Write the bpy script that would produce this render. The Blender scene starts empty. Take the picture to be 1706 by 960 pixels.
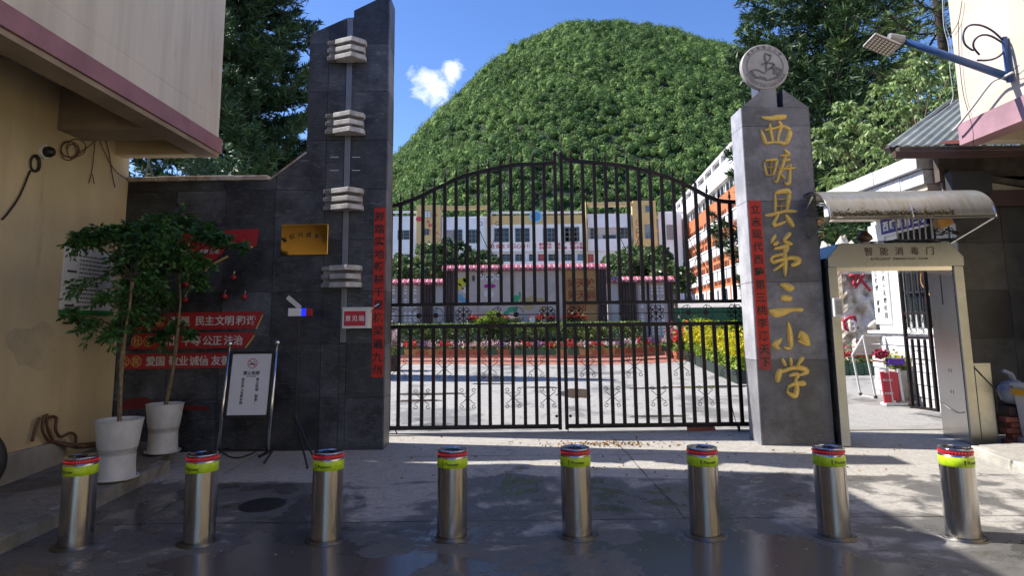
import bpy, math, random
import numpy as np
from mathutils import Vector, Matrix
random.seed(7)
PI = math.pi
SC = bpy.context.scene
COL = SC.collection
# ------------------------------------------------------------------ camera
F_PX, CX, CY, EYE = 1080.0, 853.0, 392.0, 1.83
TILT = math.atan(F_PX / 7867.0); ROLL = math.radians(0.68)
R0 = Vector((1, 0, 0)); FW = Vector((0, math.cos(TILT), math.sin(TILT))); U0 = Vector((0, -math.sin(TILT), math.cos(TILT)))
RC = R0 * math.cos(ROLL) - U0 * math.sin(ROLL); UC = R0 * math.sin(ROLL) + U0 * math.cos(ROLL)
cam_d = bpy.data.cameras.new('camera'); cam = bpy.data.objects.new('camera', cam_d); COL.objects.link(cam)
m = Matrix((RC, UC, -FW)).transposed().to_4x4(); m.translation = Vector((0, 0, EYE)); cam.matrix_world = m
cam_d.sensor_width = 36; cam_d.lens = F_PX / 1706 * 36; cam_d.shift_y = -(480 - CY) / 1706
cam_d.clip_start = 0.05; cam_d.clip_end = 3000
SC.camera = cam
# ------------------------------------------------------------------ world, sun, exposure
SUN_EL = math.radians(45); SUN_AZ = math.radians(9)            # the sun stands to the left (-X), a little beyond the gate
sdir = Vector((-math.cos(SUN_EL) * math.cos(SUN_AZ), math.cos(SUN_EL) * math.sin(SUN_AZ), math.sin(SUN_EL)))
W = bpy.data.worlds.new('World'); SC.world = W; W.use_nodes = True
wn, wl = W.node_tree.nodes, W.node_tree.links
bg = wn['Background']
sky = wn.new('ShaderNodeTexSky'); sky.sky_type = 'NISHITA'; sky.sun_disc = False
sky.sun_elevation = SUN_EL; sky.sun_rotation = math.atan2(sdir.x, sdir.y)
sky.altitude = 1500; sky.air_density = 1.0; sky.dust_density = 0.6; sky.ozone_density = 1.6
bg.inputs['Strength'].default_value = 0.145
def ray(px, py):
    return FW + RC * ((px - CX) / F_PX) - UC * ((py - CY) / F_PX)
tc = wn.new('ShaderNodeTexCoord')
mask = None
for (cpx, cpy, rad) in ((718, 148, .058), (752, 118, .032), (1900, -700, .2), (-900, -500, .22), (400, -1500, .2)):
    d = ray(cpx, cpy).normalized()
    vm = wn.new('ShaderNodeVectorMath'); vm.operation = 'DISTANCE'; vm.inputs[1].default_value = d
    wl.new(tc.outputs['Generated'], vm.inputs[0])
    mr = wn.new('ShaderNodeMapRange'); mr.inputs[1].default_value = 0; mr.inputs[2].default_value = rad
    mr.inputs[3].default_value = 1; mr.inputs[4].default_value = 0
    wl.new(vm.outputs['Value'], mr.inputs[0])
    if mask is None: mask = mr.outputs[0]
    else:
        mx = wn.new('ShaderNodeMath'); mx.operation = 'MAXIMUM'
        wl.new(mask, mx.inputs[0]); wl.new(mr.outputs[0], mx.inputs[1]); mask = mx.outputs[0]
nz = wn.new('ShaderNodeTexNoise'); nz.inputs['Scale'].default_value = 34; nz.inputs['Detail'].default_value = 9
nz.inputs['Roughness'].default_value = .62; nz.inputs['Distortion'].default_value = .6
wl.new(tc.outputs['Generated'], nz.inputs['Vector'])
ad = wn.new('ShaderNodeMath'); ad.operation = 'MULTIPLY_ADD'; ad.inputs[1].default_value = .62
wl.new(mask, ad.inputs[0]); wl.new(nz.outputs['Fac'], ad.inputs[2])
mr = wn.new('ShaderNodeMapRange'); mr.inputs[1].default_value = .76; mr.inputs[2].default_value = 1.12; mr.inputs[3].default_value = 0; mr.inputs[4].default_value = .8
wl.new(ad.outputs[0], mr.inputs[0])
hs = wn.new('ShaderNodeHueSaturation'); hs.inputs['Saturation'].default_value = 1.22; hs.inputs['Hue'].default_value = .512
wl.new(sky.outputs[0], hs.inputs['Color'])
mixc = wn.new('ShaderNodeMix'); mixc.data_type = 'RGBA'; mixc.inputs['B'].default_value = (7.0, 7.1, 7.4, 1)
wl.new(mr.outputs[0], mixc.inputs['Factor']); wl.new(hs.outputs[0], mixc.inputs['A']); wl.new(mixc.outputs['Result'], bg.inputs['Color'])
sl = bpy.data.lights.new('sun', 'SUN'); sl.energy = 5.0; sl.angle = math.radians(.5); sl.color = (1, .95, .87)
so = bpy.data.objects.new('sun', sl); COL.objects.link(so); so.rotation_euler = sdir.to_track_quat('Z', 'Y').to_euler(); so.location = (-20, 5, 30)
SC.view_settings.view_transform = 'Standard'; SC.view_settings.look = 'None'; SC.view_settings.gamma = 1
SC.view_settings.exposure = 0.78
SC.cycles.use_denoising = True; SC.cycles.max_bounces = 8; SC.cycles.transparent_max_bounces = 8
SC.cycles.use_adaptive_sampling = True; SC.cycles.adaptive_threshold = 0.015
SC.cycles.caustics_reflective = False; SC.cycles.caustics_refractive = False
# ------------------------------------------------------------------ pixel helpers (design measurements)
SLOPE = .053
def gz(y): return SLOPE * y
E0 = Vector((0, 0, EYE))
def P(px, py, Y):
    r = ray(px, py); return E0 + r * (Y / r.y)
def PX(px, py, X):
    r = ray(px, py); return E0 + r * (X / r.x)
def G(px, py, dz=0):
    r = ray(px, py); t = (dz - EYE) / (r.z - SLOPE * r.y); return E0 + r * t
def XZ(px, py, Y):
    p = P(px, py, Y); return (p.x, p.z)
# ------------------------------------------------------------------ object helpers
ORG = {}
def link(name, data, parent=None, org=None):
    o = bpy.data.objects.new(name, data); COL.objects.link(o)
    org = Vector(org) if org is not None else (ORG[parent.name].copy() if parent else Vector((0, 0, 0)))
    ORG[o.name] = org
    if parent:
        o.parent = parent; o.location = org - ORG[parent.name]
    else: o.location = org
    return o
def thing(name, label, cat, loc=(0, 0, 0), group=None):
    o = link(name, None, None, loc); o.empty_display_size = .2
    o['label'] = label; o['category'] = cat
    if group: o['group'] = group
    return o
def tag(o, label, cat, group=None):
    o['label'] = label; o['category'] = cat
    if group: o['group'] = group
    return o
def kids(o): return [c for c in COL.objects if c.parent == o]
def copy_thing(src, loc, label, rz=None, scale=None):
    n = src.copy(); COL.objects.link(n); n.location = loc; n['label'] = label; ORG[n.name] = Vector(loc)
    if rz is not None: n.rotation_euler.z = rz
    if scale is not None: n.scale = scale
    for c in list(src.children):
        k = c.copy(); COL.objects.link(k); k.parent = n
        for g in list(c.children):
            h = g.copy(); COL.objects.link(h); h.parent = k
    return n
class MB:
    def __init__(s): s.v = []; s.f = []
    def add(s, vs, fs):
        n = len(s.v); s.v += [tuple(v) for v in vs]; s.f += [tuple(i + n for i in f) for f in fs]; return s
    def box(s, x0, x1, y0, y1, z0, z1):
        if x0 > x1: x0, x1 = x1, x0
        if y0 > y1: y0, y1 = y1, y0
        if z0 > z1: z0, z1 = z1, z0
        return s.add([(x0, y0, z0), (x1, y0, z0), (x1, y1, z0), (x0, y1, z0), (x0, y0, z1), (x1, y0, z1), (x1, y1, z1), (x0, y1, z1)],
                     [(3, 2, 1, 0), (4, 5, 6, 7), (0, 1, 5, 4), (1, 2, 6, 5), (2, 3, 7, 6), (3, 0, 4, 7)])
    def beam(s, a, b, w, h, up=(0, 0, 1)):
        a, b = Vector(a), Vector(b); d = (b - a).normalized(); up = Vector(up)
        if abs(d.dot(up)) > .98: up = Vector((0, 1, 0))
        r = d.cross(up).normalized(); u = r.cross(d); vs = []
        for p in (a, b):
            for i, j in ((-1, -1), (1, -1), (1, 1), (-1, 1)): vs.append(p + r * (i * w / 2) + u * (j * h / 2))
        return s.add(vs, [(3, 2, 1, 0), (4, 5, 6, 7), (0, 1, 5, 4), (1, 2, 6, 5), (2, 3, 7, 6), (3, 0, 4, 7)])
    def _pr(s, lo, hi):
        n = len(lo)
        return s.add(lo + hi, [tuple(range(n)), tuple(range(2 * n - 1, n - 1, -1))] + [(i, n + i, n + (i + 1) % n, (i + 1) % n) for i in range(n)])
    def prism(s, poly, y0, y1): return s._pr([(x, y0, z) for x, z in poly], [(x, y1, z) for x, z in poly])
    def prismx(s, poly, x0, x1): return s._pr([(x0, y, z) for y, z in poly], [(x1, y, z) for y, z in poly])
    def prismz(s, poly, z0, z1): return s._pr([(x, y, z0) for x, y in poly], [(x, y, z1) for x, y in poly])
    def quad(s, *p): return s.add(p, [tuple(range(len(p)))])
    def tube(s, pts, r, n=6, cap=True):
        pts = [Vector(p) for p in pts]; k = len(pts); rs = r if isinstance(r, (list, tuple)) else [r] * k
        base = len(s.v); a = None
        for i, p in enumerate(pts):
            d = (pts[min(i + 1, k - 1)] - pts[max(i - 1, 0)])
            d = d.normalized() if d.length > 1e-9 else Vector((0, 0, 1))
            if a is None: a = d.cross(Vector((1, 0, 0)) if abs(d.x) < .8 else Vector((0, 1, 0))).normalized()
            else:
                a = a - d * a.dot(d)
                a = a.normalized() if a.length > 1e-6 else d.orthogonal().normalized()
            b = d.cross(a)
            for j in range(n):
                t = 2 * PI * j / n; s.v.append(tuple(p + (a * math.cos(t) + b * math.sin(t)) * rs[i]))
        for i in range(k - 1):
            for j in range(n):
                s.f.append((base + i * n + j, base + i * n + (j + 1) % n, base + (i + 1) * n + (j + 1) % n, base + (i + 1) * n + j))
        if cap:
            s.f.append(tuple(base + j for j in range(n - 1, -1, -1))); s.f.append(tuple(base + (k - 1) * n + j for j in range(n)))
        return s
    def lathe(s, c, prof, n=32, axis='z', cap=True, a0=0, a1=2 * PI):
        base = len(s.v); full = abs(a1 - a0 - 2 * PI) < 1e-6; m_ = n if full else n + 1
        for r, z in prof:
            for j in range(m_):
                t = a0 + (a1 - a0) * j / n
                if axis == 'z': s.v.append((c[0] + r * math.cos(t), c[1] + r * math.sin(t), c[2] + z))
                elif axis == 'y': s.v.append((c[0] + r * math.cos(t), c[1] + z, c[2] + r * math.sin(t)))
                else: s.v.append((c[0] + z, c[1] + r * math.cos(t), c[2] + r * math.sin(t)))
        for i in range(len(prof) - 1):
            for j in range(n):
                j2 = (j + 1) % m_
                s.f.append((base + i * m_ + j, base + i * m_ + j2, base + (i + 1) * m_ + j2, base + (i + 1) * m_ + j))
        if cap and full:
            s.f.append(tuple(base + j for j in range(n - 1, -1, -1))); s.f.append(tuple(base + (len(prof) - 1) * n + j for j in range(n)))
        return s
    def ball(s, c, r, n=8, sq=1.0):
        prof = [(max(.0001, r * math.sin(PI * i / n)), -r * sq * math.cos(PI * i / n)) for i in range(n + 1)]
        return s.lathe(c, prof, n * 2 if n < 8 else n + 4, cap=False)
    def build(s, name, mat, parent=None, org=None, smooth=False, bevel=0, kind=None):
        if org is None: org = ORG[parent.name] if parent else Vector((0, 0, 0))
        org = Vector(org)
        me = bpy.data.meshes.new(name)
        me.from_pydata([(v[0] - org.x, v[1] - org.y, v[2] - org.z) for v in s.v], [], s.f)
        me.materials.append(mat)
        if smooth:
            me.polygons.foreach_set('use_smooth', [len(p.vertices) < 7 for p in me.polygons])
        me.update()
        o = link(name, me, parent, org)
        if bevel:
            b = o.modifiers.new('bevel', 'BEVEL'); b.width = bevel; b.segments = 2; b.limit_method = 'ANGLE'; b.angle_limit = math.radians(40)
        if kind: o['kind'] = kind
        return o
def np_build(name, V, Fc, mat, parent=None, org=None, kind=None, smooth=False):
    if org is None: org = ORG[parent.name] if parent else Vector((0, 0, 0))
    V = np.asarray(V, dtype=np.float32) - np.array(org, dtype=np.float32); k = Fc.shape[1]
    me = bpy.data.meshes.new(name); me.vertices.add(len(V)); me.vertices.foreach_set('co', V.ravel())
    me.loops.add(Fc.size); me.loops.foreach_set('vertex_index', Fc.astype(np.int32).ravel())
    me.polygons.add(len(Fc)); me.polygons.foreach_set('loop_start', np.arange(0, Fc.size, k, dtype=np.int32))
    me.polygons.foreach_set('loop_total', np.full(len(Fc), k, dtype=np.int32))
    if smooth: me.polygons.foreach_set('use_smooth', np.ones(len(Fc), dtype=bool))
    me.materials.append(mat); me.update(calc_edges=True)
    o = link(name, me, parent, org)
    if kind: o['kind'] = kind
    return o
# ------------------------------------------------------------------ materials
def newmat(name):
    mt = bpy.data.materials.new(name); mt.use_nodes = True
    nt = mt.node_tree; return mt, nt.nodes, nt.links, nt.nodes['Principled BSDF']
def setp(b, **k):
    for a, v in k.items(): b.inputs[a.replace('_', ' ')].default_value = v
def c4(c): return (c[0], c[1], c[2], 1)
def mat(name, col, rough=.6, metal=0, var=.0, scale=3, bump=0, bscale=40, col2=None, rvar=0, stretch=None, spec=.5, emit=None, estr=0, island=0, detail=6, lo=.35, hi=.65, streak=0):
    mt, n, l, b = newmat(name)
    setp(b, Base_Color=c4(col), Roughness=rough, Metallic=metal, Specular_IOR_Level=spec)
    geo = n.new('ShaderNodeNewGeometry'); vec = geo.outputs['Position']
    if stretch:
        mp = n.new('ShaderNodeMapping'); mp.inputs['Scale'].default_value = stretch; l.new(vec, mp.inputs['Vector']); vec = mp.outputs[0]
    if var or col2 or rvar or island:
        nz = n.new('ShaderNodeTexNoise'); nz.inputs['Scale'].default_value = scale; nz.inputs['Detail'].default_value = detail; nz.inputs['Roughness'].default_value = .6
        l.new(vec, nz.inputs['Vector'])
        mr = n.new('ShaderNodeMapRange'); mr.inputs[1].default_value = lo; mr.inputs[2].default_value = hi; l.new(nz.outputs['Fac'], mr.inputs[0])
        a = col; c2 = col2 or tuple(x * (1 - var) for x in col)
        mx = n.new('ShaderNodeMix'); mx.data_type = 'RGBA'; mx.inputs['A'].default_value = c4(a); mx.inputs['B'].default_value = c4(c2)
        l.new(mr.outputs[0], mx.inputs['Factor']); out = mx.outputs['Result']
        if streak:
            # rain streaks and rubbed grimy patches
            mp2 = n.new('ShaderNodeMapping'); mp2.inputs['Scale'].default_value = (7, 7, .35); l.new(geo.outputs['Position'], mp2.inputs['Vector'])
            s1 = n.new('ShaderNodeTexNoise'); s1.inputs['Scale'].default_value = 1; s1.inputs['Detail'].default_value = 9; s1.inputs['Roughness'].default_value = .75; l.new(mp2.outputs[0], s1.inputs['Vector'])
            q1 = n.new('ShaderNodeMapRange'); q1.inputs[1].default_value = .54; q1.inputs[2].default_value = .72; q1.inputs[4].default_value = streak; l.new(s1.outputs['Fac'], q1.inputs[0])
            s2 = n.new('ShaderNodeTexNoise'); s2.inputs['Scale'].default_value = .9; s2.inputs['Detail'].default_value = 12; s2.inputs['Roughness'].default_value = .7; l.new(geo.outputs['Position'], s2.inputs['Vector'])
            q2_ = n.new('ShaderNodeMapRange'); q2_.inputs[1].default_value = .5; q2_.inputs[2].default_value = .62; l.new(s2.outputs['Fac'], q2_.inputs[0])
            mm = n.new('ShaderNodeMath'); mm.operation = 'MULTIPLY'; l.new(q1.outputs[0], mm.inputs[0]); l.new(q2_.outputs[0], mm.inputs[1])
            mx3 = n.new('ShaderNodeMix'); mx3.data_type = 'RGBA'; mx3.inputs['B'].default_value = c4(tuple(x * .38 for x in col)); l.new(out, mx3.inputs['A']); l.new(mm.outputs[0], mx3.inputs['Factor']); out = mx3.outputs['Result']
        if island:
            hs = n.new('ShaderNodeHueSaturation'); m2 = n.new('ShaderNodeMapRange'); m2.inputs[3].default_value = 1 - island; m2.inputs[4].default_value = 1 + island
            l.new(geo.outputs['Random Per Island'], m2.inputs[0]); l.new(m2.outputs[0], hs.inputs['Value']); l.new(out, hs.inputs['Color']); out = hs.outputs[0]
        l.new(out, b.inputs['Base Color'])
        if rvar:
            m3 = n.new('ShaderNodeMapRange'); m3.inputs[3].default_value = max(.02, rough - rvar); m3.inputs[4].default_value = min(1, rough + rvar)
            l.new(mr.outputs[0], m3.inputs[0]); l.new(m3.outputs[0], b.inputs['Roughness'])
    if bump:
        bz = n.new('ShaderNodeTexNoise'); bz.inputs['Scale'].default_value = bscale; bz.inputs['Detail'].default_value = 5; l.new(vec, bz.inputs['Vector'])
        bp = n.new('ShaderNodeBump'); bp.inputs['Strength'].default_value = bump; bp.inputs['Distance'].default_value = .01
        l.new(bz.outputs['Fac'], bp.inputs['Height']); l.new(bp.outputs[0], b.inputs['Normal'])
    if emit: setp(b, Emission_Color=c4(emit), Emission_Strength=estr)
    return mt
def leafmat(name, c1, c2, scale=1.0, island=.3, rough=.5, trans=.25, c3=None):
    mt, n, l, b = newmat(name); geo = n.new('ShaderNodeNewGeometry')
    setp(b, Roughness=rough, Specular_IOR_Level=.35)
    nz = n.new('ShaderNodeTexNoise'); nz.inputs['Scale'].default_value = scale; nz.inputs['Detail'].default_value = 3; l.new(geo.outputs['Position'], nz.inputs['Vector'])
    nb = n.new('ShaderNodeTexNoise'); nb.inputs['Scale'].default_value = scale * .13; nb.inputs['Detail'].default_value = 4; l.new(geo.outputs['Position'], nb.inputs['Vector'])
    nm_ = n.new('ShaderNodeMapRange'); nm_.inputs[1].default_value = .3; nm_.inputs[2].default_value = .7; nm_.inputs[3].default_value = -.12; nm_.inputs[4].default_value = .12; l.new(nb.outputs['Fac'], nm_.inputs[0])
    sm_ = n.new('ShaderNodeMath'); sm_.operation = 'ADD'; l.new(nz.outputs['Fac'], sm_.inputs[0]); l.new(nm_.outputs[0], sm_.inputs[1])
    ad = n.new('ShaderNodeMath'); ad.operation = 'MULTIPLY_ADD'; ad.inputs[1].default_value = .45
    l.new(geo.outputs['Random Per Island'], ad.inputs[0]); l.new(sm_.outputs[0], ad.inputs[2])
    cr = n.new('ShaderNodeValToRGB'); cr.color_ramp.elements[0].position = .45; cr.color_ramp.elements[0].color = c4(c1)
    cr.color_ramp.elements[1].position = .95; cr.color_ramp.elements[1].color = c4(c2)
    if c3: e = cr.color_ramp.elements.new(1.0); e.color = c4(c3); cr.color_ramp.elements[1].position = .85
    l.new(ad.outputs[0], cr.inputs[0])
    l.new(cr.outputs[0], b.inputs['Base Color'])
    if trans:
        tr = n.new('ShaderNodeBsdfTranslucent'); l.new(cr.outputs[0], tr.inputs['Color'])
        ms = n.new('ShaderNodeMixShader'); ms.inputs[0].default_value = trans
        l.new(b.outputs[0], ms.inputs[1]); l.new(tr.outputs[0], ms.inputs[2]); l.new(ms.outputs[0], n['Material Output'].inputs['Surface'])
    return mt
def stonemat(name, c1, c2, scr=.25, rough=.36):
    # dark polished slate tile: cloudy tone, pale scratches and rub marks, each tile a little different
    mt, n, l, b = newmat(name); geo = n.new('ShaderNodeNewGeometry'); P_ = geo.outputs['Position']
    n1 = n.new('ShaderNodeTexNoise'); n1.inputs['Scale'].default_value = 2.2; n1.inputs['Detail'].default_value = 8; n1.inputs['Roughness'].default_value = .68; l.new(P_, n1.inputs['Vector'])
    r1 = n.new('ShaderNodeMapRange'); r1.inputs[1].default_value = .40; r1.inputs[2].default_value = .66; l.new(n1.outputs['Fac'], r1.inputs[0])
    mx = n.new('ShaderNodeMix'); mx.data_type = 'RGBA'; mx.inputs['A'].default_value = c4(c1); mx.inputs['B'].default_value = c4(c2); l.new(r1.outputs[0], mx.inputs['Factor'])
    mp = n.new('ShaderNodeMapping'); mp.inputs['Scale'].default_value = (3, 3, 17); mp.inputs['Rotation'].default_value = (0, .5, 0); l.new(P_, mp.inputs['Vector'])
    n2 = n.new('ShaderNodeTexNoise'); n2.inputs['Scale'].default_value = 2.0; n2.inputs['Detail'].default_value = 10; n2.inputs['Roughness'].default_value = .75; n2.inputs['Distortion'].default_value = 1.6; l.new(mp.outputs[0], n2.inputs['Vector'])
    r2 = n.new('ShaderNodeMapRange'); r2.inputs[1].default_value = .54; r2.inputs[2].default_value = .74; l.new(n2.outputs['Fac'], r2.inputs[0])
    ml = n.new('ShaderNodeMath'); ml.operation = 'MULTIPLY'; ml.inputs[1].default_value = scr; l.new(r2.outputs[0], ml.inputs[0])
    mx2 = n.new('ShaderNodeMix'); mx2.data_type = 'RGBA'; mx2.inputs['B'].default_value = (.30, .30, .32, 1); l.new(mx.outputs['Result'], mx2.inputs['A']); l.new(ml.outputs[0], mx2.inputs['Factor'])
    oi = n.new('ShaderNodeObjectInfo'); m3 = n.new('ShaderNodeMapRange'); m3.inputs[3].default_value = .6; m3.inputs[4].default_value = 1.45; l.new(oi.outputs['Random'], m3.inputs[0])
    hs = n.new('ShaderNodeHueSaturation'); l.new(m3.outputs[0], hs.inputs['Value']); l.new(mx2.outputs['Result'], hs.inputs['Color']); l.new(hs.outputs[0], b.inputs['Base Color'])
    r3 = n.new('ShaderNodeMapRange'); r3.inputs[3].default_value = rough - .1; r3.inputs[4].default_value = rough + .25; l.new(n1.outputs['Fac'], r3.inputs[0]); l.new(r3.outputs[0], b.inputs['Roughness'])
    bp = n.new('ShaderNodeBump'); bp.inputs['Strength'].default_value = .25; bp.inputs['Distance'].default_value = .004; l.new(n2.outputs['Fac'], bp.inputs['Height']); l.new(bp.outputs[0], b.inputs['Normal'])
    return mt
def groundmat(name, dry1, dry2, wet_dark, sx, wetbias, grad=None, joint=0):
    # concrete: stains, worn patches, and standing water where the mask is high
    mt, n, l, b = newmat(name); geo = n.new('ShaderNodeNewGeometry'); P_ = geo.outputs['Position']
    def noise(sc, det, rg, dist=0, st=None):
        v = P_
        if st: mp = n.new('ShaderNodeMapping'); mp.inputs['Scale'].default_value = st; l.new(P_, mp.inputs['Vector']); v = mp.outputs[0]
        q = n.new('ShaderNodeTexNoise'); q.inputs['Scale'].default_value = sc; q.inputs['Detail'].default_value = det; q.inputs['Roughness'].default_value = rg; q.inputs['Distortion'].default_value = dist
        l.new(v, q.inputs['Vector']); return q.outputs['Fac']
    def rng(src, a, b_, c=0, d=1):
        q = n.new('ShaderNodeMapRange'); q.inputs[1].default_value = a; q.inputs[2].default_value = b_; q.inputs[3].default_value = c; q.inputs[4].default_value = d; l.new(src, q.inputs[0]); return q.outputs[0]
    def mth(op, a, b_):
        q = n.new('ShaderNodeMath'); q.operation = op
        for i, x in enumerate((a, b_)):
            if isinstance(x, (int, float)): q.inputs[i].default_value = x
            else: l.new(x, q.inputs[i])
        return q.outputs[0]
    def mix(f, a, b_):
        q = n.new('ShaderNodeMix'); q.data_type = 'RGBA'; l.new(f, q.inputs['Factor'])
        for k, x in (('A', a), ('B', b_)):
            if isinstance(x, tuple): q.inputs[k].default_value = c4(x)
            else: l.new(x, q.inputs[k])
        return q.outputs['Result']
    big = noise(.9, 7, .62, .4, (1, .8, 1)); fine = noise(26, 6, .7); mid = noise(9, 10, .8, .6, (.6, 2.2, 1)); speck = noise(90, 2, .6)
    base = mix(rng(mid, .33, .68), dry1, dry2)
    base = mix(rng(fine, .42, .66, 0, .75), base, tuple(x * .55 for x in dry1))
    base = mix(rng(speck, .64, .72, 0, .6), base, tuple(x * .4 for x in dry1))
    sep = n.new('ShaderNodeSeparateXYZ'); l.new(P_, sep.inputs[0])
    w = mth('ADD', big, wetbias)
    if grad:
        for ax, a, b_, amt in grad: w = mth('ADD', w, rng(sep.outputs[ax], a, b_, 0, amt))
    mid2 = noise(2.3, 6, .6, 1.0, (.7, 1.3, 1)); w = mth('ADD', w, rng(mid2, .25, .75, -.11, .11))
    damp = rng(w, .43, .50); wet = rng(w, .54, .60)
    colr = mix(damp, base, mix(mid, tuple(x * 1.9 for x in wet_dark), tuple(x * 1.1 for x in wet_dark))); colr = mix(wet, colr, wet_dark)
    # fine cracks
    vo = n.new('ShaderNodeTexVoronoi'); vo.feature = 'DISTANCE_TO_EDGE'; vo.inputs['Scale'].default_value = .3; vo.inputs['Randomness'].default_value = 1
    vadd = n.new('ShaderNodeVectorMath'); vadd.operation = 'ADD'; l.new(P_, vadd.inputs[0])
    nv = n.new('ShaderNodeTexNoise'); nv.inputs['Scale'].default_value = 3; nv.inputs['Detail'].default_value = 6; l.new(P_, nv.inputs['Vector'])
    l.new(nv.outputs['Color'], vadd.inputs[1]); l.new(vadd.outputs[0], vo.inputs['Vector'])
    colr = mix(rng(vo.outputs['Distance'], .003, .009, .35, 0), colr, tuple(x * .35 for x in wet_dark))
    l.new(colr, b.inputs['Base Color'])
    rough = mth('SUBTRACT', rng(damp, 0, 1, .85, .5), mth('MULTIPLY', wet, .34)); rough = mth('ADD', rough, rng(fine, .3, .7, -.05, .06)); l.new(rough, b.inputs['Roughness'])
    bp = n.new('ShaderNodeBump'); bp.inputs['Distance'].default_value = .012
    l.new(rng(wet, 0, 1, .9, .04), bp.inputs['Strength'])
    l.new(mth('ADD', mth('MULTIPLY', fine, .7), mth('MULTIPLY', mid, 1.2)), bp.inputs['Height']); l.new(bp.outputs[0], b.inputs['Normal'])
    return mt
M = {}
M['street'] = groundmat('street_concrete', (.52, .49, .44), (.34, .32, .285), (.088, .085, .08), 1, -.30, [('Y', 6.75, 6.45, .27), ('Y', 5.1, 4.7, .05), ('X', 3.6, 2.8, .07)])
M['yard'] = groundmat('yard_concrete', (.46, .445, .425), (.31, .30, .285), (.15, .145, .14), 1, -.09)
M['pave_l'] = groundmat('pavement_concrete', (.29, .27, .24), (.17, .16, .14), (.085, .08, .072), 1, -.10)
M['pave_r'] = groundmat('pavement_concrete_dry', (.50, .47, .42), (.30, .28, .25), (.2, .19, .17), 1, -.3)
M['kerb'] = mat('kerb_stone', (.26, .25, .22), .8, var=.5, scale=6, bump=.6)
M['redpave'] = mat('red_paving', (.42, .17, .12), .8, var=.3, scale=3, bump=.3)
M['slate'] = stonemat('black_slate_tile', (.011, .012, .018), (.070, .075, .092), .6)
M['slate_body'] = mat('slate_backing', (.04, .04, .045), .7, var=.4)
M['pslate'] = stonemat('grey_slate_tile', (.07, .07, .082), (.19, .19, .21), .55)
M['pside'] = stonemat('sunlit_slate_tile', (.25, .25, .28), (.42, .43, .46), .6)  # paler slate: sunlight on the pillar's left face put into the colour
M['dslate'] = stonemat('dark_wall_tile', (.022, .022, .024), (.05, .05, .052), .12)
M['cap'] = mat('cement_cap', (.5, .47, .42), .85, var=.5, scale=9, bump=.6, col2=(.28, .2, .17))
M['ochre'] = mat('ochre_paint', (.60, .50, .31), .75, scale=1.1, bump=.25, bscale=12, col2=(.42, .34, .20), detail=12, stretch=(1.2, 1.2, .5), lo=.38, hi=.75, streak=.6)
M['cream'] = mat('cream_paint', (.66, .59, .49), .75, scale=1.6, bump=.2, bscale=10, col2=(.43, .375, .30), stretch=(1.8, 1.8, .12), detail=12, lo=.45, hi=.85, streak=.75)
M['cream_r'] = mat('cream_paint_bright', (.60, .52, .43), .75, scale=1.5, bump=.2, bscale=12, col2=(.52, .44, .35), detail=8, streak=.35)
M['pinkband'] = mat('mauve_paint', (.34, .165, .185), .7, var=.25, scale=3, bump=.1)
M['pinkband_r'] = mat('mauve_paint_r', (.38, .22, .26), .7, var=.25, scale=3, bump=.1)
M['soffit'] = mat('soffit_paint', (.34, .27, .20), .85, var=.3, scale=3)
M['steel'] = mat('brushed_steel', (.47, .45, .43), .22, 1, rvar=.04, scale=60, stretch=(3, 3, .02))
M['steel2'] = mat('dull_stainless', (.31, .325, .335), .30, 1, rvar=.06, scale=2.5, var=.12)
M['ringsteel'] = mat('base_ring_steel', (.20, .20, .20), .35, 1, var=.4, scale=20)
M['chrome'] = mat('chrome', (.62, .61, .6), .16, 1)
M['metal_strip'] = mat('grey_metal_strip', (.20, .21, .24), .4, .6, var=.2, scale=4)
M['fin'] = mat('fin_concrete', (.55, .53, .52), .6, var=.45, scale=9, bump=.3)
M['findark'] = mat('fin_dark', (.25, .24, .25), .7, var=.5, scale=9)
M['black'] = mat('black_paint', (.012, .011, .011), .45, var=.3)
M['iron'] = mat('gate_iron', (.008, .006, .006), .5, 0, col2=(.035, .012, .009), scale=9, lo=.48, hi=.72, bump=.2, spec=.3)
M['rubber'] = mat('rubber', (.02, .02, .02), .7)
M['white'] = mat('white_paint', (.72, .72, .72), .55, var=.08, scale=5)
M['whitewall'] = mat('white_render', (.72, .74, .80), .8, var=.12, scale=.4)
M['sunwhite'] = mat('sunlit_white_render', (.74, .73, .72), .8, var=.1, scale=.4)  # neutral copy of white_render, sunlit tone put into the colour
M['ywall'] = mat('yellow_render', (.58, .42, .18), .8, var=.15, scale=.6)
M['orange'] = mat('orange_tile_wall', (.52, .16, .06), .8, var=.2, scale=.5)
M['greywall'] = mat('grey_render', (.30, .28, .28), .8, var=.3, scale=1)
M['beigewall'] = mat('beige_panel', (.50, .455, .43), .8, var=.12, scale=2)
M['glass'] = mat('dark_glass', (.03, .04, .05), .08, spec=.35)
M['glassb'] = mat('blue_glass', (.05, .12, .20), .1, spec=.8)
M['brown'] = mat('dark_brown_slats', (.07, .035, .032), .7, var=.3)
M['pinktile'] = mat('pink_tile', (.52, .10, .14), .5, var=.2)
M['palepink'] = mat('pale_tile', (.62, .36, .38), .5, var=.2)
M['red'] = mat('banner_red', (.36, .015, .02), .5, var=.15, scale=4)
M['reddull'] = mat('faded_red', (.17, .012, .014), .6, var=.4, scale=4)
M['paperred'] = mat('couplet_paper', (.56, .028, .015), .7, var=.2, scale=9, bump=.15, bscale=25)
M['paperred2'] = mat('couplet_paper_faded', (.35, .02, .03), .35, var=.5, scale=14, bump=.5, bscale=30)
M['ink'] = mat('black_ink', (.008, .008, .008), .5)
M['gold'] = mat('gold_paint', (.82, .56, .13), .38, .15, var=.25, scale=14, bump=.2)
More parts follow.
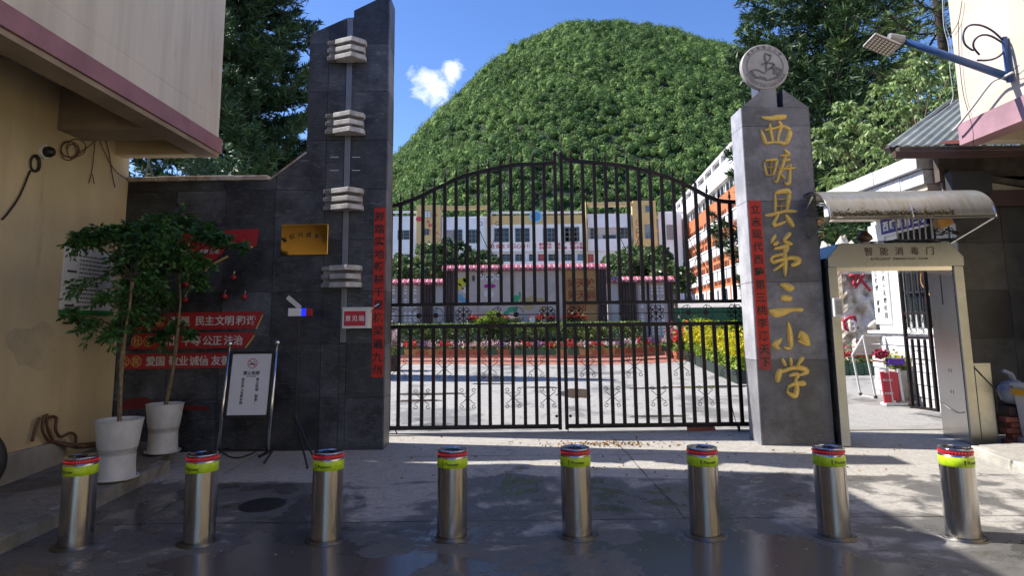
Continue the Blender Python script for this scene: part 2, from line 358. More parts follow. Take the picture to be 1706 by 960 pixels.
M['brass'] = mat('brass_plate', (.85, .55, .16), .09, 1, bump=.05, bscale=6)
M['lettergrey'] = mat('letter_grey', (.55, .55, .55), .5)
M['letteryel'] = mat('letter_gold', (.55, .40, .12), .5)
M['redink'] = mat('red_ink', (.5, .03, .05), .5)
M['neon'] = mat('reflective_yellow', (.52, .74, .02), .4, var=.25, scale=30)
M['ledred'] = mat('red_led', (.6, .02, .03), .4, emit=(1, .03, .05), estr=.18)
M['ledbody'] = mat('led_band_plastic', (.30, .025, .04), .3)
M['ledblue'] = mat('blue_lamp', (.01, .02, .6), .3, emit=(.01, .03, 1), estr=.6)
M['captop'] = mat('bollard_cap', (.42, .44, .50), .16, 1)
M['darkcrate'] = mat('dark_crate', (.018, .035, .028), .5, var=.4)
M['screenbeige'] = mat('screen_panel', (.60, .50, .44), .8, var=.2, scale=2)
M['windowgrey'] = mat('window_frame_grey', (.16, .18, .18), .5)
M['puddle'] = mat('standing_water', (.07, .06, .05), .04, spec=.6)
M['ceramic'] = mat('white_ceramic', (.62, .62, .61), .5, bump=.15, bscale=120, var=.18, scale=7, streak=.5)
M['soil'] = mat('soil', (.03, .02, .015), .95, bump=.8)
M['bark'] = mat('bark', (.26, .20, .12), .9, var=.5, scale=20, bump=.6)
M['barkd'] = mat('dark_bark', (.05, .038, .03), .95, var=.5, scale=9, bump=.6)
M['paper'] = mat('white_sheet', (.62, .62, .66), .35, var=.06, scale=3, bump=.1, bscale=5)
M['greenedge'] = mat('green_edge', (.03, .2, .05), .6)
M['copper'] = mat('brown_cable', (.10, .045, .025), .5)
M['grey'] = mat('grey_metal', (.32, .32, .32), .5, .4, var=.3, scale=6)
M['medal'] = mat('medallion_stone', (.40, .38, .36), .5, var=.25, scale=7, bump=.15)
M['medald'] = mat('medallion_relief', (.16, .15, .15), .55, var=.2)
M['bluepaint'] = mat('blue_paint', (.03, .09, .26), .4, var=.25, scale=8)
M['navy'] = mat('navy_paint', (.012, .016, .07), .4)
M['lamphead'] = mat('lamp_casting', (.42, .38, .36), .5, .3, var=.35, scale=15)
M['led'] = mat('led_lens', (.72, .68, .55), .25)
M['canopy'] = mat('weathered_canopy_sheet', (.33, .325, .31), .3, .35, col2=(.27, .235, .16), scale=6, stretch=(3, 1, .35), lo=.4, hi=.75, bump=.1)
M['roofsheet'] = mat('corrugated_sheet', (.30, .33, .31), .5, .2, var=.35, scale=3)
M['rust'] = mat('rusty_patch', (.25, .06, .04), .7, var=.4)
M['beamdark'] = mat('old_timber', (.11, .085, .07), .85, var=.5, scale=6, bump=.4)
M['bluesign'] = mat('blue_sign', (.03, .03, .22), .4)
M['rock'] = mat('carved_rock', (.78, .72, .64), .8, col2=(.24, .18, .12), scale=2.4, lo=.42, hi=.66, bump=1.2, bscale=5)
M['whitebrick'] = mat('white_brick_paint', (.70, .70, .74), .8, var=.35, scale=14, bump=1.0, bscale=22)
M['brick'] = mat('red_brick', (.30, .09, .05), .85, var=.4, scale=12, bump=.5)
M['terracotta'] = mat('terracotta', (.40, .14, .07), .8, var=.2)
M['greenbox'] = mat('green_plastic', (.05, .13, .07), .5, var=.2)
M['greenfence'] = mat('green_boards', (.02, .12, .06), .6, var=.2)
M['goldpanel'] = mat('golden_board', (.50, .28, .09), .5, col2=(.36, .17, .05), scale=2)
M['kerbred'] = mat('flowerbed_kerb', (.50, .30, .22), .8, var=.3, scale=3)
M['slab'] = mat('slab', (.35, .33, .30), .8, var=.3, bump=.4)
M['darkhole'] = mat('cast_iron', (.05, .05, .05), .6, .5, var=.4, scale=30, bump=.6)
M['purple'] = mat('purple_cloth', (.08, .02, .3), .7)
M['redbox'] = mat('red_box', (.45, .02, .04), .5)
M['bag'] = mat('plastic_bag', (.25, .27, .33), .3, bump=.6, bscale=12)
M['binwhite'] = mat('bin_white', (.55, .55, .55), .5)
M['binyel'] = mat('bin_yellow', (.7, .36, .03), .5)
M['hillsoil'] = mat('hill_ground', (.016, .034, .010), .95, var=.5, scale=.3, bump=1, bscale=1)
M['dryleaf'] = mat('dry_leaf', (.30, .17, .06), .8, island=.4)
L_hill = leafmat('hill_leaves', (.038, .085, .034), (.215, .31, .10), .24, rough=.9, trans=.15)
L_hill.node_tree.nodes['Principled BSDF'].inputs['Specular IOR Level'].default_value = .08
L_core = leafmat('hill_crown_shade', (.028, .066, .022), (.15, .23, .06), .24, rough=.95, trans=0)  # darker copy of hill_leaves, inner crown shade put into the colour
L_con = leafmat('conifer_needles', (.018, .042, .022), (.066, .122, .042), .5, trans=.1)
L_conb = leafmat('conifer_fresh_needles', (.03, .06, .02), (.12, .17, .04), .5, trans=.15)
L_broad = leafmat('broad_leaves', (.10, .18, .05), (.32, .42, .16), 1.0, rough=.32, trans=.35)
L_pot = leafmat('pot_tree_leaves', (.02, .065, .015), (.06, .17, .035), 2.0, rough=.4, trans=.2)
L_yard = leafmat('yard_tree_leaves', (.05, .10, .03), (.20, .27, .11), .8, rough=.35, trans=.25)
L_bright = leafmat('hedge_leaves', (.12, .2, .02), (.32, .42, .05), 2, trans=.3)
L_hedge = leafmat('low_hedge', (.08, .13, .03), (.24, .30, .08), 2, trans=.2)
L_dkshrub = leafmat('dark_shrub', (.03, .06, .03), (.10, .13, .06), 2)
L_yel = leafmat('yellow_flowers', (.45, .40, .01), (.80, .70, .02), 3, trans=.3)
L_redf = leafmat('red_flowers', (.40, .01, .02), (.70, .05, .05), 3)
L_pinkf = leafmat('pink_white_flowers', (.40, .16, .22), (.75, .62, .62), 4)
L_purf = leafmat('purple_flowers', (.10, .03, .16), (.35, .15, .35), 4)
L_autumn = leafmat('autumn_leaves', (.12, .11, .02), (.34, .26, .04), .5, trans=.2)
# ------------------------------------------------------------------ lettering
_gc = {}
def glyph(ch, bold=0):
    k = (ch, bold)
    if k not in _gc:
        c = bpy.data.curves.new('t', 'FONT'); c.body = ch; c.offset = bold; c.resolution_u = 2
        o = bpy.data.objects.new('t', c); COL.objects.link(o)
        me = bpy.data.meshes.new_from_object(o.evaluated_get(bpy.context.evaluated_depsgraph_get()))
        vs = [(v.co.x, v.co.y) for v in me.vertices]; fs = [tuple(p.vertices) for p in me.polygons]
        bpy.data.objects.remove(o); bpy.data.curves.remove(c); bpy.data.meshes.remove(me)
        _gc[k] = (vs, fs)
    return _gc[k]
def put(mb, ch, c, size, xd=(1, 0, 0), zd=(0, 0, 1), bold=.02, sx=1.0, center=False, shear=0):
    vs, fs = glyph(ch, bold)
    if not vs: return
    if center or len(ch) > 1:
        x0 = (min(v[0] for v in vs) + max(v[0] for v in vs)) / 2; y0 = (min(v[1] for v in vs) + max(v[1] for v in vs)) / 2
    else: x0, y0 = .5, .37
    c, xd, zd = Vector(c), Vector(xd), Vector(zd)
    mb.add([c + xd * ((x - x0 + shear * (y - y0)) * size * sx) + zd * ((y - y0) * size) for x, y in vs], fs)
def chars(par, mt, s, top, pitch, size, step, xd=(1, 0, 0), zd=(0, 0, 1), bold=.02, name='character'):
    for i, ch in enumerate(s):
        mb = MB(); put(mb, ch, Vector(top) + Vector(step) * (pitch * (i + .5)), size, xd, zd, bold); mb.build(name, mt, par)
def column(mb, s, top, pitch, size, xd=(1, 0, 0), zd=(0, 0, 1), bold=.02):
    for i, ch in enumerate(s): put(mb, ch, Vector(top) - Vector(zd) * (pitch * (i + .5)), size, xd, zd, bold)
def row(mb, s, left, pitch, size, xd=(1, 0, 0), zd=(0, 0, 1), bold=.02):
    for i, ch in enumerate(s):
        if ch != ' ': put(mb, ch, Vector(left) + Vector(xd) * (pitch * (i + .5)), size, xd, zd, bold)
# ------------------------------------------------------------------ foliage (numpy)
rng_ = np.random.default_rng(11)
def unit(a): return a / (np.linalg.norm(a, axis=1, keepdims=True) + 1e-9)
def leaves(C, D, length, width, rng=rng_, droop=0):
    """rhombic leaves: C centres, D pointing directions"""
    n = len(C); D = unit(D + np.array([0, 0, -droop])); A = unit(np.cross(D, rng.normal(size=(n, 3)))); 
    ln = (length * rng.uniform(.7, 1.25, n))[:, None]; wd = (width * rng.uniform(.7, 1.25, n))[:, None]
    N = np.cross(D, A)
    v0 = C - D * ln * .5; v1 = C + A * wd * .5 + N * wd * .12; v2 = C + D * ln * .5; v3 = C - A * wd * .5 + N * wd * .12
    V = np.stack([v0, v1, v2, v3], 1).reshape(-1, 3); Fc = np.arange(4 * n).reshape(n, 4); return V, Fc
def shell_pts(n, c, r, rng=rng_, inner=.55):
    d = unit(rng.normal(size=(n, 3))); q = rng.uniform(inner ** 3, 1, n) ** (1 / 3.)
    return np.array(c) + d * q[:, None] * np.array(r), d
def join(parts):
    V, Fc, k = [], [], 0
    for v, f in parts: V.append(v); Fc.append(f + k); k += len(v)
    return np.concatenate(V), np.concatenate(Fc)
def clump_crown(centres, radii, nleaf, lsize, lw, rng=rng_, droop=.2, inner=.5):
    out = []
    for c, r in zip(centres, radii):
        p, d = shell_pts(nleaf, c, (r, r, r * .8), rng, inner)
        out.append(leaves(p, d + rng.normal(size=d.shape) * .7, lsize, lw, rng, droop))
    return join(out)
def limb(mb, a, b, r0, r1, seed, n=6, sag=.1):
    rg = random.Random(seed); a, b = Vector(a), Vector(b); L = (b - a).length; pts = []
    for i in range(5):
        t = i / 4; p = a.lerp(b, t); p += Vector((rg.uniform(-1, 1), rg.uniform(-1, 1), rg.uniform(-1, 1))) * L * .04 * (0 < i < 4); p.z -= sag * L * math.sin(PI * t) * .3; pts.append(p)
    mb.tube(pts, [r0 + (r1 - r0) * i / 4 for i in range(5)], n)
def conifer(name, label, loc, H, Rm, seed, z0=1.5, whorl=.55, nb=6, mat_=None, tip=None, group=None, blades=24, fresh=.1, blen=.34, bw=.05, gap=.0):
    rg = np.random.default_rng(seed); t = thing(name, label, 'tree', loc, group); mb = MB(); x0, y0, zb = loc
    mb.tube([(x0, y0, zb - .3), (x0 + .1, y0, zb + H * .3), (x0, y0 + .1, zb + H * .7), (x0, y0, zb + H)], [Rm * .07, Rm * .055, Rm * .03, .03], 10)
    cs, ds, z = [], [], z0; br = MB(); fc, fd = [], []
    while z < H - .3:
        f = 1 - (z - z0) / (H - z0); Lb = Rm * (f ** .75) * (0.35 + .65 * min(1, (z - z0) / (H * .15) + .35))
        a0 = rg.uniform(0, 2 * PI)
        for k in range(nb):
            if rg.random() < gap: continue
            az = a0 + 2 * PI * k / nb + rg.uniform(-.3, .3); L = Lb * rg.uniform(.65, 1.15); zz = z + rg.uniform(-.25, .25)
            if L < .3: continue
            dx, dy = math.cos(az), math.sin(az)
            s = np.linspace(.12, 1, max(4, int(L / .30)))
            px_ = x0 + dx * L * s; py_ = y0 + dy * L * s; pz_ = zb + zz - .10 * L * np.sin(s * PI * .8) - .10 * L * s + .22 * L * s ** 3
            br.tube([(px_[i], py_[i], pz_[i]) for i in range(0, len(s), 2)] + [(px_[-1], py_[-1], pz_[-1])], .035, 4, False)
            for i in range(len(s)):
                w = (.16 + .5 * min(1, L / 3) * math.sin(PI * min(1, s[i] * .9 + .1)) ** .7) * (1.15 if i < len(s) - 1 else .5)
                for sd in (-1, 1):
                    m_ = 3; q = np.linspace(.25, 1, m_) * w
                    ang = az + sd * rg.uniform(.7, 1.2); sx_, sy_ = math.cos(ang), math.sin(ang)
                    for qq in q:
                        nn = max(2, blades // 4)
                        c = np.array([px_[i] + sx_ * qq, py_[i] + sy_ * qq, pz_[i] - .14 * qq + rg.uniform(-.05, .05)])
                        cc = c + rg.normal(size=(nn, 3)) * .06
                        dd = np.array([sx_, sy_, .15]) + rg.normal(size=(nn, 3)) * .55 + np.array([0, 0, .1])
                        cs.append(cc); ds.append(dd)
                if s[i] > .45 and rg.random() < .6:
                    nn = int(blades * 2.2); up_ = np.array([dx * .5, dy * .5, .45]); c = np.array([px_[i], py_[i], pz_[i]]) + rg.normal(size=3) * [.25, .25, .12] * min(1, w * 1.5)
                    cc = c + rg.normal(size=(nn, 3)) * [blen * .3, blen * .3, blen * .22]; dd = unit(cc - c) + up_ + rg.normal(size=(nn, 3)) * .3
                    (fc if rg.random() < fresh else cs).append(cc); (fd if len(fc) and fc[-1] is cc else ds).append(dd)
        z += whorl * rg.uniform(.8, 1.2)
    C = np.concatenate(cs); D = np.concatenate(ds)
    V, Fc = leaves(C, D, blen, bw, rg)
    mb.build('trunk', M['barkd'], t, smooth=True); br.build('branches', M['barkd'], t, kind='stuff')
    np_build('foliage', V, Fc, mat_ or L_con, t, kind='stuff')
    if fc:
        V, Fc = leaves(np.concatenate(fc), np.concatenate(fd), blen, bw, rg); np_build('fresh_tufts', V, Fc, L_conb, t, kind='stuff')
    return t
def broad_tree(name, label, loc, H, R, seed, ncl, nleaf, lsize, lw, mt, group=None, zc=None, squash=.8, bark='bark', clr=.9, trunk_r=.12, lean=(0, 0), droop=.2):
    rg = np.random.default_rng(seed); t = thing(name, label, 'tree', loc, group); x0, y0, zb = loc
    cz = zb + (zc if zc else H - R * squash); top = Vector((x0 + lean[0], y0 + lean[1], cz))
    mb = MB(); mb.tube([(x0, y0, zb - .2), (x0 + lean[0] * .3, y0 + lean[1] * .3, zb + (cz - zb) * .5), tuple(top)], [trunk_r, trunk_r * .75, trunk_r * .4], 8)
    C = []
    for i in range(ncl):
        d = rg.normal(size=3); d /= np.linalg.norm(d); q = rg.uniform(.35, 1) ** .5
        C.append((top.x + d[0] * R * q, top.y + d[1] * R * q, cz + d[2] * R * squash * q))
    lb = MB()
    for i, c in enumerate(C[:min(ncl, 26)]): limb(lb, top - Vector((0, 0, R * .5)), c, trunk_r * .35, .012, seed * 50 + i, 5)
    mb.build('trunk', M[bark], t, smooth=True); lb.build('limbs', M[bark], t, kind='stuff')
    rr = [clr * R * .36 * rg.uniform(.7, 1.25) for _ in C]
    V, Fc = clump_crown(C, rr, nleaf, lsize, lw, rg, droop)
    np_build('crown', V, Fc, mt, t, kind='stuff')
    return t
def clip_poly(poly, x0, x1, z0, z1):
    def cl(pts, ax, v, keep):
        out = []
        for i in range(len(pts)):
            a, b = pts[i - 1], pts[i]; ia, ib = keep(a[ax], v), keep(b[ax], v)
            if ia != ib:
                t = (v - a[ax]) / (b[ax] - a[ax]); out.append((a[0] + t * (b[0] - a[0]), a[1] + t * (b[1] - a[1])))
            if ib: out.append(b)
        return out
    for ax, v, k in ((0, x0, lambda c, v: c >= v), (0, x1, lambda c, v: c <= v), (1, z0, lambda c, v: c >= v), (1, z1, lambda c, v: c <= v)):
        poly = cl(poly, ax, v, k)
        if len(poly) < 3: return []
    out = []
    for p in poly:
        if not out or (abs(p[0] - out[-1][0]) + abs(p[1] - out[-1][1])) > 1e-4: out.append(p)
    return out
def area(p): return abs(sum(p[i - 1][0] * p[i][1] - p[i][0] * p[i - 1][1] for i in range(len(p)))) / 2
def tile_face(poly, xs, zs, y, parent, mt, th=.012, gap=.0025, seed=1, name='tile'):
    rg = random.Random(seed)
    for i in range(len(xs) - 1):
        for j in range(len(zs) - 1):
            p = clip_poly(poly, xs[i] + gap, xs[i + 1] - gap, zs[j] + gap, zs[j + 1] - gap)
            if len(p) < 3 or area(p) < .003: continue
            MB().prism(p, y - th - rg.uniform(0, .0025), y + .004).build(name, mt, parent, bevel=0)
def frange(a, b, s):
    out = [a]
    while out[-1] + s < b - s * .35: out.append(out[-1] + s)
    return out + [b]
# ================================================================== SETTING: ground, street, yard
def sheet(name, x0, x1, y0, y1, dz, mt):
    o = MB().quad((x0, y0, gz(y0) + dz), (x1, y0, gz(y0) + dz), (x1, y1, gz(y1) + dz), (x0, y1, gz(y1) + dz)).build(name, mt)
    o['kind'] = 'structure'; return o
M['ground'] = mat('ground_soil', (.16, .14, .11), .95, var=.4, scale=.3, bump=.3)
sheet('ground', -450, 450, -80, 520, -.012, M['ground'])
sheet('street', -40, 40, -40, 8.42, 0, M['street'])
sheet('yard', -40, 40, 8.62, 118, 0, M['yard'])
thr = MB().prismx([(8.42, gz(8.42) - .02), (8.62, gz(8.62) - .02), (8.62, gz(8.62) + .012), (8.42, gz(8.42) + .012)], -1.7, 5.6).build('threshold', M['slab']); thr['kind'] = 'structure'
# raised pavement on the left, with a kerb of long stones
kl = [(-40, -12)] ; KA, KB = G(285, 787), G(0, 925)
kd = (KB - KA); KE = KA + kd * 3.2; KT = Vector((KA.x - .1, 7.74, 0)); PVH = .12
def zf(p, dz=0): return (p[0], p[1], gz(p[1]) + dz)
def slab_poly(name, pts, h, mt, low=-.05):
    mb = MB(); n = len(pts); mb.add([zf(p, low) for p in pts] + [zf(p, h) for p in pts], [tuple(range(n))[::-1], tuple(range(n, 2 * n))] + [(i, (i + 1) % n, n + (i + 1) % n, n + i) for i in range(n)])
    o = mb.build(name, mt); o['kind'] = 'structure'; return o
kn = Vector((kd.y, -kd.x, 0)).normalized()
if kn.x < 0: kn = -kn
A1 = KA - kn * .14; E1 = KE - kn * .14
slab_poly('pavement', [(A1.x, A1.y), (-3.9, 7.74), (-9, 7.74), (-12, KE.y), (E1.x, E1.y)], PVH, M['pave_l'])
def bedding(a, b, n, w, mt):
    q = [a - n * (w - .01), a - n * .01, b - n * .01, b - n * (w - .01)]
    o = MB().add([zf(p, -.1) for p in q] + [zf(p, .06) for p in q], [(3, 2, 1, 0), (4, 5, 6, 7), (0, 1, 5, 4), (1, 2, 6, 5), (2, 3, 7, 6), (3, 0, 4, 7)]).build('kerb', mt, org=(a.x, a.y, gz(a.y)))
    o['kind'] = 'structure'; return o
kb = bedding(KA, KE, kn, .135, M['kerb'])
L = kd.length * 3.2; u = kd.normalized(); n_ = int(L / .75); rg = random.Random(3)
for i in range(n_):
    a = KA + u * (i * .75 + .006); b = KA + u * ((i + 1) * .75 - .006); o2 = rg.uniform(-.008, .008); hh = PVH + rg.uniform(-.012, .006)
    mb = MB(); q = [a - kn * (.135 - o2), a + kn * o2, b + kn * o2, b - kn * (.135 - o2)]
    mb.add([zf(p, -.1) for p in q] + [zf(p, hh) for p in q], [(3, 2, 1, 0), (4, 5, 6, 7), (0, 1, 5, 4), (1, 2, 6, 5), (2, 3, 7, 6), (3, 0, 4, 7)])
    mb.build('kerb_stone', M['kerb'], kb, bevel=.012)
q = [KA, KA - kn * .135, Vector((-3.93, 7.73, 0)), Vector((-3.8, 7.73, 0))]
# right pavement
RA, RB = G(1618, 758), G(1706, 792); rd = (RB - RA); RE_ = RA + rd * 4
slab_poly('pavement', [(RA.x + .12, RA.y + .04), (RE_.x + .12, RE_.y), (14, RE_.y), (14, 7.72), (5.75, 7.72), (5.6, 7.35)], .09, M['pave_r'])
u = rd.normalized(); rn = Vector((-u.y, u.x, 0))
if rn.x > 0: rn = -rn
M['kerb_r'] = mat('kerb_stone_dry', (.50, .48, .43), .85, var=.35, scale=6, bump=.6)
kb = bedding(RA, RE_, rn, .13, M['kerb_r'])
for i in range(int(rd.length * 4 / .6)):
    a = RA + u * (i * .6 + .006); b = RA + u * ((i + 1) * .6 - .006); o2 = rg.uniform(-.01, .01)
    mb = MB(); q = [a + rn * o2, a - rn * .13, b - rn * .13, b + rn * o2]
    mb.add([zf(p, -.1) for p in q] + [zf(p, .095 + rg.uniform(-.01, .006)) for p in q], [(3, 2, 1, 0), (4, 5, 6, 7), (0, 1, 5, 4), (1, 2, 6, 5), (2, 3, 7, 6), (3, 0, 4, 7)])
    mb.build('kerb_stone', M['kerb_r'], kb, bevel=.014)
# manhole covers
def manhole(px, py, r, label):
    g = G(px, py); t = thing('manhole_cover', label, 'manhole cover', tuple(g))
    MB().lathe((g.x, g.y, g.z + .001), [(r * 1.08, -.01), (r * 1.08, .002), (r, .003)], 32, cap=False).build('frame', M['darkhole'], t)
    mb = MB().lathe((g.x, g.y, g.z), [(r, -.01), (r, .004)], 32)
    for i in range(-4, 5):
        w = math.sqrt(max(0, r * r * .85 - (i * r * .2) ** 2)); mb.box(g.x - w, g.x + w, g.y + i * r * .2 - .012, g.y + i * r * .2 + .012, g.z + .004, g.z + .011)
    mb.build('lid', M['darkhole'], t)
    t.rotation_euler = (math.atan(SLOPE), 0, 0)
manhole(437, 842, .18, 'round iron manhole cover in the wet street behind the second and third bollards')
def puddle(px, py, wpx, hm, label, sd):
    g = G(px, py); r_ = random.Random(sd); w_ = wpx / F_PX * g.y / 2; ph = [r_.uniform(0, 6) for _ in range(4)]
    pts = []
    for i in range(40):
        a = 2 * PI * i / 40; k_ = 1 + .22 * math.sin(2 * a + ph[0]) + .13 * math.sin(3 * a + ph[1]) + .08 * math.sin(7 * a + ph[2]) + .05 * math.sin(11 * a + ph[3]); pts.append((g.x + w_ * k_ * math.cos(a), g.y + hm * k_ * math.sin(a)))
    o = MB().add([zf(p, .004) for p in pts], [tuple(range(40))]).build('puddle', M['puddle'], org=tuple(g)); o['kind'] = 'structure'
for i_, a_ in enumerate(((958, 656, 62, .42), (1185, 645, 120, .16), (1090, 647, 90, .10), (700, 668, 60, .12), (716, 657, 90, .14), (900, 646, 70, .08), (1100, 694, 110, .06), (820, 640, 60, .1))): puddle(*a_, 'x', i_)
g = G(1168, 719)
tag(MB().box(g.x - .17, g.x + .17, g.y - .05, g.y + .05, g.z, g.z + .055).build('brick', M['brick'], org=tuple(g), bevel=.006), 'single red brick lying on the ground under the right leaf of the gate', 'brick')
for (a_, b_, c_, d_) in ((-4.1, 5.42, 4.9, 5.36), (-1.2, 7.42, 3.2, 7.38), (1.35, 5.4, 1.2, 8.3), (-3.0, 5.41, -2.9, 7.6)):
    n_ = 24; L_, R_2 = [], []; rj = random.Random(int(a_ * 10)); dx, dy = c_ - a_, d_ - b_; ln = math.hypot(dx, dy); qx, qy = -dy / ln, dx / ln
    for i in range(n_ + 1):
        f = i / n_; w_ = rj.uniform(.002, .007); o_ = rj.uniform(-.01, .01); x_, y_ = a_ + dx * f + qx * o_, b_ + dy * f + qy * o_
        L_.append((x_ + qx * w_, y_ + qy * w_)); R_2.append((x_ - qx * w_, y_ - qy * w_))
    j = MB()
    for i in range(n_): j.quad(*[zf(p, .0015) for p in (L_[i], L_[i + 1], R_2[i + 1], R_2[i])])
    o = j.build('street_joint', M['soil']); o['kind'] = 'structure'
rgl = random.Random(77); mb = MB()
for k in range(70):
    g = G(rgl.uniform(60, 1650), rgl.uniform(770, 950)); s_ = rgl.uniform(.003, .008); mb.box(g.x - s_, g.x + s_, g.y - s_ * .7, g.y + s_ * .7, g.z, g.z + s_)
o = mb.build('grit', M['slab'], kind='stuff'); tag(o, 'scattered grit and small stones on the wet street', 'grit')
# dry leaves washed against the gate threshold
rg2 = np.random.default_rng(5); pts = []
for k in range(420):
    px = rg2.normal(1010, 60) if k < 260 else rg2.uniform(640, 1500); py = rg2.normal(741, 2.5) if k < 260 else rg2.uniform(725, 800)
    p = G(px, py); pts.append((p.x, p.y, p.z + .008))
V, Fc = leaves(np.array(pts), np.concatenate([rg2.normal(size=(420, 2)), rg2.normal(size=(420, 1)) * .2], 1), .035, .02, rg2)
o = np_build('leaf_litter', V, Fc, M['dryleaf'], kind='stuff'); tag(o, 'scattered dry brown leaves on the ground in front of the gate', 'leaf litter')
# ================================================================== LEFT BUILDING
YW = 7.75                                                        # front plane of gate wall and tower
XW = P(200, 520, YW).x; YE = 7.60; XO = P(363, 255, YE).x; ZB = P(363, 255, YE).z; ZBAND = P(363, 232, YE).z
t = thing('left_building', 'ochre and cream building with a mauve banded overhanging upper floor on the left', 'building', (XW, 0, 0))
t.name = 'overhanging_building'; ORG[t.name] = ORG.pop('left_building')
YB = -16
MB().box(XW - 7, XW, YB, YW - .02, -1, ZB + .43).build('wall', M['ochre'], t)
ZR_ = ZB + .42
MB().box(XW - 7, XO, YB, YE, ZR_, 6.9).build('upper_wall', M['cream'], t)
MB().box(XO - .2, XO - .001, YB, YE - .001, ZBAND, ZR_ - .001).build('upper_wall', M['cream'], t)
MB().box(XO - .2, XO + .035, YB, YE + .03, ZB, ZBAND).build('band', M['pinkband'], t)['label'] = 'mauve painted band along the foot of the overhang'
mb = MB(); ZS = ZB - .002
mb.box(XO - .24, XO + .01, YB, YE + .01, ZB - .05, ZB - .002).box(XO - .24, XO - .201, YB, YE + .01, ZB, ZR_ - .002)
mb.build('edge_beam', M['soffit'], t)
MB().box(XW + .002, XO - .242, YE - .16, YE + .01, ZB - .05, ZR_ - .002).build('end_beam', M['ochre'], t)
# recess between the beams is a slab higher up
Yc0, Yc1 = PX(95, 215, XW).y, PX(118, 215, XW).y
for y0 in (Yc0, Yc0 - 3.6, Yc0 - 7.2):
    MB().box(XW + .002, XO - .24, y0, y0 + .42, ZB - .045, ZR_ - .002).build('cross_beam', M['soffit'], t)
MB().box(XW - 7, XW + .06, YB, 6.9, -1, gz(6.5) + .36).build('plinth', M['slab'], t, bevel=.01)
# dome camera and cable coils on that wall
p = PX(72, 253, XW); c = thing('security_camera', 'small black dome security camera on a white base high on the ochre wall', 'security camera', tuple(p))
MB().lathe(p, [(.07, 0), (.07, .03)], 16, 'x').build('base', M['white'], c)
MB().lathe(p, [(.055, .03), (.055, .07), (.04, .1), (.015, .115)], 16, 'x').build('dome', M['black'], c, smooth=True)
def wall_cable(pxs, r, label, name='cable', mt='copper', wob=0, X=XW, off=.02, cat='cable'):
    mb = MB(); p0 = None
    for path in pxs:
        pts = [PX(a, b, X) + Vector((off + wob * random.uniform(0, 1), 0, 0)) for a, b in path]
        mb.tube(smooth_path(pts), r, 5); p0 = p0 or pts[0]
    return tag(mb.build(name, M[mt], org=tuple(p0), smooth=True), label, cat)
def smooth_path(pts, k=4):
    pts = [Vector(p) for p in pts]
    if len(pts) < 3: return pts
    out = []
    for i in range(len(pts) - 1):
        a, b, c, d = pts[max(i - 1, 0)], pts[i], pts[i + 1], pts[min(i + 2, len(pts) - 1)]
        for j in range(k):
            s = j / k; out.append(.5 * ((2 * b) + (c - a) * s + (2 * a - 5 * b + 4 * c - d) * s * s + (3 * b - a - 3 * c + d) * s ** 3))
    return out + [pts[-1]]
def loop_px(cx, cy, rx, ry, n=14, a0=0, a1=2 * PI): return [(cx + rx * math.cos(a0 + (a1 - a0) * i / n), cy + ry * math.sin(a0 + (a1 - a0) * i / n)) for i in range(n + 1)]
wall_cable([loop_px(111, 251, 13, 16), loop_px(114, 249, 15, 13), loop_px(124, 246, 16, 14, a0=3, a1=8) + [(150, 240), (155, 225)], loop_px(118, 252, 9, 12)], .005, 'coil of thin brown cable hanging on the ochre wall under the beam')
wall_cable([[(157, 224), (155, 240), (151, 280), (145, 305)], [(151, 290), (154, 306)]], .005, 'thin brown cable dangling with a forked end on the ochre wall')
wall_cable([[(160, 224), (172, 255), (190, 285), (212, 300)]], .005, 'thin brown cable running from the beam down to the top of the black wall')
wall_cable([[(168, 222), (178, 250), (184, 290), (189, 312)]], .006, 'thin brown cable crossing another one and ending loose on the ochre wall')
wall_cable([loop_px(56, 272, 8, 14), loop_px(55, 273, 7, 12), [(47, 284), (30, 325), (12, 352), (0, 366)]], .009, 'black cable looped below the dome camera and running down to the left', mt='black')
# a few damp streaks and patched render scars, as raised thin plaster
sc = thing('wall_patch', 'paler patched plaster scar on the ochre wall above the hose', 'plaster patch', tuple(PX(95, 640, XW)))
r_ = np.random.default_rng(2); c = PX(60, 560, XW)
MB().add([(XW + .003, c.y + .35 * math.cos(a) * (1 + .25 * math.sin(3 * a)), c.z - .1 + .22 * math.sin(a) * (1 + .2 * math.cos(5 * a))) for a in [2 * PI * i / 24 for i in range(24)]], [tuple(range(24))]).build('plaster', mat('patched_plaster', (.53, .445, .285), .85, var=.2, scale=5, bump=.4), sc)
# brown hose on its bracket
hz = PX(100, 740, XW)
hm = MB()
for k in range(7):
    y0 = 742 + (k % 4) * 1.5; hm.tube(smooth_path([PX(78 + 4 * k, 735 + k, XW) + Vector((.05, 0, 0)), PX(95, y0, XW) + Vector((.1 + .03 * k, 0, 0)), PX(125, y0 - 2, XW) + Vector((.18, 0, 0)), PX(150 + 3 * k, 738 + k, XW) + Vector((.1, 0, 0)), PX(176, 741 + k, XW) + Vector((.06, 0, 0))]), .017, 6)
for path in ([(66, 692), (62, 715), (72, 735), (86, 742)], [(70, 690), (70, 712), (80, 735), (95, 740)], [(73, 696), (85, 696), (84, 715), (90, 728)], [(94, 729), (110, 722), (118, 727), (118, 738)], [(56, 696), (50, 715), (45, 736)]):
    hm.tube(smooth_path([PX(a, b, XW) + Vector((.05, 0, 0)) for a, b in path]), .015, 6)
tag(hm.build('hose', M['copper'], org=tuple(hz), smooth=True), 'brown rubber hose heaped along the foot of the ochre wall', 'hose')
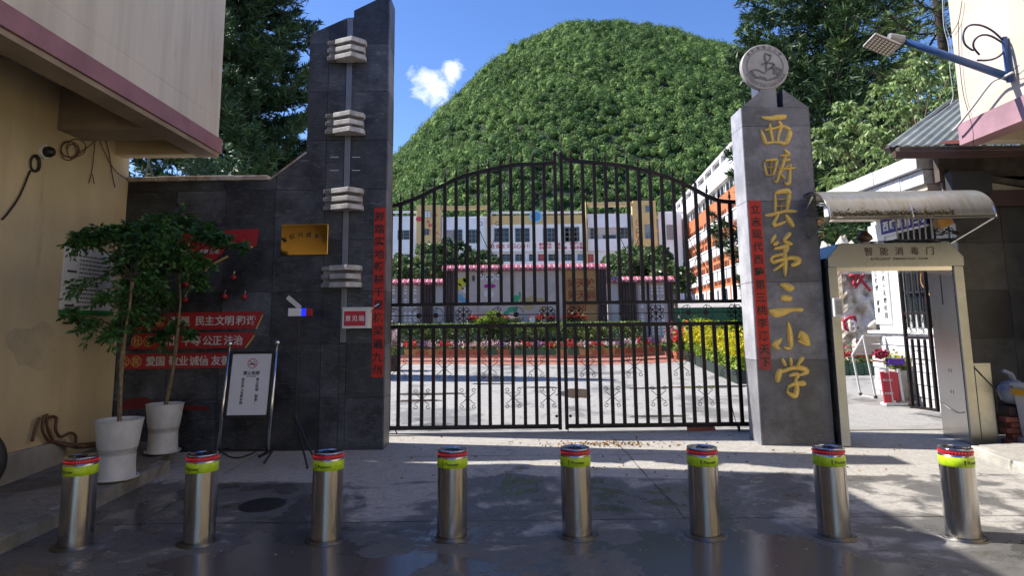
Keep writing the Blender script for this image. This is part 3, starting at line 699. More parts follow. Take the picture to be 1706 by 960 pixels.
# notice board on the ochre wall
c1, c2, c3_, c4_ = PX(106, 420, XW), PX(193, 412, XW), PX(190, 518, XW), PX(104, 517, XW)
za, zb_ = (c1.z + c2.z) / 2, (c3_.z + c4_.z) / 2; ya, yb = c1.y, min(c2.y, YW - .12)
t = thing('notice_board', 'white notice sheet with a green lower edge on the ochre wall behind the potted trees', 'notice board', (XW, ya, zb_))
MB().box(XW + .002, XW + .018, ya, yb, zb_, za).build('panel', M['white'], t)
MB().box(XW + .002, XW + .02, ya - .012, yb + .012, zb_ - .05, zb_ - .001).build('green_edge', M['greenedge'], t)
mb = MB(); rg = random.Random(4)
for i in range(17):
    z = za - .1 - i * .045
    if i % 4 == 0: mb.quad((XW + .0195, ya + .05, z), (XW + .0195, ya + .2, z), (XW + .0195, ya + .2, z + .022), (XW + .0195, ya + .05, z + .022))
    w = rg.uniform(.3, .55); y0 = ya + .24
    while y0 < ya + .24 + w:
        d = rg.uniform(.02, .07); mb.quad((XW + .0195, y0, z), (XW + .0195, y0 + d, z), (XW + .0195, y0 + d, z + .013), (XW + .0195, y0, z + .013)); y0 += d + .012
mb.build('print', M['ink'], t)
# ================================================================== BLACK WALL AND TOWER
def q2(px, py): return XZ(px, py, YW)
ztop_w = q2(330, 301)[1]; xl = XW + .003; xr = q2(641, 500)[0]; zb0 = gz(YW) - .05
xt = q2(513, 200)[0]; xg0 = q2(571.5, 350)[0]; xg1 = q2(582.5, 350)[0]; zg = q2(575, 571)[1]
zk0 = q2(450, 301)[1]; xk0 = q2(451, 303)[0]; zk1 = q2(511, 256)[1]
zA = q2(517, 57)[1]; zB = q2(574, 30)[1]; zC = q2(590, 18)[1]; zD = q2(648, -8)[1] + .02
left = [(xl, zb0), (xg0, zb0), (xg0, zB), (xt, zA), (xt, zk1), (xk0, zk0), (xl, zk0)]
right = [(xg1, zb0), (xr, zb0), (xr, zD), (xg1, zC)]
mid = [(xg0, zb0), (xg1, zb0), (xg1, zg), (xg0, zg)]
t = thing('gate_wall', 'black tiled gate wall rising to a tall notched tower left of the gate', 'wall', ((xl + xr) / 2, YW, gz(YW)))
body = MB(); body.prism([(a, b) for a, b in left if True], YW, YW + .34); body.box(xl - 1.5, xl - .001, YW + .002, YW + .3, zb0, zk0).prism(right, YW, YW + .34)  # unseen stub past the wall's left end added to block a sun leak
body.box(xg0 + .001, xg1 - .001, YW + .003, YW + .33, zb0, zB + .01)
body.build('wall_body', M['slate_body'], t)
MB().box(xg0 + .004, xg1 - .004, YW - .02, YW + .003, zg, zB - .01).build('metal_strip', M['metal_strip'], t, bevel=.004)['label'] = 'grey metal strip in the slot up the middle of the tower'
xs = frange(xl, xg0, .60); zs = frange(zb0 + .02, zD, .62)
tile_face(left, xs, zs, YW, t, M['slate'], seed=2)
tile_face(right, frange(xg1, xr, .33), zs, YW, t, M['slate'], seed=3)
tile_face(mid, [xg0, xg1], zs, YW, t, M['slate'], seed=4)
# side face tiles toward the gate
rg = random.Random(8)
zz = frange(zb0 + .02, zD - .03, .62)
for a, b in zip(zz[:-1], zz[1:]):
    MB().box(xr - .002, xr + .012 + rg.uniform(0, .002), YW - .008, YW + .335, a + .003, b - .003).build('side_tile', M['pslate'], t)
# cement capping of the low wall and of the slope
cm = MB(); rg = random.Random(9)
x = xl
while x < xk0 - .02:
    x2 = min(xk0, x + rg.uniform(.25, .5)); cm.box(x, x2 - .004, YW - .05 - rg.uniform(0, .02), YW + .38, zk0 + .002, zk0 + .05 + rg.uniform(0, .022)); x = x2
cm.build('capping', M['cap'], t, bevel=.008)
MB().beam((xk0, YW + .16, zk0 + .012), (xt, YW + .16, zk1 + .012), .38, .02).build('slope_capping', M['cap'], t)
# stacked fins on the tower
finlab = ['topmost', 'second', 'third', 'lowest']
for i, (px, py) in enumerate(((581, 89), (578, 210), (575, 335), (572, 462))):
    x, z = q2(px, py); y = YW - .02; s = .23
    f = MB().box(x - s * .95, x + s * .95, y - .07, y + .01, z - .12, z + .12).build('fin_block', M['findark'], t, org=(x, y, z), bevel=.005)
    for dz in (-.1, 0, .1):
        k = 1.0 if dz else .94
        po = [(x - s * .6, y + .0), (x - s * .6 * k, y - .11), (x + s * .42 * k, y - .22 * k), (x + s * 1.02 * k, y - .09), (x + s * 1.02 * k, y)]
        MB().prismz(po, z + dz - .03, z + dz + .03).build('fin', M['fin'], f, bevel=.006)
        MB().prismz([(x - s * 1.03, y), (x - s * 1.03, y - .085), (x - s * .62, y - .095), (x - s * .62, y)], z + dz - .028, z + dz + .024).build('fin', M['findark'], f, bevel=.005)
    f['label'] = finlab[i] + ' stack of three pale wedge fins up the tower'
# small chalky slot marks
mb = MB()
for a, b in ((551, 262), (551, 284), (587, 262), (587, 284)):
    x, z = q2(a, b); mb.box(x, x + .1, YW - .019, YW - .014, z - .006, z)
mb.build('slot_mark', M['white'], t)
YF = YW - .017
# brass plaque
x0, z1 = q2(471, 375); x1, z0 = q2(547, 425)
t = thing('brass_plaque', 'polished brass plaque with black characters in an arc on the black wall', 'plaque', ((x0 + x1) / 2, YF, z0))
MB().box(x0, x1, YF - .02, YF + .004, z0, z1).build('plate', M['brass'], t, bevel=.004)
mb = MB()
for i, ch in enumerate('警校共建单位'):
    a = math.radians(-26 + i * 10.4); cx = (x0 + x1) / 2 + math.sin(a) * .58 * .95; cz = (z0 + z1) / 2 - .50 + math.cos(a) * .58
    xd = Vector((math.cos(a), 0, -math.sin(a))); put(mb, ch, (cx, YF - .0225, cz - .02), .066, xd, (math.sin(a), 0, math.cos(a)), .015)
mb.build('lettering', M['ink'], t)
# couplets
def couplet(x0, x1, z0, z1, y, text, label, faded=0, tilt=0):
    t = thing('couplet_strip', label, 'couplet', ((x0 + x1) / 2, y, z0), 'red paper couplets beside the gate')
    zf_ = z0 + faded
    MB().box(x0, x1, y - .004, y + .003, zf_, z1).build('paper', M['paperred'], t)
    if faded: MB().box(x0 + .002, x1 - .001, y - .006, y + .002, z0, zf_ - .001).build('torn_end', M['paperred2'], t)['label'] = 'darker crumpled lower end of the strip'
    p = (z1 - z0 - .04) / len(text)
    chars(t, M['ink'], text, ((x0 + x1) / 2, y - .0075, z1 - .03), p, p * .80, (0, 0, -1), bold=.016); return t
x0, z1 = q2(625, 347); x1 = q2(643.5, 347)[0]; z0 = q2(620, 629)[1]
couplet(x1 - .138, x1 - .004, z0, z1, YF, '脚踏实地畅耕千里栋梁遍九州', 'red paper couplet with black calligraphy on the edge of the black tower')
# suggestion box
x0, z1 = q2(577, 515); x1, z0 = q2(620, 547); yb = YF - .16
t = thing('suggestion_box', 'white metal suggestion box with a red front panel on the tower', 'suggestion box', ((x0 + x1) / 2, YF, z0))
MB().box(x0, x1, yb, YF - .001, z0, z1).build('box', M['white'], t, bevel=.006)
MB().box(x0 - .008, x1 + .008, yb - .008, YF - .001, z1, z1 + .014).build('lid', M['white'], t, bevel=.003)
MB().box(x0 + .022, x1 - .04, yb - .006, yb - .001, z0 + .03, z1 - .03).build('panel', M['redbox'], t)
chars(t, M['white'], '意见箱', (x0 + .03, yb - .008, (z0 + z1) / 2), (x1 - x0 - .076) / 3, .07, (1, 0, 0), bold=.012)
MB().tube([(x1, yb + .05, z1 - .05), (x1 + .05, yb + .05, z1 + .02), (x1 + .1, yb + .06, z1 + .05)], .006, 5).build('latch', M['chrome'], t)
# red banners with values
def banner(label, pl, pr, ytop, ybot, slantl, slantr, items, w0):
    xa, z1 = q2(pl, ytop); xb, z0 = q2(pr, ybot); y = YF - .012
    t = thing('slogan_board', label, 'sign', ((xa + xb) / 2, YF, z0), 'red slogan boards on the black wall')
    MB().prism([(xa, z0), (xb - slantr, z0), (xb, z1 - .04), (xb, z1), (xa + slantl, z1)], y, YF + .002).build('board', M['red'], t, bevel=.003)
    MB().beam((xb - slantr + .004, y - .002, z0), (xb + .004, y - .002, z1 - .04), .012, .012).build('gold_edge', M['letteryel'], t)
    mw, my, ring = MB(), MB(), MB(); zc = (z0 + z1) / 2
    for px, ch, kind in items:
        x = q2(px, 560)[0]
        mw = MB(); put(mw, ch, (x, y - .003, zc), .09 if kind else .118, bold=.018); mw.build('gold_character' if kind else 'character', M['letteryel' if kind else 'lettergrey'], t)
        if kind: MB().lathe((x, y - .0005, zc), [(.064, -.003), (.064, -.001), (.056, -.003)], 20, 'y', cap=False).build('ring', M['letteryel'], t)
banner('upper red slogan board on the black wall with a pointed right end', 228, 438, 522, 548, .05, .07, [(248, '国', 1), (266, '家', 1), (292, '富', 0), (309, '强', 0), (334, '民', 0), (350, '主', 0), (367, '文', 0), (383, '明', 0), (402, '和', 0), (419, '谐', 0)], 0)
banner('middle red slogan board on the black wall between two others', 218, 424, 556, 580, .05, .1, [(231, '社', 1), (251, '会', 1), (276, '自', 0), (292, '由', 0), (313, '平', 0), (329, '等', 0), (348, '公', 0), (364, '正', 0), (383, '法', 0), (399, '治', 0)], 0)
banner('lower red slogan board on the black wall partly behind the sign stand', 200, 410, 590, 613, .05, .1, [(212, '公', 1), (232, '民', 1), (256, '爱', 0), (272, '国', 0), (294, '敬', 0), (310, '业', 0), (328, '诚', 0), (344, '信', 0), (364, '友', 0), (380, '善', 0)], 0)
x0, z1 = q2(202, 665); x1, z0 = q2(352, 684)
tag(MB().prism([(x0, z0 + .02), (x0 + .3, z0 + .03), (x1, z0), (x1 - .04, z0 + .05), (x0 + .42, z0 + .075), (x0 + .3, z1 + .02), (x0 + .08, z1 - .0)], YF - .012, YF + .001).build('ribbon_board', M['reddull'], org=(x0, YF, z0), bevel=.003), 'plain dark red ribbon shaped board low on the black wall behind the white planters', 'sign')
# emblem with ribbon, above the banners
t = thing('emblem_board', 'red and gold ribbon emblem board half hidden by the potted trees', 'sign', (q2(370, 400)[0], YF, q2(370, 440)[1]))
def pg(pts, d=.012): return MB().prism([q2(a, b) for a, b in pts], YF - d, YF + .001)
pg([(375, 384), (433, 382), (428, 411), (382, 412)]).build('ribbon', M['red'], t, bevel=.002)
pg([(250, 392), (330, 388), (334, 410), (256, 414)]).build('ribbon', M['red'], t, bevel=.002)
pg([(305, 407), (380, 405), (372, 424), (345, 444), (322, 430)], .02).build('shield', M['red'], t, bevel=.002)
mb = MB()
for a, b in (((345, 446), (380, 427)), ((342, 452), (352, 442)), ((413, 415), (421, 411)), ((304, 424), (326, 436))): mb.beam(P(*a, YF - .015), P(*b, YF - .015), .02, .02)
for a, b in ((310, 423), (318, 408), (324, 420), (332, 430)): x, z = q2(a, b); mb.box(x - .02, x + .02, YF - .022, YF - .02, z - .02, z + .02)
mb.build('gold_trim', M['letteryel'], t)
mb = MB(); row(mb, '党建引领', (q2(332, 420)[0], YF - .0215, q2(332, 420)[1]), .065, .06, bold=.02); mb.build('lettering', M['lettergrey'], t)
for i, (a, b) in enumerate(((392, 463), (377, 494), (410, 495), (313, 475), (312, 500))):
    x, z = q2(a, b); t = thing('wall_lantern', ['small red ornament on the black wall, highest of the right three', 'small red ornament on the black wall, left of the right three', 'small red ornament on the black wall, lowest right one', 'small red ornament behind the foliage, upper one', 'small red ornament behind the foliage, lower one'][i], 'ornament', (x, YF, z), 'small red ornaments on the black wall')
    MB().ball((x, YF - .03, z), .033, 6).build('fruit', M['red'], t, smooth=True)
    MB().tube([(x, YF - .03, z + .04), (x + .01, YF - .03, z + .075)], .006, 4).build('stem', M['chrome'], t)
# ================================================================== PLANTERS AND POTTED TREES
def planter(px, pyb, pyt, wt, label, tlabel, seed, lean, crown):
    g = G(px, pyb, PVH); Y = g.y + .14; x = P(px, pyb, Y).x; zb = gz(Y) + PVH; Hh = P(px, pyt, Y).z - zb - .01; s = wt / F_PX * Y / 2
    t = thing('planter', label, 'planter', (x, Y, zb), 'white planters with potted trees')
    MB().lathe((x, Y, zb), [(s * .78, .003), (s * .86, .008), (s * .9, .026), (s * .86, .028), (s * .8, .012)], 32).build('saucer', M['ceramic'], t, smooth=True)
    k = Hh; prof = [(s * .76, .012), (s * .765, .05)]
    for i in range(1, 9):
        f = i / 9; prof.append((s * (.765 - .03 * math.sin(PI * f) + .0 * f + .26 * max(0, f - .45) ** 1.3 * 1.2), f * k))
    # turned grooves round the middle
    prof = []
    for i in range(0, 49):
        f = i / 48; r = s * (.77 - .05 * math.sin(PI * min(1, f * 1.6)) + .33 * max(0, f - .4) ** 1.35)
        if .40 < f < .52 and i % 2: r -= .006
        prof.append((r, .012 + f * (k - .012)))
    rt = prof[-1][0]; prof += [(rt + .004, k + .004), (rt - .012, k + .008), (rt - .02, k - .01), (rt - .022, k - .05)]
    MB().lathe((x, Y, zb), prof, 40, cap=False).build('pot', M['ceramic'], t, smooth=True)
    gm = MB()
    for q in range(5):
        f = .42 + q * .022; rq = s * (.77 - .05 * math.sin(PI * min(1, f * 1.6)) + .33 * max(0, f - .4) ** 1.35) + .0012; zq = .012 + f * (k - .012); gm.lathe((x, Y, zb), [(rq, zq), (rq + .0006, zq + .002), (rq, zq + .004)], 40, cap=False)
    gm.build('groove_lines', M['grey'], t)
    MB().lathe((x, Y, zb), [(rt - .02, k - .06), (rt * .5, k - .03), (.01, k - .02)], 20, cap=False).build('soil', M['soil'], t)
    # the tree growing in it is a thing of its own
    rgn = np.random.default_rng(seed); tr = thing('potted_tree', tlabel, 'potted tree', (x, Y, zb + k - .03), 'small trees in the white planters')
    base = Vector((x, Y, zb + k - .05)); top = Vector((crown[0][0], crown[0][1], crown[0][2]))
    mid_ = [base + (top - base) * f + Vector((lean * math.sin(PI * f), 0, 0)) for f in (0, .2, .4, .6, .8, 1)]
    mb = MB().tube(smooth_path(mid_), [.022 - .0006 * i for i in range(21)], 8)
    mb.tube(smooth_path([p + Vector((.012 * math.sin(i * 2), -.012, 0)) for i, p in enumerate(mid_)]), .012, 6)
    mb.build('trunk', M['bark'], tr, smooth=True)
    C, D, tw = [], [], MB()
    for (cx, cy, cz, rr, n) in crown[1:]:
        c0 = Vector((cx, cy, cz)); j = Vector(mid_[-1 if cz > top.z - .1 else -3])
        tw.tube(smooth_path([j, j.lerp(c0, .5) + Vector((0, 0, .08)), c0]), [.008] * 4 + [.006] * 4 + [.004], 4)
        nt = max(7, n // 9)
        for _ in range(nt):
            d = rgn.normal(size=3); d[2] *= .45; d /= np.linalg.norm(d) + 1e-6
            out = np.array(c0 - top); out[2] *= .2; d = d + .5 * out / (np.linalg.norm(out) + 1e-6); d /= np.linalg.norm(d)
            Lt = rr * rgn.uniform(.5, 1.1); a = np.array(c0) + rgn.normal(size=3) * rr * .2
            ends = [a + d * Lt * f + np.array([0, 0, -.32 * Lt * f * f]) for f in np.linspace(0, 1, 5)]
            tw.tube([tuple(e) for e in ends], .0028, 3, False)
            for q in range(16):
                f = rgn.uniform(.15, 1.05); p = a + d * Lt * f + np.array([0, 0, -.32 * Lt * f * f]); sd = rgn.normal(size=3) * np.array([1, 1, .35]); sd /= np.linalg.norm(sd)
                C.append(p + sd * .035); D.append(sd + d * .6 + np.array([0, 0, -.55]))
    tw.build('twigs', M['barkd'], tr, kind='stuff')
    V, Fc = leaves(np.array(C), np.array(D), .062, .026, rgn, .1); np_build('crown', V, Fc, L_pot, tr, kind='stuff')
YP = 6.1
def cp(px, py, Y, r, n): p = P(px, py, Y); return (p.x, p.y, p.z, r, n)
planter(192, 806, 698, 75, 'nearer white ribbed planter at the kerb beside the leftmost bollard', 'dark green potted tree with a bare stem, crown spreading over the ochre wall', 21, -.03,
        [cp(222, 470, 6.0, 0, 0)] + [cp(*a) for a in ((132, 402, 5.9, .15, 130), (165, 396, 5.9, .17, 230), (205, 388, 6.1, .20, 380), (240, 405, 6.0, .22, 420), (215, 440, 6.1, .2, 300), (235, 470, 6.1, .2, 280), (150, 470, 5.9, .2, 60), (185, 490, 5.9, .2, 90), (125, 528, 5.9, .12, 50), (160, 540, 5.9, .16, 90), (190, 555, 5.9, .13, 90), (225, 510, 6.1, .18, 180), (262, 382, 6.2, .2, 260))])
planter(270, 760, 672, 60, 'farther white ribbed planter standing by the black wall', 'dark green potted tree with a slender leaning stem in front of the red boards', 22, .05,
        [cp(300, 455, 7.0, 0, 0)] + [cp(*a) for a in ((262, 380, 6.9, .24, 420), (300, 374, 7.0, .24, 380), (335, 386, 6.9, .22, 330), (370, 396, 6.9, .18, 210), (400, 408, 6.85, .12, 110), (285, 415, 6.8, .25, 480), (322, 438, 6.8, .18, 320), (330, 462, 7.0, .16, 160), (250, 455, 7.0, .22, 300), (275, 495, 7.0, .2, 180), (250, 525, 7.0, .16, 130), (318, 555, 6.9, .07, 50), (292, 540, 7.1, .16, 160), (225, 495, 7.1, .22, 300), (215, 540, 7.1, .2, 240), (255, 470, 7.2, .26, 380), (235, 440, 7.2, .26, 380), (270, 560, 7.1, .14, 120), (225, 400, 7.1, .24, 340))])
# ================================================================== NO SMOKING STAND
YS = 6.9
a0, a1 = P(363, 757, YS), P(383, 577, YS + .14); b0, b1 = P(446, 748, YS), P(462, 575, YS + .14)
zg_ = gz(YS) + PVH * 0
t = thing('sign_stand', 'steel framed no smoking sign stand leaning slightly in front of the black wall', 'sign stand', ((a0.x + b0.x) / 2, YS, gz(YS)))
a0.z = max(gz(YS), a0.z); b0.z = a0.z
for p, q in ((a0, a1), (b0, b1)):
    ps = MB().tube([p, q], .0155, 12).build('post', M['chrome'], t, smooth=True)
    MB().ball(tuple(q + Vector((0, 0, .024))), .03, 8).build('ball_finial', M['chrome'], ps, smooth=True)
    MB().beam(p + Vector((0, -.22, .012)), p + Vector((0, .2, .012)), .03, .022).build('foot', M['black'], ps)
up = (a1 - a0).normalized(); xr_ = (b0 - a0); xr_.z = 0; wS = xr_.length; xd = xr_.normalized(); nrm = xd.cross(up).normalized()
if nrm.y > 0: nrm = -nrm
def sp(u, v, d=0): # u 0..1 across, v metres up the posts
    return a0 + xd * (wS * u) + up * v + nrm * d
Ls = (a1 - a0).length; v0, v1 = Ls * .335, Ls * .935
mb = MB()
for A, B in (((.05, v0), (.95, v0)), ((.05, v1), (.95, v1)), ((.065, v0), (.065, v1)), ((.935, v0), (.935, v1))): mb.beam(sp(*A), sp(*B), .03, .022, nrm)
mb.beam(sp(.03, Ls * .03), sp(.97, Ls * .03), .03, .02)
mb.build('frame', M['black'], t, bevel=.003)
mb = MB(); A = [sp(.08, v0 + .012, .006), sp(.92, v0 + .012, .006), sp(.92, v1 - .012, .006), sp(.08, v1 - .012, .006)]; B = [p - nrm * .012 for p in A]
mb.add(A + B, [(0, 1, 2, 3), (7, 6, 5, 4)] + [(i, 4 + i, 4 + (i + 1) % 4, (i + 1) % 4) for i in range(4)]); mb.build('sheet', M['paper'], t)
mk, mr_ = MB(), MB(); cc = sp(.52, v1 - .115, .009); R_ = .052
for i in range(32):
    e, f = 2 * PI * i / 32, 2 * PI * (i + 1) / 32
    mr_.quad(*[cc + xd * (r * math.cos(q)) + up * (r * math.sin(q)) for r, q in ((R_, e), (R_, f), (R_ * .87, f), (R_ * .87, e))])
d1 = (xd * -.7 + up * .7); d2 = (xd * .7 + up * .7)
mr_.quad(cc + d1 * R_ * .9 + d2 * .004, cc + d1 * R_ * .9 - d2 * .004, cc - d1 * R_ * .9 - d2 * .004, cc - d1 * R_ * .9 + d2 * .004)
mr_.build('ban_ring', M['redink'], t)
mk.quad(*[cc + xd * x + up * z - nrm * .001 for x, z in ((-.034, -.014), (.022, -.014), (.022, -.002), (-.034, -.002))])
mk.quad(*[cc + xd * x + up * z - nrm * .001 for x, z in ((.025, -.014), (.032, -.014), (.032, -.002), (.025, -.002))])
for k in range(3): mk.quad(*[cc + xd * (.008 + k * .008 + x) + up * z - nrm * .001 for x, z in ((0, .008), (.003, .008), (.007, .024), (.004, .026))])
row(mk, '禁止吸烟', sp(.52, v1 - .215, .009) - xd * .088, .044, .045, xd, up, .015)
put(mk, 'NO SMOKING', sp(.52, v1 - .25, .009), .016, xd, up, .02)
column(mk, '禁止吸烟，谢谢！', sp(.66, v1 - .265, .009), .0345, .036, xd, up, .012)
column(mk, '您已进入无烟校园', sp(.36, v1 - .265, .009), .0345, .032, xd, up, .03)
mk.build('lettering', M['ink'], t)
# ================================================================== TRIPOD WARNING LAMP
YT = 7.3; c = P(492, 700, YT); zt = P(497, 520, YT).z; gx = c.x; gzz = gz(YT)
t = thing('tripod_lamp', 'black tripod stand carrying a small white box with blue and red warning lamps', 'warning lamp', (gx, YT, gzz))
MB().tube([(gx, YT, gzz + .25), (gx, YT, zt - .03)], .009, 8).build('pole', M['black'], t)
zh = P(492, 695, YT).z
MB().tube([(gx, YT, zh - .05), (gx, YT, zh + .03)], .02, 8).build('collar', M['black'], t)
for px, py, yy in ((440, 757, 7.15), (528, 752, 7.12), (513, 765, 6.95)):
    f = P(px, py, yy); f.z = gz(yy) + .01
    MB().tube([(gx, YT, zh), tuple(f)], .011, 6).build('leg', M['black'], t)
x0, z1 = XZ(482, 514, YT); x1, z0 = XZ(503, 527, YT); x2 = XZ(511, 520, YT)[0]; x3 = XZ(520, 520, YT)[0]
MB().box(x0, x1, YT - .04, YT + .04, z0, z1).build('lamp_box', M['grey'] if False else M['white'], t, bevel=.004)
MB().box(x1 + .001, x2, YT - .035, YT + .035, z0 + .002, z1 - .002).build('blue_lamp', M['ledblue'], t, bevel=.004)
MB().box(x2 + .001, x3, YT - .035, YT + .035, z0 + .002, z1 - .004).build('red_lamp', M['red'], t, bevel=.004)
MB().beam(P(479, 495, YT), P(500, 513, YT), .05, .012, (0, 1, 0)).build('solar_panel', M['lettergrey'], t)
# black cable on the ground under the stand
mb = MB(); mb.tube(smooth_path([G(365, 752) + Vector((0, 0, .01)), G(390, 765) + Vector((0, 0, .01)), G(420, 758) + Vector((0, 0, .012)), G(445, 742) + Vector((0, 0, .01)), G(500, 752) + Vector((0, 0, .01))]), .007, 5)
tag(mb.build('cable', M['black'], org=tuple(G(420, 757)), smooth=True), 'thin black cable lying on the ground between the sign stand and the tripod', 'cable')
# ================================================================== GATE
YG = 8.52
def gx_(px, py): return XZ(px, py, YG)
zbot = (gx_(655, 712)[1] + gx_(1240, 709)[1]) / 2; zr2 = (gx_(655, 546)[1] + gx_(1240, 538)[1]) / 2; zr1 = (gx_(655, 509)[1] + gx_(1240, 501)[1]) / 2
def curve(pts, off): return [gx_(off + a / 3.694, 240 + b / 3.694) for a, b in pts]
cl_ = curve([(30, 386), (60, 380), (100, 370), (172, 345), (240, 315), (312, 278), (374, 250), (445, 217), (513, 192), (579, 175), (645, 160), (716, 145), (783, 132), (855, 126), (923, 126), (990, 122), (1030, 116), (1066, 100)], 640)
cr_ = curve([(24, 72), (45, 90), (80, 103), (150, 110), (222, 116), (295, 122), (365, 130), (435, 141), (500, 157), (572, 175), (645, 196), (715, 221), (775, 248), (848, 284), (918, 322), (990, 349), (1058, 356), (1110, 358)], 930)
def zat(c, x):
    for (a, za), (b, zb) in zip(c[:-1], c[1:]):
        if a <= x <= b: return za + (zb - za) * (x - a) / (b - a)
    return c[0][1] if x < c[0][0] else c[-1][1]
def spiral(mb, cx, cz, r0, turns, a0, sgn, start=None, r=.0045, n=10):
    pts = [] if start is None else [start]
    k = int(n * turns)
    for i in range(k + 1):
        f = i / k; a = a0 + sgn * 2 * PI * turns * f; rr = r0 * (1 - .55 * f)
        pts.append((cx + rr * math.cos(a), cz + rr * math.sin(a)))
    mb.tube([(x, YG, z) for x, z in pts], r, 4, False)
def flower(name, par, cx, cz, s):
    mb = MB()
    for ax in (-1, 1):
        for az in (-1, 1):
            spiral(mb, cx + ax * s * .33, cz + az * s * .62, s * .32, 1.1, (PI / 2 if az < 0 else -PI / 2), ax * az * 1, (cx, cz), .0055)
            spiral(mb, cx + ax * s * .66, cz + az * s * .30, s * .30, 1.1, (0 if ax < 0 else PI), -ax * az, (cx, cz + az * s * .05), .0055)
    mb.box(cx - .007, cx + .007, YG - .006, YG + .006, cz - s, cz + s)
    return mb.build(name, M['iron'], par)
def discorn(par, cx, cz, s):
    mb = MB().lathe((cx, YG, cz), [(.001, -.016), (s * .32, -.012), (s * .36, 0), (s * .32, .012), (.001, .016)], 14, 'y', cap=False)
    return mb.build('disc', M['iron'], par)
def arcs(par, cx, cz, s, sd):
    mb = MB(); n = 12
    for az in (-1, 1):
        pts = [(cx + sd * s * (.1 + .9 * math.sin(PI * .5 * i / n) * 1.0), YG, cz + az * s * (.25 + .62 * math.cos(PI * .5 * i / n))) for i in range(n + 1)]
        mb.tube(pts, .0045, 4, False)
        spiral(mb, cx + sd * s * .1, cz + az * s * .62, s * .25, 1.0, PI / 2 * az, -az * sd, None, .0045)
    return mb.build('scroll', M['iron'], par)
def xscroll(par, cx, cz, sw, sh, cr):
    mb = MB()
    for ax in (-1, 1):
        for az in (-1, 1):
            ex, ez = cx + ax * sw, cz + az * sh
            mb.tube(smooth_path([(cx + ax * .012, YG, cz), (cx + ax * sw * .55, YG, cz + az * sh * .45), (ex - ax * cr * .2, YG, ez - az * cr)]), .004, 4, False)
            spiral(mb, ex - ax * cr, ez - az * 0, cr, 1.0, 0 if ax > 0 else PI, az * ax, None, .004, 12)
    return mb.build('scroll', M['iron'], par)
def gate_leaf(side, label, cv, bars, posts, hinge):
    xa, xb = posts; t = thing('gate_leaf', label, 'gate', ((xa + xb) / 2, YG, gz(YG)), 'two leaves of the iron school gate')
    f = MB()
    pw = .035
    zt0, zt1 = zat(cv, xa), zat(cv, xb)
    zin = gx_(930, 258)[1]
    if side < 0: pA, pB = (xa, zt0), (xb, zin)
    else: pA, pB = (xa, zin), (xb, zt1)
    for (x, z) in (pA, pB): MB().box(x - pw / 1.6, x + pw / 1.6, YG - .03, YG + .03, zbot - .04, z).build('stile', M['iron'], t, bevel=.004)
    MB().ball((pB[0] if side < 0 else pA[0], YG, zin + .03), .03, 7).build('ball_finial', M['iron'], t, smooth=True)
    for nm, z, h in (('bottom_rail', zbot, .05), ('lower_rail', zr2, .05), ('upper_rail', zr1, .045)):
        MB().box(xa + pw / 1.6, xb - pw / 1.6, YG - .022, YG + .022, z - h / 2, z + h / 2).build(nm, M['iron'], t, bevel=.004)
    top = [(x, z) for x, z in cv if xa + .01 < x < xb - .01]; top = [(xa, zt0)] + top + [(xb, zt1)]
    mb = MB(); pth = smooth_path([(x, YG, z) for x, z in top], 3)
    vs, fs = [], []
    for i, p in enumerate(pth):
        d = (pth[min(i + 1, len(pth) - 1)] - pth[max(i - 1, 0)]).normalized(); nn_ = Vector((-d.z, 0, d.x)) * .024
        for s_, y in ((-1, -.022), (1, -.022), (1, .022), (-1, .022)): vs.append(p + nn_ * s_ + Vector((0, y, 0)))
    for i in range(len(pth) - 1):
        for j in range(4): fs.append((i * 4 + j, i * 4 + (j + 1) % 4, i * 4 + 4 + (j + 1) % 4, i * 4 + 4 + j))
    fs += [(3, 2, 1, 0), tuple(len(vs) - 4 + k for k in range(4))]; mb.add(vs, fs); mb.build('top_rail', M['iron'], t)
    bw = .022; low = None; rgx = random.Random(5 + side)
    for i, x in enumerate(bars):
        lb = MB().box(x - bw, x + bw, YG - .017, YG + .017, zbot + .025, zr2 - .025).build('bar', M['iron'], t, org=(x, YG, zbot)) if low is None else None
        if lb is None:
            lb = low.copy(); COL.objects.link(lb); lb.location.x = low.location.x + (x - bars[0])
        else: low = lb
        zt = zat(cv, x)
        MB().box(x - bw, x + bw, YG - .017, YG + .017, zr1 + .0225, zt - .015).build('bar', M['iron'], t, org=(x, YG, zr1))
        fm = MB().lathe((x, YG, zt + .02), [(.008, 0), (.01, .03), (.026, .035), (.026, .045), (.009, .05), (.02, .062), (.018, .075), (.007, .08), (.014, .095), (.001, .15)], 8, cap=False)
        fm.build('spike', M['iron'], t, org=(x, YG, zt))
        rod = MB().box(x - .006, x + .006, YG - .006, YG + .006, 0, .001) if False else None
    zc = (zr1 + zr2) / 2; s = (zr1 - zr2) / 2 - .03
    MB().box(xa + .02, xb - .02, YG - .006, YG + .006, zc - .006, zc + .006).build('middle_rod', M['iron'], t)
    n = len(bars); B = bars
    return t, zc, s, B
def barsx(zs, off, y): return [gx_(off + a / 3.694, y)[0] for a in zs]
bl = barsx((93, 164, 235, 305, 372, 443, 513, 582, 649, 722, 789, 861, 930, 1000), 640, 530)
brr = barsx((101, 173, 247, 318, 388, 458, 528, 600, 672, 745, 811, 884, 955, 1028, 1096), 930, 530)
xl0 = gx_(648, 530)[0]; xl1 = gx_(929.5, 530)[0]; xr0 = gx_(940.5, 530)[0]; xr1 = gx_(1243, 530)[0]
t, zc, s, B = gate_leaf(-1, 'left leaf of the black iron gate, hinged on the black tower', cl_, bl, (xl0 + .01, xl1), -1)
for i in (1, 6, 13): pass
for px in (772, 912): flower('flower_scroll', t, gx_(px, 527)[0], zc, s * 1.0)
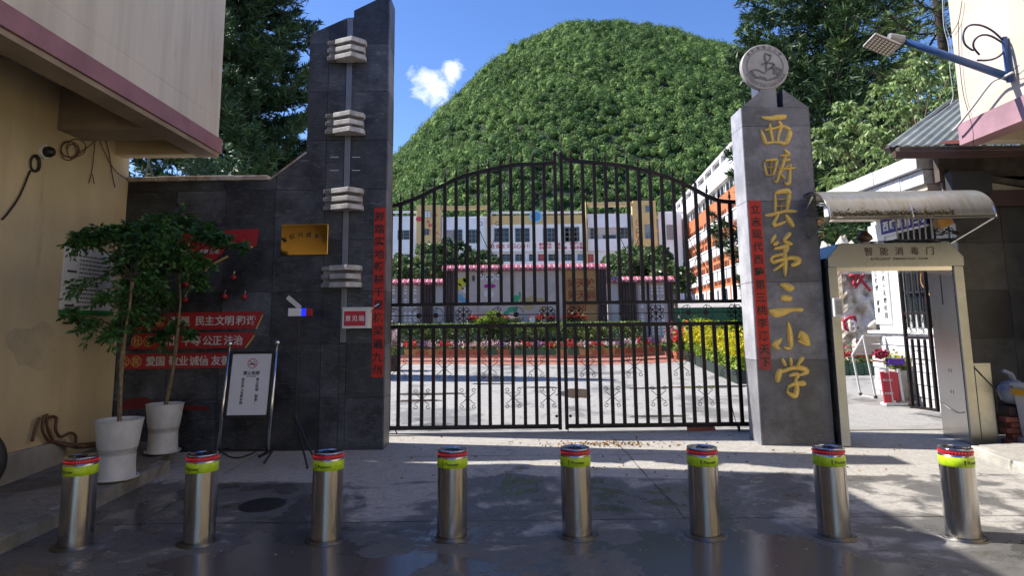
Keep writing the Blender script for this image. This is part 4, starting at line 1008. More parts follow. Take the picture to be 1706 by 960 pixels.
for px, sd in ((698, -1), (726, 1), (831, -1), (860, 1)): discorn(t, gx_(px, 527)[0], zc, s * .9); arcs(t, gx_(px, 527)[0] - sd * .02, zc, s, sd)
arcs(t, gx_(652, 527)[0], zc, s, 1)
for k in (2, 6, 10, 13): xscroll(t, B[k], zbot + .36, .105, .10, .028)
for k in (0, 4, 8, 12): xscroll(t, B[k], zbot + .74, .105, .10, .028)
for k in (8,): xscroll(t, B[k], zr1 + .72, .15, .34, .036)
MB().lathe((xl1 - .045, YG - .03, zbot + .13), [(.001, -.012), (.018, -.01), (.02, 0)], 10, 'y', cap=False).build('bolt_knob', M['iron'], t)
p = MB().tube([(xl0 + .1, YG, zbot - .02), (xl0 + .13, YG - .02, gz(YG) + .005)], .008, 6).build('drop_rod', M['iron'], t)
t, zc, s, B = gate_leaf(1, 'right leaf of the black iron gate, hinged on the pillar with golden characters', cr_, brr, (xr0, xr1 - .01), 1)
for px in (958, 1093, 1225): flower('flower_scroll', t, gx_(px, 524)[0], zc, s * 1.0)
for px, sd in ((1008, -1), (1036, 1), (1147, -1), (1176, 1)): discorn(t, gx_(px, 523)[0], zc, s * .9); arcs(t, gx_(px, 523)[0] - sd * .02, zc, s, sd)
for k in (3, 7, 11): xscroll(t, B[k], zbot + .36, .105, .10, .028)
for k in (1, 5, 9, 13): xscroll(t, B[k], zbot + .74, .105, .10, .028)
for k in (5, 11): xscroll(t, B[k], zr1 + .60, .15, .34, .036)
MB().lathe((xr0 + .045, YG - .03, zbot + .13), [(.001, -.012), (.018, -.01), (.02, 0)], 10, 'y', cap=False).build('bolt_knob', M['iron'], t)
MB().tube([(xr0 + .01, YG - .03, zbot + .1), (xr0 + .01, YG - .03, gz(YG) + .003)], .006, 6).build('drop_rod', M['iron'], t)
d = MB().tube([P(1212, 640, YG - .05), P(1222, 690, YG - .06), P(1231, 720, YG - .08)], .005, 5); d.tube([P(1231, 706, YG - .08), P(1231, 721, YG - .08)], .016, 6); d.build('hanging_padlock', M['black'], t)
# ================================================================== RIGHT PILLAR
YR = 7.74
def pr(px, py): return XZ(px, py, YR)
xa = pr(1252, 450)[0]; xb = pr(1366, 450)[0]; xm0 = pr(1270, 165)[0]; xm1 = pr(1303, 165)[0]
zs_ = pr(1290, 179)[1]; zpk = pr(1285, 149)[1]; zb = gz(YR) - .05; DP = .36
t = thing('gate_pillar', 'grey slate gate pillar with large golden characters on the right of the gate', 'pillar', ((xa + xb) / 2, YR, gz(YR)))
MB().prism([(xa, zb), (xb, zb), (xb, zs_), (xm1 + .01, zpk), (xm1, zs_ + .0), (xm0, zs_), (xm0, zpk), (xa, zs_)], YR, YR + DP).build('core', M['slate_body'], t)
MB().box(xm0 + .002, xm1 - .045, YR + .05, YR + DP - .02, zs_ - .02, zpk + .16).build('stem', M['metal_strip'], t)
poly = [(xa, zb), (xb, zb), (xb, zs_), (xm1 + .01, zpk), (xm1, zs_), (xm0, zs_), (xm0, zpk), (xa, zs_)]
zz = [zb + .02, pr(1300, 600)[1], pr(1300, 470)[1], pr(1300, 335)[1], pr(1300, 210)[1], zs_ + .003, zpk + .05]
tile_face([(xa, zb), (xb, zb), (xb, zs_), (xa, zs_)], [xa, xb], zz, YR, t, M['pslate'], seed=12)
tile_face([(xa, zs_), (xm0, zs_), (xm0, zpk)], [xa, xm0 + .01], [zs_, zpk + .1], YR, t, M['pslate'], seed=13)
tile_face([(xm1, zs_), (xb, zs_), (xm1 + .01, zpk)], [xm1, xb], [zs_, zpk + .1], YR, t, M['pslate'], seed=14)
for a, b in zip(zz[:-2], zz[1:-1]):
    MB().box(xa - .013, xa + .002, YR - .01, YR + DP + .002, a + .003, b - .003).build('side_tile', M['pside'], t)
    MB().box(xb - .002, xb + .012, YR - .01, YR + DP + .002, a + .003, b - .003).build('side_tile', M['pslate'], t)
YPF = YR - .016
x0, z1 = pr(1243, 335); x1, z0 = pr(1283, 616)
xc0 = xa + .012
couplet(xc0, xc0 + .145, z0, z1, YPF, '立志现代西畴第三桃李满天下', 'red paper couplet with black calligraphy on the grey pillar, its lower end torn', faded=.26)
# golden brush characters: strokes (centre line + width) measured on the sign
def stroke(mb, pts, conv):
    P3 = [conv(a, b) for a, b, w in pts]; k = conv(1, 0)[2] if False else None
    sc = (Vector(conv(100, 0)) - Vector(conv(0, 0))).length / 100
    sm = smooth_path([Vector(p) for p in P3], 4); ws = smooth_path([Vector((w, 0, 0)) for a, b, w in pts], 4)
    base = len(mb.v); n = len(sm)
    for i, p in enumerate(sm):
        d = sm[min(i + 1, n - 1)] - sm[max(i - 1, 0)]; d = d.normalized() if d.length else Vector((1, 0, 0)); sd = Vector((-d.z, 0, d.x)); w = max(ws[i].x, 6) * sc * .86
        if i in (0, n - 1): w *= .55
        lo = Vector((0, 0, 0)); mb.v += [tuple(p + sd * w), tuple(p + sd * w * .6 + Vector((0, -.014, 0))), tuple(p + Vector((0, -.024, 0))), tuple(p - sd * w * .6 + Vector((0, -.014, 0))), tuple(p - sd * w)]
    for i in range(n - 1):
        for j in range(4): mb.f.append((base + i * 5 + j, base + i * 5 + j + 1, base + i * 5 + 6 + j, base + i * 5 + 5 + j))
    for e, s_ in ((0, 1), (n - 1, -1)): mb.f.append(tuple(base + e * 5 + j for j in ((0, 1, 2, 3, 4) if s_ > 0 else (4, 3, 2, 1, 0))))
def c7(a, b): return tuple(P(1240 + a / 4.367, 180 + b / 4.367, YPF - .0005))
def c8(a, b): return tuple(P(1260 + a / 3.2, 380 + b / 3.2, YPF - .0005))
GOLD = [(c7, [[(120, 66, 8), (180, 74, 20), (250, 66, 24), (306, 62, 22)], [(116, 150, 6), (135, 200, 18), (156, 262, 20)], [(150, 258, 16), (225, 248, 12), (308, 262, 22)],
  [(145, 160, 10), (200, 152, 12), (280, 132, 14), (334, 162, 20)], [(334, 162, 22), (320, 215, 24), (300, 266, 18)], [(184, 108, 9), (192, 180, 18), (206, 248, 12)], [(246, 98, 18), (266, 128, 18), (250, 190, 14), (240, 250, 12)]]),
 (c7, [[(140, 388, 8), (150, 440, 12), (162, 492, 14)], [(148, 384, 10), (200, 378, 12), (238, 374, 14)], [(238, 374, 14), (226, 430, 14), (208, 490, 12)], [(160, 490, 11), (210, 486, 11)], [(156, 436, 9), (226, 428, 9)], [(192, 384, 10), (190, 484, 10)],
  [(290, 304, 12), (312, 325, 20), (332, 342, 12)], [(258, 350, 8), (295, 345, 12), (330, 344, 12)], [(268, 392, 8), (300, 380, 14), (334, 376, 12)], [(300, 340, 10), (280, 410, 16), (255, 480, 16), (232, 540, 10), (206, 520, 5)], [(245, 440, 8), (310, 442, 10), (372, 438, 10)], [(336, 406, 12), (330, 470, 14), (326, 540, 18), (308, 552, 14), (286, 540, 6)], [(262, 482, 8), (280, 500, 12), (292, 516, 10)], [(270, 470, 8), (305, 430, 8), (345, 410, 10)]]),
 (c7, [[(218, 620, 10), (226, 690, 14), (222, 762, 12)], [(222, 622, 12), (270, 606, 20), (318, 606, 24), (330, 630, 18)], [(328, 625, 22), (316, 690, 18), (308, 752, 14)], [(234, 668, 9), (304, 662, 9)], [(232, 716, 9), (304, 712, 9)], [(145, 782, 8), (200, 776, 16), (290, 752, 14), (382, 752, 14)], [(250, 768, 12), (225, 815, 14), (206, 856, 18)], [(206, 856, 18), (245, 848, 14), (300, 826, 14)], [(298, 776, 12), (330, 820, 24), (358, 866, 16)], [(265, 690, 8), (262, 760, 8)]]),
 (c8, [[(102, 36, 10), (88, 60, 12), (76, 84, 5)], [(86, 92, 5), (104, 82, 14), (118, 74, 8)], [(182, 26, 14), (160, 48, 14), (140, 66, 6)], [(140, 66, 8), (168, 78, 14), (192, 86, 10)], [(92, 112, 8), (128, 104, 12), (162, 98, 16), (160, 120, 12), (146, 140, 10)], [(148, 140, 10), (110, 146, 10), (82, 158, 10), (80, 186, 14)], [(80, 186, 12), (140, 168, 12), (196, 158, 14), (226, 172, 20), (206, 192, 16), (182, 200, 8)], [(148, 96, 10), (154, 180, 16), (152, 262, 8)], [(146, 186, 10), (120, 208, 10), (88, 228, 7)]]),
 (c8, [[(122, 302, 6), (150, 308, 18), (178, 318, 24), (200, 324, 12)], [(126, 378, 8), (150, 374, 20), (190, 378, 16)], [(64, 440, 8), (100, 452, 26), (140, 448, 24), (190, 436, 14), (250, 436, 14)]]),
 (c8, [[(168, 498, 8), (178, 560, 18), (184, 640, 16)], [(184, 640, 14), (160, 642, 10), (142, 632, 4)], [(134, 586, 5), (118, 606, 16), (96, 622, 20), (78, 620, 5)], [(96, 625, 12), (112, 640, 14), (124, 648, 5)], [(222, 590, 6), (236, 560, 14), (254, 584, 28), (270, 606, 22), (284, 628, 6)], [(218, 600, 5), (245, 612, 10), (280, 628, 8)]]),
 (c8, [[(134, 694, 8), (146, 716, 12), (156, 738, 8)], [(178, 690, 8), (184, 712, 12), (184, 738, 8)], [(248, 688, 16), (232, 714, 12), (214, 740, 6)], [(132, 752, 14), (118, 785, 20), (112, 824, 12)], [(132, 768, 12), (190, 748, 12), (238, 748, 16), (270, 764, 18), (248, 778, 12), (224, 788, 5)], [(172, 790, 6), (200, 782, 12), (224, 784, 12), (206, 810, 10)], [(206, 808, 12), (216, 850, 16), (208, 892, 18), (186, 890, 12), (164, 872, 8), (170, 848, 6)], [(164, 850, 8), (205, 832, 12), (262, 830, 18)]])]
for ch, (cv, sts) in zip('西畴县第三小学', GOLD):
    mb = MB()
    for st in sts: stroke(mb, st, cv)
    mb.build('golden_character', M['gold'], t, smooth=True)
# medallion
mc = P(1272.5, 113, YR + .08); rr = 42 / F_PX * YR * .985
t = thing('school_medallion', 'round pale stone medallion with an open book emblem on top of the pillar', 'medallion', tuple(mc))
MB().lathe(mc, [(.001, -.04), (rr * .97, -.04), (rr, -.03), (rr, .03), (rr * .97, .04), (.001, .04)], 56, 'y', cap=False).build('disc', M['medal'], t)
yf = mc.y - .0415
def rg_(mb, r0, r1, n=56, a0=0, a1=2 * PI): 
    for i in range(n):
        e, f = a0 + (a1 - a0) * i / n, a0 + (a1 - a0) * (i + 1) / n
        mb.add([(mc.x + r * math.cos(q), yf + dy, mc.z + r * math.sin(q)) for r, q, dy in ((r0, e, -.004), (r0, f, -.004), (r1, f, -.004), (r1, e, -.004), (r0, e, 0), (r0, f, 0), (r1, f, 0), (r1, e, 0))], [(0, 1, 2, 3), (0, 4, 5, 1), (2, 6, 7, 3)])
mb = MB(); rg_(mb, rr * .775, rr * .76); mb.build('ring', M['medald'], t)
def md(a, b): return (mc.x + (a - 500) / 340 * rr, yf, mc.z - (b - 440) / 340 * rr)
def st2(mb, pts):
    mb_ = pts; P3 = [Vector(md(a, b)) for a, b, w in pts]; sm = smooth_path(P3, 4); ws = smooth_path([Vector((w, 0, 0)) for a, b, w in pts], 4); n = len(sm); base = len(mb.v)
    for i, p in enumerate(sm):
        d = (sm[min(i + 1, n - 1)] - sm[max(i - 1, 0)]).normalized(); sd = Vector((-d.z, 0, d.x)); w = ws[i].x / 680 * rr
        mb.v += [tuple(p + sd * w), tuple(p + sd * w + Vector((0, -.006, 0))), tuple(p - sd * w + Vector((0, -.006, 0))), tuple(p - sd * w)]
    for i in range(n - 1):
        for j in range(3): mb.f.append((base + i * 4 + j, base + i * 4 + j + 1, base + i * 4 + 5 + j, base + i * 4 + 4 + j))
mb = MB()
for st in ([(270, 510, 14), (320, 490, 22), (400, 490, 18), (480, 540, 16)], [(280, 520, 18), (340, 600, 24), (420, 610, 18), (520, 645, 22)], [(300, 500, 14), (360, 590, 22)], [(360, 600, 14), (440, 590, 10), (515, 625, 14)],
           [(480, 540, 14), (560, 470, 26), (640, 460, 40), (735, 490, 22)], [(735, 490, 20), (690, 560, 50), (660, 600, 40), (530, 640, 22)], [(640, 480, 60), (640, 560, 60)],
           [(516, 230, 18), (505, 300, 26), (520, 380, 28), (515, 480, 26)], [(450, 410, 22), (500, 390, 20), (560, 385, 18), (620, 395, 26), (640, 430, 18)], [(516, 240, 12), (560, 260, 14), (590, 290, 16), (570, 340, 18), (530, 380, 16)], [(545, 260, 12), (600, 270, 18)], [(620, 400, 18), (600, 450, 16), (560, 480, 14)]): st2(mb, st)
mb.build('book_emblem', M['medald'], t)
mb = MB()
for i, ch in enumerate('西畴县第三小学'):
    a = math.radians(90 + 50 - i * 100 / 6); xd_ = Vector((math.sin(a), 0, -math.cos(a))); put(mb, ch, (mc.x + rr * .87 * math.cos(a), yf - .002, mc.z + rr * .87 * math.sin(a)), .042, xd_, (math.cos(a), 0, math.sin(a)), .03)
s_ = 'XICHOUXIANDISANXIAOXUE'
for i, ch in enumerate(s_):
    a = math.radians(270 - 66 + i * 132 / (len(s_) - 1)); xd_ = Vector((-math.sin(a), 0, math.cos(a))); put(mb, ch, (mc.x + rr * .86 * math.cos(a), yf - .002, mc.z + rr * .86 * math.sin(a)), .042, xd_, (-math.cos(a), 0, -math.sin(a)), .03, center=True)
mb.build('lettering', M['medald'], t)
# ================================================================== BOLLARDS
RB_ = .112; HB = .645
B0 = [(124.5, 918), (331, 912), (543, 908), (753, 903), (962, 900), (1176, 900), (1391, 902), (1606.5, 904)]
def ringtext(mb, s, a0, z, size, R):
    vs, fs = glyph(s, .02); w = max(v[0] for v in vs); k = size / R
    mb.add([(R * math.sin(a0 + (x - w / 2) * k), -R * math.cos(a0 + (x - w / 2) * k), z + (y - .35) * size) for x, y in vs], fs)
def bollard0():
    t = thing('bollard', 'x', 'bollard', (0, 0, 0), 'row of stainless steel bollards across the street')
    MB().lathe((0, 0, 0), [(RB_, -.02), (RB_, .54)], 48, cap=False).build('body', M['steel'], t, smooth=True)
    MB().lathe((0, 0, 0), [(RB_ + .0005, .520), (RB_ + .0025, .522), (RB_ + .0025, .588), (RB_ + .0005, .590)], 48, cap=False).build('reflective_band', M['neon'], t, smooth=True)
    MB().lathe((0, 0, 0), [(RB_, .54), (RB_, .601), (RB_ - .003, .603)], 48, cap=False).build('neck', M['steel'], t, smooth=True)
    MB().lathe((0, 0, 0), [(RB_ - .002, .602), (RB_ - .002, .640)], 48, cap=False).build('led_band', M['ledbody'], t, smooth=True)
    mb = MB()
    for i in range(34):
        a = 2 * PI * i / 34; c = Vector(((RB_ - .001) * math.cos(a), (RB_ - .001) * math.sin(a), .622)); mb.box(c.x - .0034, c.x + .0034, c.y - .0034, c.y + .0034, c.z - .005, c.z + .005)
    mb.build('led_lights', M['ledred'], t)
    cp_ = MB().lathe((0, 0, 0), [(RB_ - .002, .638), (RB_, .641), (RB_, .646), (RB_ - .004, .650), (RB_ - .03, .651), (RB_ - .031, .648), (.03, .648), (.001, .648)], 48, cap=False).build('cap', M['captop'], t, smooth=True)
    MB().box(-.045, .045, -.006, .006, .6475, .652).box(-.006, .006, -.045, .045, .6475, .6518).build('key_slot', M['black'], cp_)
    mb = MB(); ringtext(mb, 'Pioneer', .05, .554, .034, RB_ + .0035)
    for a, b, c, d in ((-.62, -.50, .570, .566), (-.60, -.57, .566, .544), (-.55, -.52, .566, .544)):
        R = RB_ + .0035; mb.quad(*[(R * math.sin(x), -R * math.cos(x), z) for x, z in ((a, c), (b, c), (b, d), (a, d))])
    R = RB_ + .0035; mb.quad(*[(R * math.sin(x), -R * math.cos(x), z) for x, z in ((-.60, .544), (-.56, .534), (-.52, .544))])
    mb.build('lettering', M['ink'], t)
    MB().lathe((0, 0, 0), [(RB_ + .002, .006), (RB_ + .016, .007), (RB_ + .018, .003), (RB_ + .034, .003), (RB_ + .036, .007), (RB_ + .046, .006), (RB_ + .048, .002), (RB_ + .048, -.03)], 48, cap=False).build('base_ring', M['ringsteel'], t, smooth=False)
    return t
labs = ['leftmost bollard of the row, in front of the nearer white planter', 'second bollard from the left, below the no smoking sign stand', 'third bollard from the left, in front of the tripod lamp', 'fourth bollard from the left, in front of the left gate leaf',
        'bollard standing before the meeting stiles of the two gate leaves', 'bollard before the right gate leaf, left of the golden character pillar', 'second bollard from the right, in front of the slate pillar foot', 'rightmost bollard of the row, partly in the sun by the right kerb']
rots = [-.35, -.25, -.05, .0, .05, .2, .3, .45]
b0 = None
for i, (px, py) in enumerate(B0):
    g = G(px, py); Y = g.y + RB_; x = P(px, py, Y).x; loc = (x, Y, gz(Y) - .004)
    lb = 'stainless steel bollard with a yellow band: ' + labs[i]
    lb = labs[i][0].upper() + labs[i][1:]; lb = 'Stainless steel ' + labs[i]
    if b0 is None:
        b0 = bollard0(); b0.location = loc; b0.scale = (1, 1, .972); b0['label'] = lb; b0.rotation_euler.z = rots[0] + math.atan2(x, Y) * -0
    else: bn_ = copy_thing(b0, loc, lb, rots[i]); bn_.rotation_euler.x = [0, .004, -.006, .003, 0, .007, -.004, .005][i]; bn_.rotation_euler.y = [0, -.005, .004, .006, -.004, .003, .006, -.003][i]
# ================================================================== SCOOTER at the left edge
g = G(-47, 829, PVH); YM = g.y; R_ = .29; cx, cz = P(-47, 772, YM).x, gz(YM) + PVH + R_
t = thing('scooter', 'black scooter parked on the left pavement, only its front tyre showing', 'scooter', (cx, YM, gz(YM) + PVH))
def torus(mb, c, R, r, n=32, m_=8):
    b = len(mb.v)
    for i in range(n):
        a = 2 * PI * i / n
        for j in range(m_):
            q = 2 * PI * j / m_; mb.v.append((c[0] + (R + r * math.cos(q)) * math.cos(a), c[1] + r * 1.1 * math.sin(q), c[2] + (R + r * math.cos(q)) * math.sin(a)))
    for i in range(n):
        for j in range(m_): mb.f.append((b + i * m_ + j, b + i * m_ + (j + 1) % m_, b + ((i + 1) % n) * m_ + (j + 1) % m_, b + ((i + 1) % n) * m_ + j))
for dx in (0, -1.25):
    w = MB(); torus(w, (cx + dx, YM, cz), R_ - .05, .05); wo = w.build('wheel', M['rubber'], t, smooth=True)
    r_ = MB().lathe((cx + dx, YM, cz), [(.03, -.03), (.05, -.02), (.19, -.012), (.2, .0), (.19, .012), (.05, .02), (.03, .03)], 24, 'y'); r_.build('rim', M['grey'], wo)
MB().tube([(cx, YM - .07, cz), (cx - .12, YM - .06, cz + .35), (cx - .25, YM, cz + .7)], .02, 8).tube([(cx, YM + .07, cz), (cx - .12, YM + .06, cz + .35), (cx - .25, YM, cz + .7)], .02, 8).build('fork', M['chrome'], t)
MB().prism([(cx - .2, cz + .7), (cx - .1, cz + .45), (cx - .35, cz - .05), (cx - .8, cz - .1), (cx - 1.4, cz + .15), (cx - 1.5, cz + .4), (cx - .8, cz + .38), (cx - .7, cz + .05), (cx - .45, cz + .05), (cx - .33, cz + .7)], YM - .13, YM + .13).build('body', M['black'], t, bevel=.03)
MB().prism([(cx - .75, cz + .39), (cx - 1.5, cz + .42), (cx - 1.45, cz + .5), (cx - .8, cz + .47)], YM - .12, YM + .12).build('seat', M['rubber'], t, bevel=.02)
MB().tube([(cx - .28, YM - .32, cz + .74), (cx - .26, YM, cz + .72), (cx - .28, YM + .32, cz + .74)], .015, 6).build('handlebar', M['black'], t)
# ================================================================== RIGHT BUILDING
YE2 = 7.6; c = P(1606, 241, YE2); XR = c.x; ZRB = c.z; ZRP = P(1606.5, 206, YE2).z
t = thing('overhanging_building', 'cream building with a mauve band and a street lamp at the upper right', 'building', (XR + 1, 0, 0))
MB().box(XR, XR + 7, YB, YE2, ZRB + .42, 9).build('upper_wall', M['cream_r'], t)
MB().box(XR + .001, XR + .2, YB, YE2 - .001, ZRP, ZRB + .419).box(XR + .201, XR + 7, YE2 - .2, YE2 - .001, ZRB + .0, ZRB + .419).build('upper_wall', M['cream_r'], t)
MB().box(XR - .03, XR + .2, YB, YE2 + .03, ZRB, ZRP).build('band', M['pinkband_r'], t)['label'] = 'mauve painted band along the foot of the overhang'
MB().box(XR + 1.1, XR + 7, YB, YE2 - .02, -1, ZRB + .43).build('lower_wall', M['ochre'], t)
# street lamp
XA = XR - .02; br = PX(1684, 128, XA); YL = br.y; zA_ = PX(1672, 68, XA).z; zB_ = br.z
t = thing('street_lamp', 'blue street lamp arm with a square LED head fixed to the cream wall', 'street lamp', tuple(br))
MB().beam((XA - .02, YL, zB_ - .06), (XA - .02, YL, zA_ + .03), .035, .05, (1, 0, 0)).build('wall_bracket', M['bluepaint'], t, bevel=.004)
tip = P(1502, 66, YL); tip2 = P(1490, 62, YL)
MB().tube([(XA - .03, YL, zB_), tuple(tip)], [.045, .035], 14).build('arm', M['bluepaint'], t, smooth=True)
def lp(a, b): return P(a, b, YL)
mb = MB().tube(smooth_path([lp(1672, 68), lp(1655, 52), lp(1635, 42), lp(1615, 42), lp(1605, 55), lp(1607, 72), lp(1618, 82), lp(1624, 83)]), .011, 6)
mb.tube(smooth_path([lp(1672, 72), lp(1652, 60), lp(1636, 58), lp(1624, 66), lp(1622, 78), lp(1632, 91)]), .011, 6)
mb.tube(smooth_path([lp(1674, 72), lp(1672, 86), lp(1660, 96), lp(1645, 100), lp(1628, 100)]), .011, 6); mb.build('scroll', M['navy'], t, smooth=True)
# LED head: slab whose lit face looks down and to the street
h0, h1, h2, h3 = P(1437, 78, YL + .05), P(1458, 56, YL - .11), P(1502, 74, YL - .11), P(1480, 96, YL + .05)
h0, h1, h2, h3 = [Vector(v) for v in (h0, h1, h2, h3)]; h2 = h1 + (h3 - h0)
nn = (h1 - h0).cross(h3 - h0).normalized()
if nn.z > 0: nn = -nn
cen = (h0 + h1 + h2 + h3) / 4
def hq(k, d): return [cen + (v - cen) * k + nn * d for v in (h0, h1, h2, h3)]
def frus(mb, A, B):
    mb.add(A + B, [(0, 1, 2, 3), (7, 6, 5, 4)] + [(i, 4 + i, 4 + (i + 1) % 4, (i + 1) % 4) for i in range(4)])
mb = MB(); frus(mb, hq(1, 0), hq(1, -.035)); frus(mb, hq(.96, -.034), hq(.7, -.07)); hd = mb.build('lamp_head', M['lamphead'], t, bevel=.006)
for k in range(-3, 4): 
    a = cen.lerp((h0 + h1) / 2, .1) + (h3 - h0).normalized() * k * .035 - nn * .075; 
    MB().beam(a - (h1 - h0) * .3, a + (h1 - h0) * .3, .006, .03, nn).build('cooling_rib', M['lamphead'], hd)
mb = MB(); frus(mb, hq(.86, .004), hq(.86, -.002)); mb.build('led_plate', M['beamdark'], hd)
mb = MB()
for i in range(6):
    for j in range(7):
        u_, v_ = .14 + .72 * i / 5, .12 + .76 * j / 6; p = (h0 * (1 - u_) + h1 * u_) * (1 - v_) + (h3 * (1 - u_) + h2 * u_) * v_ + nn * .006
        e1 = (h1 - h0).normalized() * .010; e2 = (h3 - h0).normalized() * .013; mb.quad(p - e1 - e2, p + e1 - e2, p + e1 + e2, p - e1 + e2)
mb.build('led_lens', M['led'], hd)
MB().tube([tip + Vector((.02, 0, 0)), tip2 + Vector((-.06, 0, .0))], .05, 10).build('arm_clamp', M['grey'], t)
# conduit and wires on the right wall
wall_cable([[(1706, 120), (1690, 128), (1670, 137), (1640, 175), (1612, 210), (1604, 217)]], .014, 'grey conduit running down across the cream wall from the lamp bracket', name='conduit', mt='lettergrey', X=XR, off=-.12, cat='conduit')
wall_cable([[(1607, 0), (1601, 35), (1590, 55)], [(1601, 35), (1602, 90), (1608, 150), (1617, 185), (1625, 215), (1626, 240)]], .004, 'thin dark wire hanging down the edge of the cream wall', mt='black', X=XR, off=-.03)
wall_cable([[(1706, 108), (1690, 122), (1700, 124), (1706, 122)]], .004, 'thin wire entering the lamp bracket from the right', mt='black', X=XR, off=-.05)
mb = MB()
for path in ([(1570, -20), (1572, 40), (1580, 75), (1582, 110), (1586, 140), (1588, 160), (1583, 175)], [(1575, -20), (1573, 30), (1583, 65), (1590, 110)]):
    mb.tube(smooth_path([P(a, b, 8.6) for a, b in path]), .005, 4)
tag(mb.build('cable', M['lettergrey'], org=tuple(P(1583, 110, 8.6)), smooth=True), 'pale overhead wires dropping to the corrugated roof', 'cable')
# ================================================================== CORRUGATED LEAN-TO ROOF
A, B, C_, D_ = P(1476, 252, 7.9), P(1582, 165, 9.2), P(1700, 170, 9.2), P(1706, 243, 7.9)
D_.z = P(1500, 243, 7.9).z; A.z = D_.z; C_.z = B.z; C_.x = B.x + 2.2; D_.x = A.x + 2.4
t = thing('corrugated_roof', 'grey corrugated lean-to roof with a rusty patch beside the cream building', 'roof', ((A.x + D_.x) / 2, 8.3, A.z))
N_ = 96; vs, fs = [], []
for i in range(N_ + 1):
    u_ = i / N_; w = .014 * math.sin(u_ * 2 * PI * 20)
    for p, q in ((A, D_), (B, C_)):
        v = p.lerp(q, u_); vs.append((v.x, v.y, v.z + w))
for i in range(N_): fs.append((2 * i, 2 * i + 2, 2 * i + 3, 2 * i + 1))
mb = MB(); n0 = len(vs); mb.add(vs + [(x, y, z - .008) for x, y, z in vs], fs + [tuple(n0 + k for k in f[::-1]) for f in fs]); mb.build('sheet', M['roofsheet'], t, smooth=True)
e1 = (D_ - A).normalized(); e2 = (B - A).normalized(); nr = e1.cross(e2).normalized(); s0 = A + e1 * .62 + nr * .022
MB().add([s0, s0 + e1 * .34, s0 + e1 * .42 + e2 * .2, s0 + e1 * .12 + e2 * .16], [(0, 1, 2, 3)]).build('rust_patch', M['rust'], t)
MB().box(A.x + .12, D_.x, 7.82, 7.9, A.z - .10, A.z - .03).build('eaves_board', M['beamdark'], t, bevel=.006)
MB().box(A.x + .02, D_.x, 7.74, 7.81, A.z - .19, A.z - .105).build('eaves_board', M['brown'], t, bevel=.006)
MB().beam(A + Vector((.05, .05, -.05)), B + Vector((.05, 0, -.05)), .06, .08).build('rafter', M['beamdark'], t)
# dark brown timber/beam zone under it
zt_, zb_ = P(1640, 252, 8.05).z, P(1640, 318, 8.05).z
t = thing('old_beam', 'dark weathered beams and plank wall under the corrugated roof', 'beam', (P(1640, 300, 8.1).x, 8.1, zb_))
x0 = P(1574, 290, 8.1).x
MB().box(x0, XR + 2.5, 8.2, 8.3, zt_ - .35, zt_ + .05).build('plank_wall', M['beamdark'], t)
MB().beam((x0 + .1, 8.15, zt_ - .25), (XR + 1.6, 8.15, zt_ - .5), .1, .07).build('beam', M['beamdark'], t, bevel=.01)
MB().box(x0 + .05, x0 + .55, 8.05, 8.18, zb_ - .03, zb_ + .26).build('bracket_box', M['slate_body'], t)
MB().box(x0 + .1, XR + 2.5, 8.31, 8.36, zb_ - .1, zt_ - .34).build('back_board', M['beigewall'], t)
MB().box(x0 + .55, XR + 2.5, 8.2, 8.26, zb_ - .03, zb_ + .22).build('lower_board', M['cream'], t)
# ================================================================== BLACK WALL on the right
YK = 8.15; xk = P(1612, 560, YK).x; zk = P(1650, 345, YK).z; zk2 = P(1650, 318, YK).z
t = thing('side_wall', 'black tiled wall with a brown lintel on the far right behind the bin', 'wall', (xk + 1, YK, gz(YK)))
MB().box(xk, XR + 4, YK + .012, YK + .4, gz(YK) - .1, zk).build('wall_body', M['slate_body'], t)
MB().box(P(1560, 330, YK).x, XR + 4, YK - .06, YK + .4, zk + .002, zk2).build('lintel', M['brown'], t, bevel=.01)
tile_face([(xk, gz(YK) - .05), (XR + 4, gz(YK) - .05), (XR + 4, zk), (xk, zk)], frange(xk, XR + 1.6, .58), frange(gz(YK) - .05, zk, .6), YK + .016, t, M['dslate'], seed=31)
# ================================================================== CANOPY over the side entrance
XCL, XCR = P(1381, 360, 7.15).x, P(1661, 357, 7.15).x; YC0, YC1 = 7.15, 7.95; zf0 = (P(1381, 360, YC0).z + P(1661, 357, YC0).z) / 2; ztop_c = P(1480, 320, 7.62).z; zb1 = P(1334, 337, YC1).z
def carc(n=14):
    ym, out = 7.62, []
    for i in range(n + 1):
        a = PI * (.0 + i / n * .5); out.append((YC0 + (ym - YC0) * (1 - math.cos(a)), zf0 + (ztop_c - zf0) * math.sin(a)))
    for i in range(1, n // 2 + 1):
        a = i / (n // 2) * PI / 2; out.append((ym + (YC1 - ym) * math.sin(a), ztop_c - (ztop_c - zb1) * (1 - math.cos(a))))
    return out
ca = carc(); t = thing('entrance_canopy', 'curved weathered metal canopy over the side entrance, moss along its front edge', 'canopy', ((XCL + XCR) / 2, 7.5, zf0))
mb = MB(); vs = []
for y, z in ca: vs += [(XCL, y, z), (XCR, y, z)]
for y, z in ca: vs += [(XCL, y + .002, z - .012), (XCR, y + .002, z - .012)]
n2 = len(ca) * 2; fs = []
for i in range(len(ca) - 1): fs += [(2 * i, 2 * i + 1, 2 * i + 3, 2 * i + 2), (n2 + 2 * i, n2 + 2 * i + 2, n2 + 2 * i + 3, n2 + 2 * i + 1)]
fs += [(0, n2, n2 + 1, 1)]
mb.add(vs, fs); mb.build('sheet', M['canopy'], t, smooth=True)
for x in (XCL + .015, (XCL + XCR) / 2, XCR - .015):
    MB().tube([(x, y, z - .024) for y, z in ca], .014, 6).build('rib', M['chrome'], t, smooth=True)
